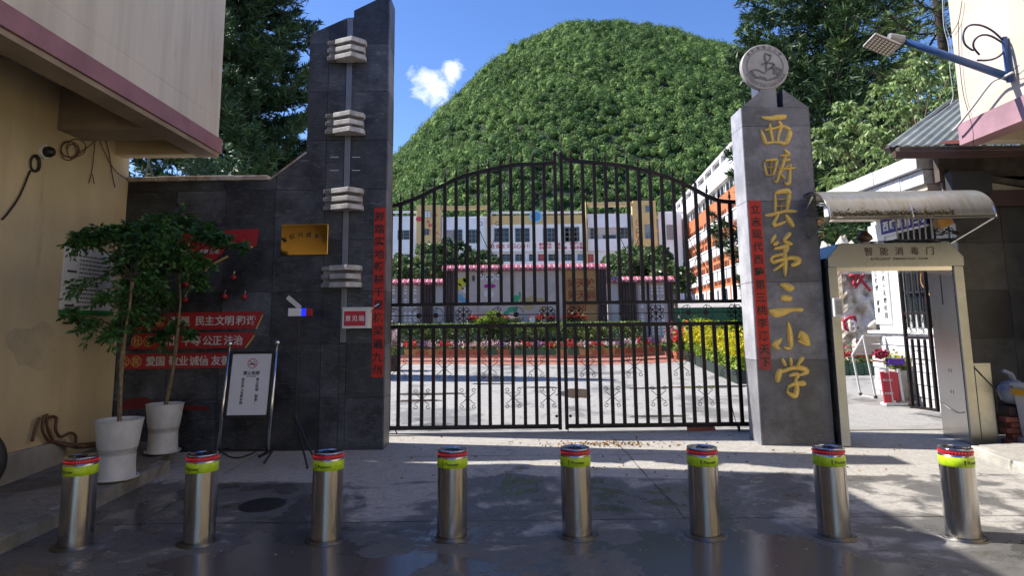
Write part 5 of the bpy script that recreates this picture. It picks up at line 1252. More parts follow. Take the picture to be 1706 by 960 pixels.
for y, z in (ca[0], ca[7], ca[-1]): MB().tube([(XCL, y, z - .03), (XCR, y, z - .03)], .013, 6).build('purlin', M['chrome'], t)
zl = P(1340, 408, YC1 - .02).z
MB().tube([(XCL + .02, YC1 - .02, zb1), (XCL + .02, YC1 - .02, zl)], .016, 6).tube([(XCL + .02, YC1 - .02, zl), (XCL + .02, YC0 + .02, zf0 - .03)], .014, 6).tube([(XCL + .02, YC1 - .02, zb1 - .15), (XCL + .02, YC0 + .02, zf0 - .03)], .012, 6).tube([(XCL + .02, YC1 - .02, (zl + zb1) / 2), (XCL + .02, 7.55, ztop_c - .05)], .012, 6).build('side_bracket', M['chrome'], t)
MB().tube([(XCR - .02, YC1 - .02, zb1), (XCR - .02, YC1 - .02, zl)], .016, 6).tube([(XCR - .02, YC1 - .02, zl), (XCR - .02, YC0 + .02, zf0 - .03)], .014, 6).build('side_bracket', M['chrome'], t)
mb = MB(); rg = random.Random(6); ms = []
rgn = np.random.default_rng(9); n = 900; xs_ = rgn.uniform(XCL + .05, XCL + (XCR - XCL) * .75, n); f_ = np.abs(rgn.normal(0, .16, n)); idx = np.clip(f_ * 4, 0, 5)
pts = np.array([(xs_[i], np.interp(idx[i], range(len(ca)), [q[0] for q in ca]) - .004, np.interp(idx[i], range(len(ca)), [q[1] for q in ca]) + .003) for i in range(n)])
V, Fc = leaves(pts, rgn.normal(size=(n, 3)), .022, .016, rgn); M['moss'] = mat('moss_debris', (.16, .13, .06), .9, island=.5)
np_build('moss', V, Fc, M['moss'], t, kind='stuff')
# ================================================================== STAINLESS WALK-THROUGH GATE
YW0 = 7.62; XGL = P(1402, 733, YW0).x; XGR = P(1618, 720, YW0).x; DW = .5
zg0 = gz(YW0); zin_ = P(1500, 444, YW0).z; zot = P(1490, 405, YW0).z; xol = XGL - .0; 
t = thing('walk_through_gate', 'stainless steel walk-through disinfection gate at the side entrance', 'security gate', ((XGL + XGR) / 2, YW0, zg0))
MB().box(XGL, XGL + .105, YW0, YW0 + DW, zg0, zin_ - .001).build('left_post', M['steel2'], t, bevel=.004)
MB().box(XGR, XGR + .11, YW0, YW0 + DW, zg0, zin_ - .001).build('right_post', M['steel2'], t, bevel=.004)
for s_, x in ((0, XGR - .004),):
    MB().box(x - .004, x + .003, YW0 + .03, YW0 + DW - .02, zg0 + .02, zin_ - .03).build('inner_panel', M['steel'], t)
    MB().box(x - .0055, x, YW0 + .24, YW0 + .26, zg0 + 1.6, zg0 + 1.95).build('sensor_slot', M['black'], t)
    for zz_ in (.55, .8):
        for yy in (.22, .26): MB().box(x - .0055, x, YW0 + yy, YW0 + yy + .008, zg0 + zz_, zg0 + zz_ + .04).build('small_slot', M['black'], t)
    MB().tube(smooth_path([(x - .012, YW0 + .06, zg0 + .36), (x - .018, YW0 + .2, zg0 + .34), (x - .012, YW0 + DW - .05, zg0 + .42)]), .004, 4).build('loose_wire', M['grey'], t)
xa_, xb_ = XGL - .002, XGR + .112; ch_ = .14
MB().prism([(xa_, zin_), (xb_, zin_), (xb_, zot - .17), (xb_ - ch_, zot), (xa_ + ch_, zot), (xa_, zot - .17)], YW0 - .02, YW0 + DW + .02).build('header', M['steel2'], t, bevel=.006)
MB().box(XGL + .1, XGR - .002, YW0 + .02, YW0 + DW - .02, zin_ - .05, zin_ - .002).build('under_tray', M['chrome'], t)
zc_ = (zin_ + zot) / 2 + .04
for i, ch in enumerate('智能消毒门'):
    mb = MB(); put(mb, ch, (P(1446 + i * 25.5, 425, YW0).x, YW0 - .0225, zc_), .105, bold=.015); mb.build('character', M['brown'], t)
mb = MB(); put(mb, 'INTELLIGENT   DISINFECTION   DOOR', (P(1497, 433, YW0).x, YW0 - .0225, zc_ - .09), .034, sx=1.15); mb.build('small_lettering', M['brown'], t)
x0, z1 = XZ(1387, 497, YW0 - .05); x1, z0 = XZ(1404, 528, YW0 - .05)
MB().box(x0, x1, YW0 - .08, YW0 - .002, z0, z1).build('card_reader', M['lettergrey'], t, bevel=.004)
MB().box(x0 + .015, x1 - .015, YW0 - .083, YW0 - .078, z0 + .03, z1 - .03).build('reader_screen', M['grey'], t)
# cables heaped on top of the gate
mb = MB(); rg = random.Random(12)
for k in range(5):
    mb.tube(smooth_path([Vector((XGL + .6 + rg.uniform(0, .8) + .12 * j, YW0 + .15 + rg.uniform(0, .2), zot + .02 + rg.uniform(0, .06))) for j in range(6)]), .008, 5)
tag(mb.build('cable', M['black'], org=(XGL + 1, YW0 + .2, zot), smooth=True), 'black cables heaped on top of the walk-through gate', 'cable')
t = thing('cone_lamp', 'brown cone shaped lamp cover standing on the walk-through gate', 'lamp', tuple(P(1441, 405, YW0 + .1)))
c = P(1441, 404, YW0 + .1)
MB().lathe((c.x, c.y, zot), [(.02, 0), (.03, .02), (.09, .06), (.08, .10), (.03, .16), (.001, .17)], 16, cap=False).build('shade', M['copper'], t, smooth=True)
MB().box(c.x - .035, c.x + .035, c.y - .035, c.y + .035, zot - .001, zot + .022).build('foot', M['white'], t)
# small lamp box under the canopy
c = P(1571, 372, 7.7); t = thing('floodlight', 'small brown floodlight hanging under the canopy', 'floodlight', tuple(c))
hb = MB().box(c.x - .09, c.x + .09, c.y - .06, c.y + .06, c.z - .05, c.z + .07); o = hb.build('housing', M['goldpanel'], t, bevel=.01); o.rotation_euler.y = -.35
MB().tube([(c.x, c.y, c.z + .04), (c.x + .02, c.y + .02, c.z + .28)], .012, 6).build('bracket', M['chrome'], t)
mb = MB(); rg = random.Random(2)
for k in range(5): mb.tube(smooth_path([Vector((c.x - .1 + rg.uniform(-.06, .06) + .05 * j, c.y - .02 + rg.uniform(-.05, .05), c.z - .06 - rg.uniform(0, .09))) for j in range(6)]), .006, 4)
mb.build('cable_tangle', M['black'], t)
# steel cabinet beside it
x0 = P(1631, 720, YW0 + .02).x; x1, z1 = XZ(1653, 605, YW0 + .02); x1 = P(1662, 700, YW0 + .02).x
t = thing('steel_cabinet', 'low stainless steel cabinet with a slanted cable against the walk-through gate', 'cabinet', ((x0 + x1) / 2, YW0, gz(YW0)))
MB().box(x0 + .003, x1, YW0 + .03, YW0 + .42, gz(YW0), z1).build('body', M['steel2'], t, bevel=.008)
MB().box(x0 + .03, x1 - .02, YW0 + .022, YW0 + .029, gz(YW0) + .04, z1 - .03).build('door', M['steel2'], t, bevel=.003)
MB().tube([(x0 + .0, YW0 + .015, z1 - .02), (x1 + .01, YW0 + .02, z1 - .3), (x1 + .08, YW0 + .1, z1 - .58)], .007, 5).build('cable', M['black'], t)
# bin, bag, bricks at the far right
YBn = 7.45; x0 = P(1691, 690, YBn).x + .10; z1 = P(1695, 643, YBn).z; z0 = gz(YBn) + .09
t = thing('litter_bin', 'white bin with a yellow band cut by the right edge', 'bin', (x0 + .2, YBn, z0))
MB().prism([(x0 + .05, z0 + .01), (x0 + .40, z0 + .01), (x0 + .44, z1), (x0, z1)], YBn - .14, YBn + .14).build('body', M['binwhite'], t, bevel=.02)
MB().box(x0 - .012, x0 + .45, YBn - .152, YBn + .152, z1 - .11, z1 - .04).build('band', M['binyel'], t, bevel=.006)
MB().box(x0 - .015, x0 + .455, YBn - .155, YBn + .155, z1 - .01, z1 + .02).build('lid', M['binwhite'], t, bevel=.008)
c = P(1684, 655, 7.75); bx = c.x; zz = P(1684, 676, 7.75).z
bxm = MB().box(bx - .13, bx + .30, 7.62, 7.92, gz(7.75) + .32, zz).build('crate', M['brown'], org=(bx, 7.75, zz), bevel=.01); tag(bxm, 'dark wooden crate by the black wall, holding up a plastic bag', 'crate')
mb = MB(); mb.ball((bx + .02, 7.74, c.z), .16, 9, .95); o = mb.build('plastic_bag', M['bag'], org=tuple(c), smooth=True); tag(o, 'tied translucent plastic bag left of the white bin', 'plastic bag')
for i, v in enumerate(o.data.vertices):
    r = random.Random(i); v.co *= 1 + .08 * math.sin(v.co.x * 60 + v.co.z * 35) + r.uniform(-.02, .02)
o2 = MB().tube(smooth_path([(bx + .03, 7.72, c.z + .13), (bx - .02, 7.70, c.z + .22), (bx - .1, 7.70, c.z + .26)]), [.03] * 5 + [.022] * 3 + [.02], 6).build('bag_handle', M['bag'], o)
t = thing('brick_stack', 'low stack of old red bricks on the ground left of the white bin', 'bricks', (bx, 7.7, gz(7.7)))
for r_ in range(5):
    for k in range(2):
        a = bx - .2 + k * .24 + (r_ % 2) * .06; MB().box(a, a + .225, 7.6, 7.72, gz(7.66) + r_ * .062, gz(7.66) + r_ * .062 + .056).build('brick', M['brick'], t, bevel=.004)
# ================================================================== GUARD ROOM with white stone eaves
XE_, XGW = 5.35, 6.3
zE = (P(1545, 262, 8.35).z + P(1378, 322, 11.0).z) / 2 + .02; Y0e, Y1e = 8.35, 11.1
t = thing('guard_room', 'small guard room with double white stone eaves and barred window beyond the side entrance', 'building', (XGW + 1, 9.5, gz(9.5)))
ys = frange(Y0e, Y1e, .52); rg = random.Random(15)
for k, (zz0, zz1, off) in enumerate(((zE - .20, zE, 0), (zE - .40, zE - .215, .07))):
    for a, b in zip(ys[:-1], ys[1:]):
        MB().box(XE_ + off - rg.uniform(0, .006), XGW + 2, a + .004, b - .004, zz0, zz1).build('eaves_stone', M['whitebrick'], t, bevel=.006)
MB().box(XE_ + .12, XGW + 2, Y0e + .02, Y1e, zE - .48, zE - .405).build('soffit', M['cream_r'], t)
MB().box(XGW, XGW + 2.5, 8.75, 11.25, gz(8) - .1, zE - .481).build('wall', M['sunwhite'], t)
# rough white block plinth
zpl = PX(1480, 548, XGW - .14).z
rg = random.Random(16)
for r_ in range(6):
    h_ = (zpl - gz(10.2)) / 6
    for k in range(8):
        y0 = 8.9 + k * .32 + (r_ % 2) * .14; MB().box(XGW - .15 - rg.uniform(0, .012), XGW - .002, y0 + .006, min(11.27, y0 + .314), gz(10.2) - .08 + r_ * h_ + .005, gz(10.2) - .08 + (r_ + 1) * h_ - .004).build('block', M['whitebrick'], t, bevel=.01)
MB().box(XGW - .2, XGW, 8.88, 11.3, zpl - .08, zpl - .03).build('sill', M['white'], t, bevel=.01)
# white notice column at the corner
YN0, YN1 = PX(1482, 500, XGW - .03).y, PX(1456, 500, XGW - .03).y
zn0, zn1 = PX(1470, 540, XGW - .03).z, PX(1468, 372, XGW - .03).z
MB().box(XGW - .028, XGW - .002, YN0, YN1, zn0, zn1).build('notice_strip', M['white'], t)
mb = MB(); hN = P(1468, 440, 10.2).z
yd = (0, -1, 0)
column(mb, '您已进入无烟校园', (XGW - .030, YN0 + (YN1 - YN0) * .28, zn0 + 1.08), .125, .10, yd, (0, 0, 1), .02)
column(mb, '禁止吸烟：谢谢', (XGW - .030, YN0 + (YN1 - YN0) * .74, zn0 + 1.05), .125, .10, yd, (0, 0, 1), .02)
mb.build('lettering', M['ink'], t)
# small white plate with a red mark above
ya_, yb_ = PX(1466, 390, XGW - .05).y, PX(1450, 390, XGW - .05).y
# blue name board
ya, yb2 = PX(1545, 375, XGW - .06).y, PX(1467, 375, XGW - .06).y; zA1, zA0 = PX(1467, 367, XGW - .06).z, PX(1467, 392, XGW - .06).z
bd = MB().box(XGW - .06, XGW - .03, ya, yb2, zA0, zA1).build('name_board', M['bluesign'], t)
MB().box(XGW - .063, XGW - .028, ya, yb2, zA0 - .03, zA0 - .001).build('board_edge', M['white'], bd)
mb = MB()
for i, ch in enumerate('西畴县第三小学'): put(mb, ch, (XGW - .062, yb2 - .14 - i * .2, (zA0 + zA1) / 2), .17, yd, (0, 0, 1), .03)
mb.build('lettering', M['white'], bd)
# window bars
yw0, yw1 = PX(1572, 480, XGW).y, PX(1508, 480, XGW).y
win = MB().box(XGW - .02, XGW - .001, yw0, yw1, zpl + .02, zE - .52).build('window', M['glass'], t)
for i in range(7):
    y = yw0 + .03 + (yw1 - yw0 - .06) * i / 6; MB().tube([(XGW - .06, y, zpl), (XGW - .06, y, zE - .5)], .018, 8).build('window_bar', M['chrome'], win, smooth=True)
MB().box(XGW - .08, XGW - .045, yw0, yw1, zpl + .55, zpl + .58).build('cross_bar', M['chrome'], win)
mb = MB(); mb.tube(smooth_path([(XGW - .09, yw0 + .3, zpl + .95), (XGW - .1, yw0 + .35, zpl + .7), (XGW - .08, yw0 + .2, zpl + .5)]), .01, 5); torus(mb, (XGW - .09, yw0 + .32, zpl + 1.0), .04, .008, 12, 5); mb.build('hanging_strap', M['goldpanel'], win)
# small inner gate standing open
hA, hB = G(1564, 699), G(1521, 690); zt2 = PX(1560, 446, hA.x).z; 
t = thing('side_gate', 'small black barred gate standing open inside the walk-through gate', 'gate', tuple(hA))
dv = (hB - hA); dv.z = 0; Lg = dv.length; dv.normalize(); zb3 = gz(hA.y) + .1
def sg(s, z): return hA + dv * (Lg * s) + Vector((0, 0, z - hA.z))
z_m1, z_m0 = P(1540, 522, hA.y + .2).z, P(1540, 563, hA.y + .2).z
mb = MB()
for s in (0, 1): mb.beam(sg(s, zb3), sg(s, zt2), .04, .04)
for z in (zb3 + .02, z_m0, z_m1, zt2): mb.beam(sg(0, z), sg(1, z), .035, .035)
mb.build('frame', M['iron'], t)
for s in (.25, .5, .75):
    MB().beam(sg(s, zb3 + .03), sg(s, z_m0 - .02), .03, .03).build('bar', M['iron'], t); MB().beam(sg(s, z_m1 + .02), sg(s, zt2 - .02), .022, .022).build('bar', M['chrome'], t)
mb = MB()
for s in (.25, .75):
    for k in range(4):
        for q in range(12):
            pass
    for sx_, sz_ in ((-1, -1), (1, -1), (-1, 1), (1, 1)):
        mb = MB(); c0 = sg(s + sx_ * .11, (z_m0 + z_m1) / 2 + sz_ * (z_m1 - z_m0) * .22); R0_ = .055
        mb.tube([c0 + dv * (R0_ * (1 - .04 * i) * math.cos(i * .6 + sx_)) + Vector((0, 0, R0_ * (1 - .04 * i) * math.sin(i * .6 + sx_))) for i in range(14)], .005, 4, False); mb.build('scroll', M['iron'], t)
for sx_, sz_ in ((-1, -1), (1, -1), (-1, 1), (1, 1)):
    mb = MB(); c0 = sg(.5 + sx_ * .13, zb3 + .75 + sz_ * .09); mb.tube([c0 + dv * (.04 * math.cos(i * .6)) + Vector((0, 0, .04 * math.sin(i * .6))) for i in range(12)], .005, 4, False); mb.build('scroll', M['iron'], t)
# ================================================================== things seen through the side entrance
# carved rock
YRk = 15.0; c = P(1415, 540, YRk); rgn = np.random.default_rng(4)
mb = MB(); mb.ball((0, 0, 0), 1, 60); V = np.array(mb.v)
def fbm(v, s, seed):
    out = np.zeros(len(v)); r = np.random.default_rng(seed)
    for o_ in range(5):
        k = r.normal(size=(6, 3)) * s * 1.8 ** o_; ph = r.uniform(0, 6, 6); out += (np.sin(v @ k.T + ph).sum(1)) / 6 * .55 ** o_
    return out
V = V * (1 + .26 * fbm(V, 2.2, 3)[:, None] + .22 * np.abs(fbm(V, 5, 8))[:, None] * 1.5 + .05 * fbm(V, 16, 9)[:, None]); x0 = P(1390, 540, YRk).x; x1 = P(1475, 540, YRk).x
V = V * np.array([(x1 - x0) * .62, .8, 1.55]) + np.array([(x0 + x1) / 2 - .1, YRk + .5, gz(YRk) + 1.0])
mb.v = [tuple(v) for v in V]; t = thing('carved_rock', 'large pale rock with red painted characters in the yard beyond the side entrance', 'rock', (c.x, YRk + .5, gz(YRk)))
mb.build('stone', M['rock'], t, smooth=False)
t['label'] = 'large pale rock with red painted characters in the yard beyond the side entrance'
mb = MB(); yr_ = YRk - .42
def cs(px, py, w): p = P(px, py, yr_); return p, w
for st in ([(1421, 452), (1424, 462), (1422, 475)], [(1415, 460), (1432, 456)], [(1428, 458), (1438, 470), (1450, 485)], [(1440, 455), (1432, 470), (1424, 480)]):
    mb.tube(smooth_path([P(a, b, yr_) for a, b in st]), .032, 6)
mb.build('red_character', M['redbox'], t, smooth=True); mb = MB()
for st in ([(1404, 536), (1414, 530), (1424, 528), (1426, 540)], [(1406, 541), (1424, 541)], [(1406, 534), (1408, 548), (1420, 551), (1430, 546)]):
    mb.tube(smooth_path([P(a, b, yr_ + .02) for a, b in st]), .028, 6)
mb.build('red_character', M['redbox'], t, smooth=True)
# planter boxes with red flowers before the rock
def flowerbox(name, x, y, z, w, d, h, fmat, label, group, bmat='greenbox', n=60, fh=.16, fs=.05, leafm=None, seed=0, dens=1.0, cat='flower box'):
    r = np.random.default_rng(seed); t = thing(name, label, cat, (x, y, z), group)
    MB().prism([(x - w / 2 * .88, z), (x + w / 2 * .88, z), (x + w / 2, z + h), (x - w / 2, z + h)], y - d / 2, y + d / 2).build('box', M[bmat], t, bevel=.01)
    k = int(n * 1.6); p = np.stack([r.uniform(x - w / 2, x + w / 2, k), r.uniform(y - d / 2, y + d / 2, k), z + h + np.abs(r.normal(0, fh * .45, k))], 1)
    V, Fc = leaves(p, r.normal(size=(k, 3)) * [1, 1, .6] + [0, 0, .6], .09 * fs / .05, .045 * fs / .05, r); np_build('leaves', V, Fc, leafm or L_hedge, t, kind='stuff')
    p = np.stack([r.uniform(x - w / 2, x + w / 2, n), r.uniform(y - d / 2 - .02, y + d / 2, n), z + h + fh * .5 + np.abs(r.normal(0, fh * .35, n))], 1)
    q = [leaves(p + r.normal(size=p.shape) * fs * .25, r.normal(size=(n, 3)), fs, fs * .8, r) for _ in range(3)]
    V, Fc = join(q); np_build('flowers', V, Fc, fmat, t, kind='stuff'); return t
for i, px in enumerate((1398, 1423, 1448)):
    c = G(px, 624); flowerbox('flower_box', c.x, c.y, c.z, .33, .3, .24, L_redf, ['green box of red flowers left of the easel frame', 'green box of red flowers behind the easel frame', 'green box of red flowers beside the red board'][i], 'green boxes of red flowers below the carved rock', n=50, seed=i + 40, fh=.24)
# metal easel frame
e0, e1_, e2_, e3 = G(1434, 659), G(1459, 664), P(1421, 592, G(1434, 659).y + .05), P(1438, 560, G(1459, 664).y)
t = thing('easel_frame', 'bare grey metal easel frame standing in the sunny side entrance', 'easel', tuple((e0 + e1_) / 2))
mb = MB(); tA, tB, tC = P(1438, 560, e1_.y), P(1469, 559, e1_.y + .1), P(1420, 591, e0.y)
mb.beam(e0, tC, .025, .025).beam(e1_, tA, .025, .025).beam(e0, e1_, .02, .02).beam(tC, tA, .025, .025)
f2 = G(1482, 655); mb.beam(tA, tB, .025, .025).beam(tC, P(1466, 589, e1_.y + .1), .025, .025).beam(tB, P(1466, 589, e1_.y + .1), .022, .022)
mb.build('frame', M['lettergrey'], t)
mb = MB(); a, b, c_, d = tA, tB, P(1466, 589, e1_.y + .1), tC
for f0, f1 in ((.05, .45), (.5, .95)): mb.quad(a.lerp(d, f0), b.lerp(c_, f0), b.lerp(c_, f1), a.lerp(d, f1))
mb.build('slat', M['beigewall'], t)
for p in (e0, e1_): MB().ball(tuple(p + Vector((0, 0, .02))), .03, 6).build('foot', M['rubber'], t)
# red box sign and stone flower trough
c = G(1479, 674); YX = c.y; x0, z1 = XZ(1461, 618, YX); x1 = P(1475, 640, YX).x; x2 = P(1493, 640, YX).x; z0 = gz(YX)
t = thing('red_board', 'red folding board with white writing standing by the stone trough', 'board', ((x0 + x2) / 2, YX, z0))
MB().prism([(x0, z0 + .03), (x1, z0 + .03), (x1 - .02, z1 - .03), (x0 - .03, z1)], YX - .15, YX - .12).build('front_panel', M['redbox'], t)
MB().box(x1 + .03, x2, YX - .1, YX + .12, z0 + .06, z1 - .02).build('side_panel', M['redbox'], t)
MB().beam((x1 + .01, YX - .12, z0), (x1 - .02, YX - .1, z1 + .05), .04, .04).beam((x2 + .02, YX - .1, z0), (x2, YX - .08, z1 + .03), .04, .04).beam((x0 - .04, YX - .12, z1 + .03), (x1 - .01, YX - .1, z1 + .04), .03, .02).box(x0, x2 + .05, YX - .18, YX - .02, z0, z0 + .04).build('frame', M['lettergrey'], t)
mb = MB(); row(mb, '禁止入内', (x0 - .01, YX - .152, z1 - .13), .038, .036); row(mb, '安全第一', (x0 + .0, YX - .152, z0 + .18), .038, .036); mb.build('lettering', M['white'], t)
c = G(1497, 672); t = thing('stone_trough', 'square stone trough of bright flowers by the guard room corner', 'trough', tuple(c), None); xq, zq = XZ(1490, 606, c.y)
MB().box(xq, c.x + .22, c.y - .1, c.y + .35, c.z - .01, zq - .1).build('trough', M['pave_r'], t, bevel=.015)
for k in range(2): MB().beam((xq - .1, c.y - .2 + k * .05, c.z + .03), (c.x + .2, c.y - .2 + k * .05, c.z + .03), .05, .05).build('rail', M['slab'], t)
r = np.random.default_rng(77); n = 260; p = np.stack([r.uniform(xq, c.x + .25, n), r.uniform(c.y - .1, c.y + .3, n), zq - .08 + np.abs(r.normal(0, .09, n))], 1)
V, Fc = leaves(p, r.normal(size=(n, 3)), .07, .05, r); np_build('leaves', V, Fc, L_hedge, t, kind='stuff')
V, Fc = leaves(p[:120] + [0, -.03, .05], r.normal(size=(120, 3)), .06, .05, r); np_build('flowers', V, Fc, L_yel, t, kind='stuff')
pc = P(1467, 590, c.y - .05); V, Fc = leaves(shell_pts(110, tuple(pc), (.12, .09, .07), r)[0], r.normal(size=(110, 3)), .07, .055, r)
tag(np_build('flower_bunch', V, Fc, mat('maroon_petals', (.30, .015, .05), .7, island=.3), org=tuple(pc)), 'bunch of dark red cloth flowers above the red board', 'flowers')
cl = P(1492, 603, c.y - .12); tag(MB().box(cl.x - .13, cl.x + .13, cl.y - .04, cl.y + .06, cl.z - .05, cl.z + .05).build('purple_cloth', M['purple'], org=tuple(cl), bevel=.015), 'folded purple cloth lying on the stone trough', 'cloth')
c2_ = P(1462, 602, c.y - .12); tag(MB().beam(P(1452, 601, c.y - .1), P(1478, 604, c.y - .1), .05, .025).build('wooden_strip', M['goldpanel'], org=tuple(c2_)), 'pale yellow wooden strip left of the purple cloth', 'strip')
# ================================================================== YARD: screen wall, beds
YSW = 23.3
def w(px, py, Y=YSW): return XZ(px, py, Y)
def screen(label, pl, pr_, pt, pb, panels, fins, Y=YSW, grp=None):
    (x0, z1), (x1, z0) = w(pl, pt, Y), w(pr_, pb, Y); z0 = gz(Y) - .1
    t = thing('screen_wall', label, 'wall', ((x0 + x1) / 2, Y, gz(Y)), 'three bays of the tiled screen wall')
    MB().box(x0, x1, Y, Y + .3, z0, z1 - .12).build('wall', M['screenbeige'], t)
    # tiled coping: slope with pink and pale ribs
    cp_, cq = MB(), MB(); n = int((x1 - x0 + .2) / .085)
    MB().prismx([(Y - .18, z1 - .14), (Y + .15, z1), (Y + .48, z1 - .14), (Y + .48, z1 - .2), (Y - .18, z1 - .2)], x0 - .08, x1 + .08).build('coping', M['pinktile'], t)
    for i in range(n):
        a = x0 - .1 + i * .085
        (cq if i % 2 else cp_).prismx([(Y - .2, z1 - .12), (Y + .15, z1 + .03), (Y + .15, z1 - .01), (Y - .2, z1 - .17)], a + .008, a + .07)
        (cp_ if i % 2 else cq).box(a + .012, a + .066, Y - .225, Y - .2, z1 - .2, z1 - .11)
    o = cp_.build('coping_tile', M['pinktile'], t, kind='stuff'); o = cq.build('coping_tile', M['palepink'], t, kind='stuff')
    for a, b, mt in panels:
        MB().box(w(a, 500, Y)[0], w(b, 500, Y)[0], Y - .035, Y - .002, z0, z1 - .22).build('panel', M[mt], t, bevel=.006)
    for a, b in fins:
        xa, xb = w(a, 500, Y)[0], w(b, 500, Y)[0]; k = max(2, int((xb - xa) / .09)); s = (xb - xa) / k
        for i in range(k): MB().box(xa + i * s + .012, xa + (i + 1) * s - .012, Y - .10, Y - .003, z0, z1 - .21).build('slat', M['brown'], t)
    return t, x0, x1, z0, z1
M['mauvegrey'] = mat('mauve_panel', (.46, .37, .35), .8, var=.12, scale=2)
t, x0, x1, z0, z1 = screen('tall middle bay of the tiled screen wall with murals', 741, 1012, 443, 568, [(757, 796, 'screenbeige'), (797, 857, 'screenbeige'), (858, 941, 'screenbeige'), (942, 994, 'goldpanel')], [(742, 756), (996, 1011)])
# generic painted flowers and leaves on the panels
def disc(mb, cx, cz, r, y, n=14, sx=1, sz=1):
    mb.add([(cx + r * sx * math.cos(2 * PI * i / n), y, cz + r * sz * math.sin(2 * PI * i / n)) for i in range(n)], [tuple(range(n))])
def painted(name, mt, items, y): 
    mb = MB()
    for px, py, r, sx, sz in items: x, z = w(px, py); disc(mb, x, z, r, y, 14, sx, sz)
    mb.build(name, mt, t)
mural = {k: mat('mural_' + k, c, .8) for k, c in dict(yellow=(.62, .52, .04), blue=(.16, .38, .55), white=(.7, .68, .66), magenta=(.45, .03, .28), green=(.05, .35, .16), brown=(.12, .06, .03), sand=(.48, .36, .16), pale=(.55, .58, .2)).items()}
yy = YSW - .037
painted('mural_white', mural['white'], [(816, 462, .17, 1, 1), (809, 490, .09, .7, 1.2), (820, 490, .09, .7, 1.2), (776, 484, .11, 1, 1), (802, 462, .1, 1, 1), (829, 462, .1, 1, 1)], yy)
painted('mural_yellow', mural['yellow'], [(770, 470, .17, 1, .9), (777, 466, .12, 1, 1), (764, 478, .12, 1, 1)], yy - .002)
painted('mural_blue', mural['blue'], [(766, 496, .13, .9, 1), (773, 502, .11, .8, 1)], yy - .003)
painted('mural_magenta', mural['magenta'], [(816, 477, .2, 1.1, .42)], yy - .004)
painted('mural_brown', mural['brown'], [(759, 464, .06, .6, 1.3), (789, 464, .09, .6, 1.3), (803, 453, .05, 1, 1), (831, 453, .06, .8, 1.2), (771, 481, .04, 1, 1), (811, 462, .03, 1, 1), (820, 462, .03, 1, 1)], yy - .005)
painted('mural_green', mural['green'], [(860, 498, .12, .8, 1.2), (866, 492, .09, .5, 1.6), (853, 516, .15, 1.2, .7), (844, 522, .1, 1, .8)], yy - .002)
painted('mural_sand', mural['sand'], [(874, 501, .17, .9, .8), (885, 498, .12, 1, 1), (900, 501, .16, 1.1, .7), (880, 512, .2, 1.2, .5), (904, 514, .14, 1, .6)], yy - .001)
mb = MB()
for k, s in enumerate(('好好学习', '天天向上', '校训')):
    column(mb, s, (w(953 + k * 15, 462)[0], YSW - .038, w(960, 462)[1]), .42, .34, bold=.03)
mb.build('lettering', mat('rust_red_ink', (.26, .05, .015), .7), t)
mb = MB()
for k in range(3): mb.box(*(w(p, 500)[0] for p in (752 + k, 752 + k + .1)), YSW, YSW, 0, 0) if False else None
t2, *_ = screen('low left bay of the tiled screen wall behind the left gate leaf', 600, 741, 467, 572, [(618, 645, 'mauvegrey'), (652, 665, 'mauvegrey'), (670, 700, 'mauvegrey'), (722, 740, 'beigewall')], [(646, 651), (665, 669), (703, 721)])
t3, *_ = screen('low right bay of the tiled screen wall behind the right gate leaf', 1013, 1123, 462, 568, [(1018, 1030, 'beigewall'), (1062, 1078, 'mauvegrey'), (1082, 1110, 'mauvegrey')], [(1032, 1060), (1078, 1081), (1112, 1122)])
for tt, cols in ((t2, (656, 676, 684, 692)), (t3, (1068, 1086, 1094, 1102))):
    mb = MB(); r = random.Random(cols[0])
    for px in cols:
        x, zt = w(px, 476)
        for k in range(16): 
            if k % 4 != 3: mb.box(x - .05, x + .05, YSW - .041, YSW - .036, zt - .12 * k - .07, zt - .12 * k)
    mb.build('small_print', M['white'], tt)
# flower bed: curved kerb, hedge, pots
bed = [(560, 600), (652, 597.5), (740, 597), (850, 597), (930, 598), (1000, 597), (1060, 595), (1110, 591), (1123, 588), (1124, 583)]
bp = smooth_path([G(a, b) for a, b in bed], 3)
mb = MB(); n = len(bp); hk = .17
for i in range(n - 1):
    a, b = bp[i], bp[i + 1]; d = (b - a).normalized(); nn_ = Vector((-d.y, d.x, 0)) * .18
    mb.add([zf(a, -.02), zf(b, -.02), zf(b + nn_, -.02), zf(a + nn_, -.02), zf(a, hk), zf(b, hk), zf(b + nn_, hk), zf(a + nn_, hk)], [(3, 2, 1, 0), (4, 5, 6, 7), (0, 1, 5, 4), (1, 2, 6, 5), (2, 3, 7, 6), (3, 0, 4, 7)])
t = thing('flower_bed', 'long curved flower bed with a red kerb in front of the screen wall', 'flower bed', tuple(bp[n // 2]))
mb.build('kerb', M['kerbred'], t)
back = [(p.x, YSW - .25) for p in (bp[-1], bp[0])]
pts = [(p.x, p.y + .1) for p in bp] + back
mb = MB(); mb.add([zf(p, hk - .05) for p in pts], [tuple(range(len(pts)))]); mb.build('soil', M['soil'], t)
# red paving in front of the bed
fr = [G(a, b) for a, b in ((540, 607), (700, 607), (930, 608), (1040, 607), (1120, 604), (1150, 600), (1160, 592))]
pts = [(p.x, p.y) for p in smooth_path(fr, 3)] + [(p.x + (.6 if i < 4 else 0), p.y) for i, p in enumerate(bp[::-1])]
mb = MB(); mb.add([zf(p, .005) for p in pts], [tuple(range(len(pts)))]); o = mb.build('red_path', M['redpave']); o['kind'] = 'structure'
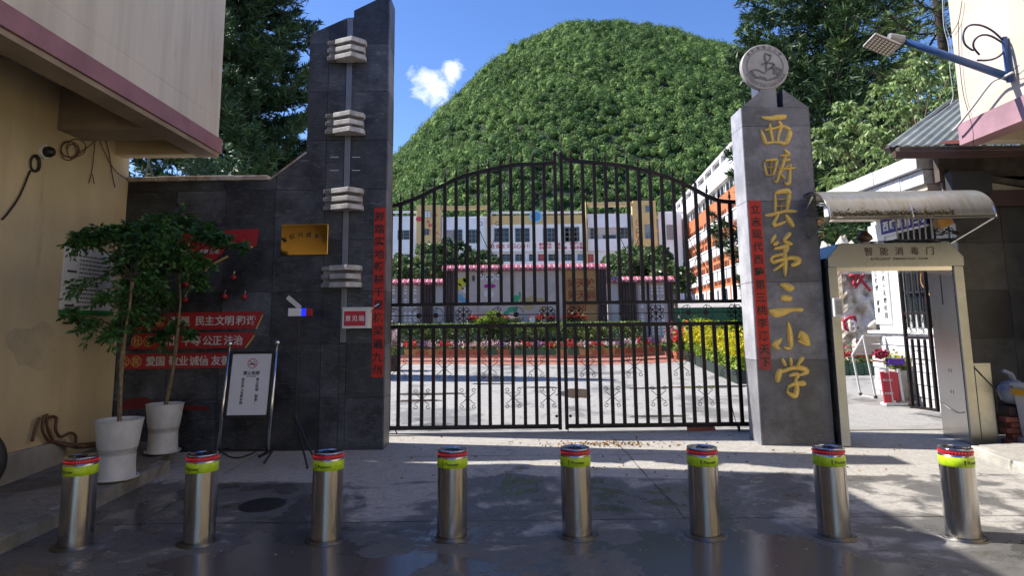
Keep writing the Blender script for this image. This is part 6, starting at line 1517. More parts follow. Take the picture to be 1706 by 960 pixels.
# hedge
r = np.random.default_rng(3); xa, xb = G(640, 590).x - 1.5, G(1118, 590).x; n = 9000
Yh = YSW - 1.55
p = np.stack([r.uniform(xa, xb, n), r.uniform(Yh - .45, Yh + .45, n), gz(Yh) + .1 + r.uniform(0, 1, n) ** .5 * .62], 1)
V, Fc = leaves(p, r.normal(size=(n, 3)) + [0, 0, .5], .10, .06, r); o = np_build('clipped_hedge', V, Fc, L_hedge, org=((xa + xb) / 2, Yh, gz(Yh))); tag(o, 'low clipped light green hedge running along the flower bed', 'hedge')
# front row of potted flowers
fm = [L_pinkf, L_redf, L_pinkf, L_purf, L_pinkf]; fn = ['pink and white', 'red', 'pale', 'purple and white', 'pink']
ORDN = 'first second third fourth fifth sixth seventh eighth ninth tenth eleventh twelfth thirteenth fourteenth fifteenth sixteenth seventeenth eighteenth nineteenth twentieth'.split(); ORDN += ['twenty-' + w_ for w_ in ORDN[:9]]; ORDN = [w_ + ' from the left' for w_ in ORDN]
px = 664; i = 0
while px < 1118:
    yb_ = 592 - max(0, (px - 1000)) * .055; c = G(px, yb_, hk); bm = ['greenbox', 'terracotta', 'goldpanel', 'greenbox', 'terracotta'][(i * 7 // 3) % 5]
    fi = (i * 3 // 2) % 5; bn = {'greenbox': 'green', 'terracotta': 'terracotta', 'goldpanel': 'orange'}[bm]
    fk = 1 if 915 < px < 1000 and i % 2 else fi
    side = 'left of the middle of the gate' if px < 930 else 'right of the middle of the gate'
    flowerbox('flower_pot', c.x, c.y + .12, c.z, .32, .2, .15, fm[fk], '%s pot of %s flowers, %s along the bed kerb' % (bn, fn[fk], ORDN[i]), 'pots of small flowers along the flower bed kerb', bm, n=34, fh=.15, fs=.055, seed=i, cat='flower pot')
    px += 19.5; i += 1
# upper row of red flowers on boxes
for i, px in enumerate((790, 812, 834, 856, 894, 914, 948, 966)):
    c = P(px, 562, YSW - .8); flowerbox('flower_box', c.x, YSW - .8, gz(YSW - .8) + .45, .44, .25, .26, L_redf if i != 3 else L_pinkf, 'raised green box of %s flowers, %s of the upper row before the mural' % ('red' if i != 3 else 'white and pink', ['first', 'second', 'third', 'fourth', 'fifth', 'sixth', 'seventh', 'last'][i]), 'raised flower boxes below the mural', n=60, fh=.2, fs=.07, seed=i + 60)
st = thing('flower_stand', 'low green stand carrying the raised flower boxes', 'stand', (w(880, 560)[0], YSW - .8, gz(YSW)))
MB().box(w(778, 560)[0], w(980, 560)[0], YSW - .98, YSW - .62, gz(YSW) + .35, gz(YSW) + .42).build('shelf', M['greenbox'], st)
for a in (780, 830, 880, 930, 978): MB().box(w(a, 560)[0] - .03, w(a, 560)[0] + .03, YSW - .95, YSW - .65, gz(YSW) - .0, gz(YSW) + .349).build('leg', M['greenbox'], st)
# small white figures/stones among the flowers
for i, (px, hh) in enumerate(((868, .35), (888, .55), (907, .38))):
    c = P(px, 566, YSW - 1.0); t = thing('garden_ornament', ['small pale stone lying in the flower bed', 'small white house shaped ornament among red flowers', 'small white post ornament right of the white house shape'][i], 'ornament', (c.x, YSW - 1.05, gz(YSW) + .3))
    if i == 0: MB().ball((c.x, YSW - 1.05, gz(YSW) + .5), .16, 6, .7).build('stone', M['white'], t, smooth=True)
    else:
        MB().box(c.x - .08, c.x + .08, YSW - 1.12, YSW - .98, gz(YSW) + .3, gz(YSW) + .3 + hh).build('post', M['white'], t)
        MB().prism([(c.x - .13, gz(YSW) + .3 + hh), (c.x + .13, gz(YSW) + .3 + hh), (c.x, gz(YSW) + .45 + hh)], YSW - 1.15, YSW - .95).build('roof', M['palepink'], t)
# topiary shrub
def shrub(name, label, c, rad, n, ls, mt, cat='shrub', group=None, cl=1, seed=0, tk=True):
    r = np.random.default_rng(seed); t = thing(name, label, cat, c, group); C = []
    for k in range(cl): C.append((c[0] + (r.uniform(-1, 1) * rad[0] * .6 if cl > 1 else 0), c[1] + (r.uniform(-1, 1) * rad[1] * .5 if cl > 1 else 0), c[2] + rad[2] * (1 + (r.uniform(-.4, .4) if cl > 1 else 0))))
    out = []
    for q in C:
        f = 1 if cl == 1 else .62; p, d = shell_pts(n // cl, q, (rad[0] * f, rad[1] * f, rad[2] * f), r, .5); out.append(leaves(p, d + r.normal(size=d.shape) * .7, ls, ls * .6, r))
    V, Fc = join(out); 
    mb = MB()
    for k in range(5): mb.tube([(c[0], c[1], c[2] - .05), (c[0] + r.uniform(-.5, .5) * rad[0], c[1] + r.uniform(-.5, .5) * rad[1], c[2] + rad[2] * 1.1)], [.03, .01], 5)
    mb.build('stems', M['barkd'], t); np_build('foliage', V, Fc, mt, t, kind='stuff'); return t
tp = thing('topiary_bush', 'yellow green cloud pruned bush in front of the mural', 'topiary', (w(822, 560)[0], 21.6, gz(21.6)))
mb = MB(); r = np.random.default_rng(5); out = []
for px, py, q in ((822, 527, .30), (806, 536, .24), (832, 537, .24), (812, 545, .26), (826, 548, .2)):
    c = P(px, py, 21.6); p, d = shell_pts(420, tuple(c), (q, q, q * .6), r, .6); out.append(leaves(p, d + r.normal(size=d.shape) * .6, .09, .05, r)); mb.tube([(w(820, 560)[0] - .05, 21.6, gz(21.6)), (c.x, 21.6, c.z)], .025, 5)
V, Fc = join(out); mb.build('stems', M['barkd'], tp); np_build('foliage', V, Fc, L_bright, tp, kind='stuff')
# right planting: green fence, hedges, yellow flowers in dark boxes
c0, c1 = P(1120, 513, 24), P(1230, 516, 24); t = thing('green_fence', 'dark green board fence behind the bright shrubs on the right', 'fence', (c0.x, 24, gz(24)))
xx = frange(c0.x, c1.x + 1.2, .3)
for a, b in zip(xx[:-1], xx[1:]): MB().box(a + .006, b - .006, 24, 24.04, gz(24) - .05, c0.z).build('board', M['greenfence'], t)
for i, (px, py, Y, rad, mt, lb) in enumerate(((1150, 556, 19.5, (.55, .45, .38), L_bright, 'bright yellow green shrub left of the others below the green fence'), (1180, 556, 19.5, (.55, .45, .42), L_bright, 'bright green shrub in the middle below the green fence'), (1212, 552, 18.5, (.6, .45, .40), L_bright, 'bright green shrub nearest the slate pillar'),
        (1146, 578, 17.5, (.3, .3, .42), L_purf, 'purple leaved shrub at the left end of the yellow flowers'), (1170, 575, 17, (.45, .35, .38), L_dkshrub, 'dark green shrub behind the yellow flowers'), (1205, 575, 16, (.55, .35, .42), L_dkshrub, 'dark shrub with red blooms behind the yellow flowers'), (1232, 572, 14.5, (.35, .35, .5), L_bright, 'tall yellow green bush right against the slate pillar'))):
    c = P(px, py, Y); shrub('shrub', lb, (c.x, Y, gz(Y) + .12), rad, 1500, .085, mt, seed=i + 5, cl=5, group='shrubs in the bed right of the yard')
r = np.random.default_rng(8)
for i in range(9):
    px, py = 1160 + i * 10.5, 604 + i * 4.6; c = G(px, py); t = flowerbox('flower_box', c.x, c.y + .25, c.z, .36, .42, .26, L_yel, 'dark box packed with yellow flowers, ' + ['first at the far end', 'second from the far end', 'third from the far end', 'fourth from the far end', 'in the middle of the line', 'fourth from the near end', 'third from the near end', 'second from the near end', 'nearest the slate pillar'][i], 'dark boxes of yellow flowers beside the yard', 'darkcrate', n=230, fh=.52, fs=.055, leafm=L_bright, seed=i + 90)
for i, (px, py) in enumerate(((1126, 597), (1140, 600))):
    c = G(px, py); flowerbox('flower_box', c.x, c.y + .15, c.z, .42, .35, .2, [L_pinkf, L_redf][i], ['terracotta trough of pale pink flowers at the bed corner', 'terracotta trough of red flowers beside the yellow ones'][i], None, 'terracotta', n=160, fh=.5, fs=.07, seed=i + 120)
c = G(652, 618); flowerbox('flower_box', c.x, c.y, c.z, .3, .3, .35, L_pinkf, 'dark flower pot with pale flowers just behind the left gate hinge', None, 'brown', n=120, fh=.5, fs=.06, seed=130, cat='flower pot')
tag(MB().box(*(lambda g: (g.x - .25, g.x + .25, g.y - .1, g.y + .1, g.z, g.z + .12))(G(1218, 620))).build('dark_bag', M['rubber'], org=tuple(G(1218, 620)), bevel=.04), 'black bundle on the ground by the yellow flowers', 'bundle')
# ================================================================== YARD TREES
for i, (px, py, Y, R, H, mt, lb) in enumerate((
        (672, 455, 27, .9, 2.8, L_yard, 'bushy silvery green tree at the left end behind the screen wall'),
        (715, 438, 28, 1.2, 3.9, L_yard, 'tallest silvery leaved tree behind the left screen wall'),
        (690, 470, 25.5, .85, 2.4, L_yard, 'low silvery bush right behind the left screen wall'),
        (752, 430, 30, 1.0, 4.3, L_con, 'dark upright evergreen behind the left end of the mural wall'),
        (790, 447, 29, 1.0, 3.4, L_yard, 'round green tree left of the white school sign'),
        (822, 448, 30, .7, 2.6, L_yard, 'small green tree above the mural wall'),
        (1030, 455, 28, 1.0, 3.1, L_yard, 'round green tree behind the right end of the mural wall'),
        (1062, 447, 29, 1.2, 3.6, L_yard, 'leafy green tree above the low right screen wall'),
        (1096, 452, 28, 1.1, 3.6, L_yard, 'green tree near the white stair tower'),
        (1124, 460, 26, .75, 3.2, L_yard, 'slim drooping tree at the right end of the screen wall'))):
    c = P(px, py, Y); broad_tree('yard_tree', lb, (c.x, Y, gz(Y)), H, R, 200 + i, 22, 150, .20, .11, mt, 'trees behind the screen wall', zc=c.z - gz(Y), trunk_r=.1)
# unseen slim cypress added behind the tower to cast the yard's shadow strip
c = P(575, 500, 14.2); t = thing('added_shade_tree', 'unseen slim cypress added behind the black tower to shade a strip of yard', 'tree', (c.x - .6, 14.2, gz(14.2)))
r = np.random.default_rng(31); n = 9000; z = r.uniform(.3, 6.2, n); rad_ = .5 * (1 - (z / 6.4) ** 3) * r.uniform(.3, 1, n) ** .5; a = r.uniform(0, 2 * PI, n)
p = np.stack([c.x - .6 + rad_ * np.cos(a), 14.2 + rad_ * np.sin(a), gz(14.2) + z], 1); V, Fc = leaves(p, np.stack([np.cos(a) * .4, np.sin(a) * .4, np.ones(n)], 1), .22, .12, r); np_build('foliage', V, Fc, L_con, t, kind='stuff')
MB().tube([(c.x - .6, 14.2, gz(14.2) - .1), (c.x - .6, 14.2, gz(14.2) + 5.5)], [.1, .03], 8).build('trunk', M['barkd'], t)
# ================================================================== SCHOOL BUILDING (back)
YSB = 98.0
def sb(px, py): return XZ(px, py, YSB)
t = thing('school_building', 'white and yellow school building with a blue round emblem and red slogan behind the yard', 'building', (sb(890, 500)[0], YSB, gz(YSB)))
SBT = t
def sbox(name, a, b, c, d, y0, y1, mt, par=None, bev=0):
    (x0, z1), (x1, z0) = sb(a, c), sb(b, d); return MB().box(x0, x1, YSB + y0, YSB + y1, z0, z1).build(name, M[mt], par or SBT, bevel=bev)
def z6(x, y): return 640 + x / 3.694, 240 + y / 3.694
zgr = 510
sbox('wall', 560, 1140, 437, zgr, .4, 9, 'beigewall'); sbox('wall', 560, 1140, 363, 436.9, .3, 9, 'whitewall')
SBT_wall = [c for c in SBT.children if c.name.startswith('wall')][-1]
sbox('left_front', 560, 697, 362, 500, -.3, .3, 'whitewall'); sbox('left_front', 736, 812, 363, 420, -.3, .3, 'whitewall')
sbox('centre_front', 818, 974, 374, 418.5, -.6, .29, 'sunwhite'); sbox('yellow_band', 816, 974, 361, 373.9, -.62, .3, 'ywall')
sbox('floor_band', 816, 975, 437, 442, -.8, .38, 'sunwhite'); sbox('floor_band', 560, 815, 418.5, 420.5, -.4, .28, 'sunwhite')
sbox('yellow_tower', 696, 735, 344, 470, -1.2, .5, 'ywall'); sbox('yellow_beam', 736, 812, 345, 350, -1.0, -.2, 'ywall'); sbox('yellow_post', 811.5, 817, 343, 430, -1.1, .2, 'ywall')
sbox('yellow_post', 974, 978, 338, 440, -1.1, .2, 'ywall'); sbox('yellow_beam', 978.2, 1051, 339, 345, -1.0, -.2, 'ywall'); sbox('yellow_tower', 1052, 1095, 337, 475, -1.2, .5, 'ywall')
sbox('right_front', 978.5, 1051.5, 357, 379, -.3, .29, 'whitewall'); sbox('right_front', 978.5, 1051.5, 399, 418, -.5, .29, 'whitewall'); sbox('right_front', 1095.5, 1140, 356, 500, -.3, .29, 'whitewall')
# balcony recess surfaces
for a, b, c, d in ((740, 760, 384, 402),): sbox('recess', a, b, c, d, -.35, -.31, 'greywall')
# roof railings
for a, b in ((560, 695), (818, 888), (898, 974), (1096, 1140)):
    (x0, z1), (x1, z0) = sb(a, 354), sb(b, 361); rl = MB().box(x0, x1, YSB - .1, YSB + .2, z1 - .2, z1 + .12).build('roof_railing', M['sunwhite'], SBT); k = max(2, int((x1 - x0) / 2.4))
    for i in range(k + 1): x = x0 + (x1 - x0) * i / k; MB().box(x - .17, x + .17, YSB - .09, YSB + .19, z0 - .25, z1 - .2).build('railing_post', M['sunwhite'], rl)
def window(a, b, c, d, y=-.62, mt='glass', nx=3, bars=True, par=None):
    (x0, z1), (x1, z0) = sb(a, c), sb(b, d); Y = YSB + y
    fr_ = MB(); s = .06
    fr_.box(x0 - s, x1 + s, Y - .08, Y, z0 - s, z0).box(x0 - s, x1 + s, Y - .08, Y, z1, z1 + s).box(x0 - s, x0, Y - .08, Y, z0, z1).box(x1, x1 + s, Y - .08, Y, z0, z1)
    wi = fr_.build('window', M['windowgrey'], SBT)
    MB().box(x0, x1, Y - .03, Y - .004, z0, z1).build('pane', M[mt], wi)
    if bars:
        b_ = MB()
        for i in range(1, nx): x = x0 + (x1 - x0) * i / nx; b_.box(x - .035, x + .035, Y - .05, Y - .031, z0, z1)
        for q in (.35, .7): b_.box(x0, x1, Y - .055, Y - .032, z0 + (z1 - z0) * q - .03, z0 + (z1 - z0) * q + .03)
        b_.build('glazing_bar', M['windowgrey'], wi)
for a, b in ((680, 767), (808, 893), (978, 1055), (1112, 1184)):
    window(640 + a / 3.694, 640 + b / 3.694, 382, 403.5)
window(940.5, 964, 380, 402.5)
for a, b in ((664, 682),): window(a, b, 385, 399, -.32, nx=2)
window(780, 799, 384, 405, -.32); window(757, 770, 384, 402, -.36, nx=2); window(665, 683, 425, 436, -.32, nx=2)
for a, b, m_ in ((834, 852, 'glass'), (859, 872, 'glass'), (882, 891, 'glass'), (897, 908, 'redbox'), (914, 930, 'glass'), (938, 953, 'glass'), (963, 973, 'glassb'), (979, 989, 'redbox'), (818, 828, 'glass')):
    window(a, b, 424, 436.5, .29, m_, 2)
for a, b, c, d, m_ in ((984, 994, 381, 398, 'glass'), (1035, 1048, 380, 398, 'glass')): window(a, b, c, d, -.5 if False else .28, m_, 2)
(x0, z1), (x1, z0) = sb(980, 379), sb(1050, 399); MB().box(x0, x1, YSB + .2, YSB + .29, z0, z1).build('recess', M['beigewall'], SBT)
window(984, 995, 381, 398, .19, 'glass', 2); window(1034, 1048, 380, 398, .19, 'glass', 2); window(1005, 1026, 392, 397, .19, 'glass', 2, False)
window(1072, 1082, 377, 399, -1.22, 'glassb', 2); window(1073, 1083, 346, 355, -1.22, 'glassb', 2); window(1072, 1084, 416, 423, -1.22, 'glass', 2); window(1110, 1123, 376, 399, -.32, 'greywall', 3)
window(708, 716, 384, 393, -1.22, 'glass', 2); window(709, 719, 355, 364, -1.22, 'white', 2)
# slogan on the spandrel
mb = MB(); z_ = sb(850, 411)[1]
for i, ch in enumerate('社会主义核心价值观'): put(mb, ch, (sb(821 + i * 8.6, 411)[0], YSB - .63, z_), .66 if ch not in '核心' else .8, bold=.02)
for k, (u1, u2) in enumerate((('富强民主', '文明和谐'), ('自由平等', '公正法治'), ('爱国敬业', '诚信友善'))):
    for i in range(4):
        for r_, s in ((0, u1), (1, u2)): put(mb, s[i], (sb(900 + k * 25.5 + i * 5.4, 407)[0], YSB - .63, sb(900, 408 + r_ * 6)[1]), .46, bold=.04)
mb.build('lettering', M['redink'], SBT)
c = sb(892.5, 362); R_ = 11 / F_PX * YSB
em = MB().lathe((c[0], YSB - .66, c[1]), [(.001, -.12), (R_, -.1), (R_, .04)], 32, 'y', cap=False).build('round_emblem', mat('pale_blue', (.25, .48, .60), .6), SBT)
MB().lathe((c[0], YSB - .79, c[1]), [(.001, -.02), (R_ * .72, -.02), (R_ * .72, .01)], 28, 'y', cap=False).build('emblem_centre', mat('blue_centre', (.06, .25, .48), .6), em)
mb = MB()
for ch, px, py in (('从', 715, 371), ('小', 728, 361), ('学', 718, 378), ('习', 726, 380), ('做', 718, 388), ('人', 730, 390)): put(mb, ch, (sb(px, py)[0], YSB - 1.21, sb(px, py)[1]), .62, bold=.04)
x, z = sb(700, 367); disc(mb, x, z, .5, YSB - 1.21, 10, 1, .8); x, z = sb(730, 402); mb.lathe((x, YSB - 1.22, z), [(.34, -.01), (.26, -.01)], 16, 'y', cap=False)
mb.build('tower_lettering', M['redink'], SBT)
mb, mg = MB(), MB()
for i, (py, ch) in enumerate(((373, '园'), (393, '园'), (411, '园'))):
    x, z = sb(1061, py); mb.lathe((x, YSB - 1.22, z), [(.42, -.01), (.33, -.01)], 18, 'y', cap=False); put(mg, '勤学园'[i], (x, YSB - 1.23, z), .42, bold=.03)
for i, py in enumerate((358, 365, 388, 404, 412)): put(mg, '教书育人德'[i], (sb(1092, py)[0], YSB - 1.21, sb(1092, py)[1]), .5, bold=.03)
mb.build('ring', M['redink'], SBT); mg.build('side_lettering', M['gold'], SBT)
# stair tower at the right end
YST = 100
def stb(px, py): return XZ(px, py, YST)
st = thing('stair_tower', 'pale stair tower with grey lattice bands between the school blocks', 'building', (stb(1155, 500)[0], YST, gz(YST)))
(x0, z1), (x1, z0) = stb(1136, 348), stb(1172, 515); MB().box(x0, x1, YST, YST + 8, z0, z1).build('wall', M['beigewall'], st)
for c, d in ((378, 392), (413, 427), (449, 464)):
    (a_, zt_), (b_, zb_) = stb(1141, c), stb(1171, d); bb = MB().box(a_, b_, YST - .1, YST - .005, zb_, zt_).build('lattice_band', M['greywall'], st)
(a_, zt_), (b_, zb_) = stb(1138, 487), stb(1180, 497); MB().box(a_, b_, YST - 2, YST - .1, zb_, zt_).build('porch_roof', M['sunwhite'], st)
(a_, zt_), (b_, zb_) = stb(1152, 492), stb(1166, 515); MB().box(a_, b_, YST - .2, YST - .11, zb_, zt_).build('doorway', M['goldpanel'], st)
# ================================================================== RED TEACHING BLOCK
YA, YZ = 60.0, 105.0; dirr = Vector((.085, 1, 0)); 
def rx(Y): return P(1222, 400, 72).x + .085 * (Y - 72)
def rz(py): return P(1222, py, 72).z
angle = math.atan(.085)
t = thing('teaching_block', 'orange red and white teaching block receding on the right behind the gate', 'building', (rx(72), 72, gz(72)))
def rbox(name, mt, Y0, Y1, zt, zb, off0, off1, par=None):
    q = [(rx(Y0) + off0, Y0), (rx(Y1) + off0, Y1), (rx(Y1) + off1, Y1), (rx(Y0) + off1, Y0)]; return MB().prismz(q, zb, zt).build(name, M[mt], par or t)
rbox('wall', 'orange', YA, YZ - .5, rz(313), rz(520), 0, 9); rbox('upper_wall', 'sunwhite', YA, YZ - .5, rz(253), rz(313) + .01, .02, 9)
rbox('upper_wall', 'sunwhite', YA, YZ + .3, rz(272), rz(297), -.5, .01)
rf = rbox('parapet_rail', 'sunwhite', YA, YZ + .3, rz(250), rz(255), -.55, -.1); rbox('parapet_rail', 'sunwhite', YA, YZ + .3, rz(268), rz(272) - .01, -.55, -.1)
for i in range(11): y = YA + .3 + i * 4.45; rbox('parapet_post', 'sunwhite', y, y + .5, rz(255) - .01, rz(268) + .01, -.54, -.12)
rbox('parapet_shade', 'greywall', YA, YZ, rz(255), rz(268), -.08, 0)
def rwin(Y0, Y1, pt, pb, mt='glass', off=0):
    fr_ = MB(); z1, z0 = rz(pt), rz(pb); 
    wi = rbox('window', mt, Y0, Y1, z1, z0, off - .06, off - .005)
    for f in (0, .5, 1): yy_ = Y0 + (Y1 - Y0) * f; rbox('mullion', 'sunwhite' if mt == 'glass' else 'orange', yy_ - .06, yy_ + .06, z1, z0, off - .12, off - .061, wi)
rg = random.Random(4)
bays = [YA + 1.5 + i * 4.4 for i in range(10)]
M['brownglass'] = mat('brown_window', (.10, .035, .02), .25)
for b in bays:
    rwin(b, b + 3.4, 299, 313, 'glass', .02)
    for (pt, pb) in ((341, 356), (385, 400), (429, 444)): rwin(b, b + 3.0, pt, pb, 'brownglass', 0)
for (pt, pb) in ((357, 372), (401, 416), (445, 461)):
    for b in bays:
        rbox('white_panel', 'sunwhite', b - .3, b + 1.4, rz(pt), rz(pb), -.5, -.01); rbox('white_panel', 'sunwhite', b + 1.75, b + 3.5, rz(pt), rz(pb), -.5, -.01)
    rbox('sill_rail', 'sunwhite', YA, YZ - .6, rz(pt - 2.5), rz(pt) + .01, -.62, -.01)
for b in bays: rbox('ground_panel', 'sunwhite', b - .2, b + 3.3, rz(474), rz(512), -.1, -.01); rbox('ground_window', 'glass', b + .9, b + 1.7, rz(478), rz(498), -.15, -.101)
# ================================================================== TREES near the gate
c = P(395, 300, 38)
conifer('conifer', 'tall dark drooping conifer behind the black wall on the left', (c.x, 38, gz(38)), 31, 7.8, 3, z0=2.0, whorl=.85, nb=9, blen=.58, bw=.085, blades=16, fresh=.07)
c = P(255, 290, 20); broad_tree('broadleaf_tree', 'low dark leafy tree peeping over the black wall at the left', (c.x, 20, gz(20)), 6.2, 2.6, 51, 30, 260, .22, .09, L_con, trunk_r=.15, zc=5.2)
# pale house roof behind
c = P(470, 275, 42); t = thing('roofed_shed', 'pale roofed shed glimpsed below the left conifer', 'building', (c.x, 42, gz(42)))
x0, z1 = XZ(405, 262, 42); x1, z0 = XZ(560, 285, 42)
MB().box(x0, x1, 42, 46, gz(42), z0).build('wall', M['whitewall'], t); MB().prism([(x0 - .4, z0), (x1 + .4, z0), ((x0 + x1) / 2, z1 + .3)], 41.6, 46.4).build('roof', M['roofsheet'], t)
c = P(1402, 300, 22)
conifer('conifer', 'tall dark conifer with drooping branches behind the slate pillar', (c.x, 22, gz(22)), 24, 4.6, 9, z0=.8, whorl=.5, nb=8, blen=.33, bw=.055, blades=20, fresh=.22)
c = P(1560, 40, 17)
conifer('conifer', 'lighter feathery conifer at the top right beside the cream building', (c.x + .1, 17, gz(17)), 17, 2.9, 14, z0=5, whorl=.55, nb=6, blen=.30, bw=.035, blades=14, gap=.2, mat_=L_conb)
# broadleaf tree at right
rgn = np.random.default_rng(61); Yb = 12.6; c = P(1490, 215, Yb)
t = thing('broadleaf_tree', 'sunlit leafy tree with drooping bright green leaves above the canopy', 'tree', (P(1560, 215, Yb).x, Yb + .6, gz(Yb)))
tb = Vector((P(1560, 215, Yb).x, Yb + .6, gz(Yb))); mb = MB(); mb.tube([tb - Vector((0, 0, .2)), tb + Vector((.05, 0, 2)), tb + Vector((-.1, 0, 3.2))], [.13, .1, .06], 8); lb = MB(); CC, DD = [], []
pts = []
for px, py in ((1375, 250), (1390, 225), (1410, 240), (1370, 215), (1420, 205), (1400, 280), (1430, 250), (1440, 180), (1450, 215), (1410, 175), (1465, 150), (1470, 190), (1490, 165), (1480, 225), (1460, 255), (1500, 130), (1530, 105), (1525, 140), (1555, 125), (1510, 180), (1540, 170), (1570, 150), (1585, 115), (1560, 190), (1530, 210), (1500, 215), (1425, 290), (1450, 285), (1480, 262), (1590, 160), (1505, 245), (1385, 300), (1362, 240), (1600, 190), (1580, 200), (1445, 310), (1410, 315), (1520, 240), (1560, 230)):
    pts.append(P(px, py, Yb + rgn.uniform(-.7, .9)))
for i, q in enumerate(pts):
    limb(lb, tb + Vector((-.1, 0, rgn.uniform(2.0, 3.3))), q, .03, .006, i, 5, sag=-.2)
    for k in range(13):
        d = rgn.normal(size=3) * [1, 1, .6]; d /= np.linalg.norm(d); L = rgn.uniform(.15, .42)
        for j in range(12):
            f = rgn.uniform(.2, 1.05); p = np.array(q) + d * L * f + [0, 0, -.25 * L * f * f]; s = rgn.normal(size=3) * [1, 1, .3]; s /= np.linalg.norm(s)
            CC.append(p + s * .045 + [0, 0, -.02]); DD.append(s * .7 + d * .4 + [0, 0, -.75])
mb.build('trunk', M['bark'], t, smooth=True); lb.build('limbs', M['bark'], t, kind='stuff'); V, Fc = leaves(np.array(CC), np.array(DD), .125, .055, rgn, .1); np_build('crown', V, Fc, L_broad, t, kind='stuff')
# ================================================================== HILL AND FOREST
DH = 330.0
prof = [(300, 470), (450, 420), (560, 345), (655, 258), (678, 241), (736, 178), (775, 138), (813, 99), (864, 74), (898, 50), (949, 33), (1000, 31), (1045, 30), (1080, 31), (1107, 44), (1161, 60), (1240, 74), (1320, 100), (1420, 140), (1520, 200), (1640, 300), (1800, 400), (2000, 480)]
hp = [(P(a, b, DH).x, P(a, b, DH).z - 4.5) for a, b in prof]; hx = np.array([a for a, b in hp]); hz_ = np.array([b for a, b in hp])
def hfun(x, y):
    z = np.interp(x * DH / np.maximum(y, 140), hx, hz_, left=20, right=20); t_ = np.clip((DH - y) / 175.0, -1.2, 1.0); base = gz(y)
    g = np.where(t_ >= 0, (1 - t_ ** 1.12), 1 - np.abs(t_) * .9)
    n_ = 2.2 * np.sin(x * .11 + y * .05) * np.sin(y * .09 - x * .03) + 1.3 * np.sin(x * .23 + 1) * np.sin(y * .2)
    return np.maximum(base - .5, base * (1 - g) + z * g + n_ * np.minimum(1, np.maximum(0, (1 - t_) * 4)) * .8)
gx = np.linspace(-190, 330, 131); gy = np.linspace(135, 520, 97); X, Y_ = np.meshgrid(gx, gy); Z = hfun(X, Y_)
V = np.stack([X.ravel(), Y_.ravel(), Z.ravel()], 1); nx_ = len(gx); ii = (np.arange(len(gy) - 1)[:, None] * nx_ + np.arange(nx_ - 1)[None]).ravel(); Fc = np.stack([ii, ii + 1, ii + nx_ + 1, ii + nx_], 1)
o = np_build('hill', V, Fc, M['hillsoil'], kind='structure', smooth=True)
r = np.random.default_rng(17); sp_ = 2.8; xs_ = np.arange(-105, 175, sp_); ys_ = np.arange(150, DH + 10, sp_ * 1.0); X, Y_ = np.meshgrid(xs_, ys_); X = X.ravel() + r.uniform(-.5, .5, X.size) * sp_; Y_ = Y_.ravel() + r.uniform(-.5, .5, Y_.size) * sp_
keep = (X / Y_ > -.33) & (X / Y_ < .56); X, Y_ = X[keep], Y_[keep]; Z = hfun(X, Y_)
k = len(X); R1 = np.clip(r.lognormal(.82, .30, k), 1.3, 3.7) * (1 + .25 * (r.random(k) > .9)); R1 *= (.8 + .3 * np.clip((Y_ - 150) / 180, 0, 1)); nl = 98
d = r.normal(size=(k, nl, 3)); d /= np.linalg.norm(d, axis=2, keepdims=True); d[..., 2] = np.abs(d[..., 2]) * 1.0 - .25
q = r.uniform(.66, 1.06, (k, nl, 1)); lump = 1 + .22 * np.sin(d[..., 0:1] * 5 + r.uniform(0, 6, (k, 1, 1))) * np.sin(d[..., 1:2] * 6 + r.uniform(0, 6, (k, 1, 1)))
Cn = np.stack([X, Y_, Z + R1 * .55], 1)[:, None, :] + d * q * lump * R1[:, None, None] * [1, 1, .95]
dd = d.reshape(-1, 3) ; tang = np.cross(dd, r.normal(size=dd.shape)) + dd * .35
def leafq(C, D, N0, ln, wd):
    n = len(C); D = unit(D); A = unit(np.cross(D, N0 + r.normal(size=(n, 3)) * .35)); ln = ln[:, None]; wd = wd[:, None]
    V = np.stack([C - D * ln * .5, C + A * wd * .5, C + D * ln * .5, C - A * wd * .5], 1).reshape(-1, 3); return V, np.arange(4 * n).reshape(n, 4)
n = k * nl; V, Fc = leafq(Cn.reshape(-1, 3), tang, dd, r.uniform(.42, .8, n), r.uniform(.36, .62, n))
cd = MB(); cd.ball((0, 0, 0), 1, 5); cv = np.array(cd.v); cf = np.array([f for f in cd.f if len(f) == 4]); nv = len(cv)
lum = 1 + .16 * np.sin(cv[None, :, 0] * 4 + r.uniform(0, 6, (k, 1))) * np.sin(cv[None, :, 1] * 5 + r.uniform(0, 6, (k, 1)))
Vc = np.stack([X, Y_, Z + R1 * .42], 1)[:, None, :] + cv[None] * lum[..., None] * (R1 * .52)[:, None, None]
Fcc = (cf[None] + (np.arange(k) * nv)[:, None, None]).reshape(-1, 4); np_build('hill_crown_cores', Vc.reshape(-1, 3), Fcc, L_core, kind='stuff', smooth=True)
tag(bpy.data.objects['hill_crown_cores'], 'inner crown cores of the hill forest with shade put into their darker green', 'crown_core')
o = np_build('hill_forest', V, Fc, L_hill, kind='stuff'); tag(o, 'dense green broadleaf forest covering the whole domed hill', 'forest')
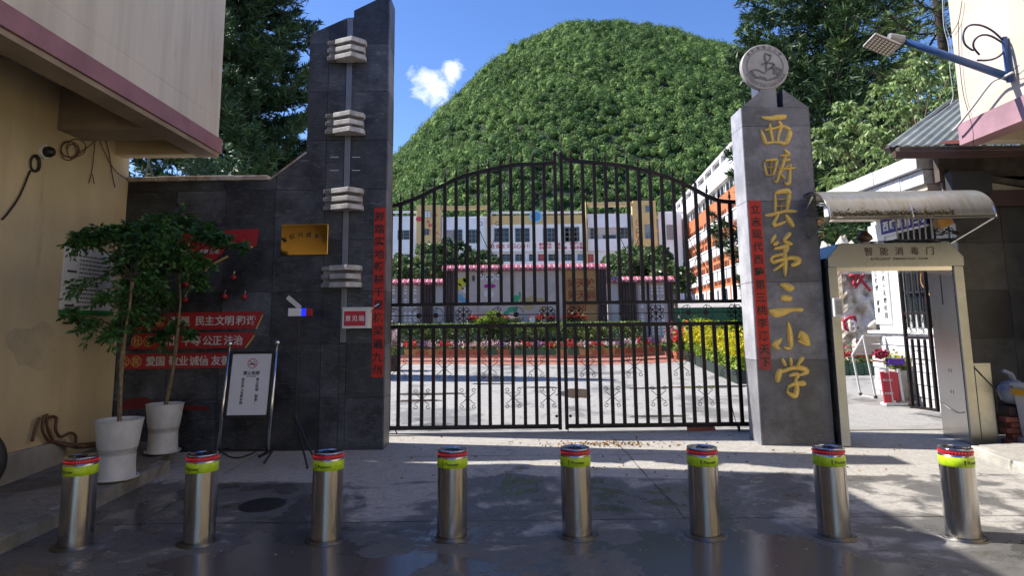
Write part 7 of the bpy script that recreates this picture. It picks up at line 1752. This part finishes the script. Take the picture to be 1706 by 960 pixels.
# trees at the foot of the hill, behind the school
r = np.random.default_rng(23); protos = {}
def foot_tree(kind):
    rg = np.random.default_rng(300 + kind); nm = 'hillside_tree'; t = thing(nm, 'x', 'tree', (0, 0, 0), 'trees at the foot of the hill behind the school')
    if kind in (0, 3):
        n = 2600; z = rg.uniform(.08, 1, n); rad = .27 * (1.02 - z) ** .8 * rg.uniform(.3, 1, n) ** .5; a = rg.uniform(0, 2 * PI, n); p = np.stack([rad * np.cos(a), rad * np.sin(a), z], 1) * 10; D = np.stack([np.cos(a), np.sin(a), np.full(n, -.1)], 1)
        V, Fc = leaves(p, D + rg.normal(size=(n, 3)) * .4, .75, .35, rg)
    else:
        C = [(rg.uniform(-1.9, 1.9), rg.uniform(-1.9, 1.9), rg.uniform(3.2, 8.3)) for _ in range(15)]; V, Fc = clump_crown(C, [rg.uniform(1.1, 1.9) for _ in C], 170, .75, .45, rg)
    MB().tube([(0, 0, -1), (0, 0, 4), (0, 0, 8)], [.22, .15, .05], 6).build('trunk', M['barkd'], t); np_build('crown', V, Fc, {0: L_con, 1: L_yard, 2: L_autumn, 3: L_dkshrub}[kind], t, kind='stuff'); return t
spots = []
for px in range(640, 1250, 11):
    spots.append((px + r.uniform(-4, 4), r.uniform(122, 146), r.uniform(.75, 1.35)))
    if px % 22 == 0: spots.append((px + r.uniform(-6, 6), r.uniform(150, 165), r.uniform(.9, 1.6)))
sides = lambda px: 'left of the gate centre' if px < 930 else 'right of the gate centre'
names = {0: 'dark pointed conifer', 1: 'rounded pale green tree', 2: 'yellowing leafy tree', 3: 'grey green pointed tree'}
for i, (px, Y, sc_) in enumerate(spots):
    kd_ = 2 if 945 < px < 1015 and i % 2 == 0 else (1 if r.random() < .42 else (0 if r.random() < .7 else 3))
    if px > 1110 and kd_ == 1 and r.random() < .6: kd_ = 0
    c = P(px, 400, Y); zz = float(hfun(np.array([c.x]), np.array([Y]))[0]); lab = '%s above %s, %s row' % (names[kd_], 'the left end of the school roof' if px < 690 else 'the left yellow school tower' if px < 740 else 'the left yellow beam' if px < 812 else 'the school slogan' if px < 885 else 'the blue round emblem' if px < 930 else 'the white roof railing' if px < 975 else 'the right yellow beam' if px < 1050 else 'the right yellow tower' if px < 1100 else 'the stair tower' if px < 1160 else 'the red block roof', 'front' if Y < 130 else 'middle' if Y < 147 else 'back')
    loc = (c.x, Y, zz)
    if kd_ not in protos: pt = foot_tree(kd_); protos[kd_] = pt; pt.location = loc; pt['label'] = lab; pt.scale = (sc_,) * 3
    else: copy_thing(protos[kd_], loc, lab, r.uniform(0, 6.28), (sc_ * r.uniform(.85, 1.15), sc_, sc_ * r.uniform(.85, 1.2)))
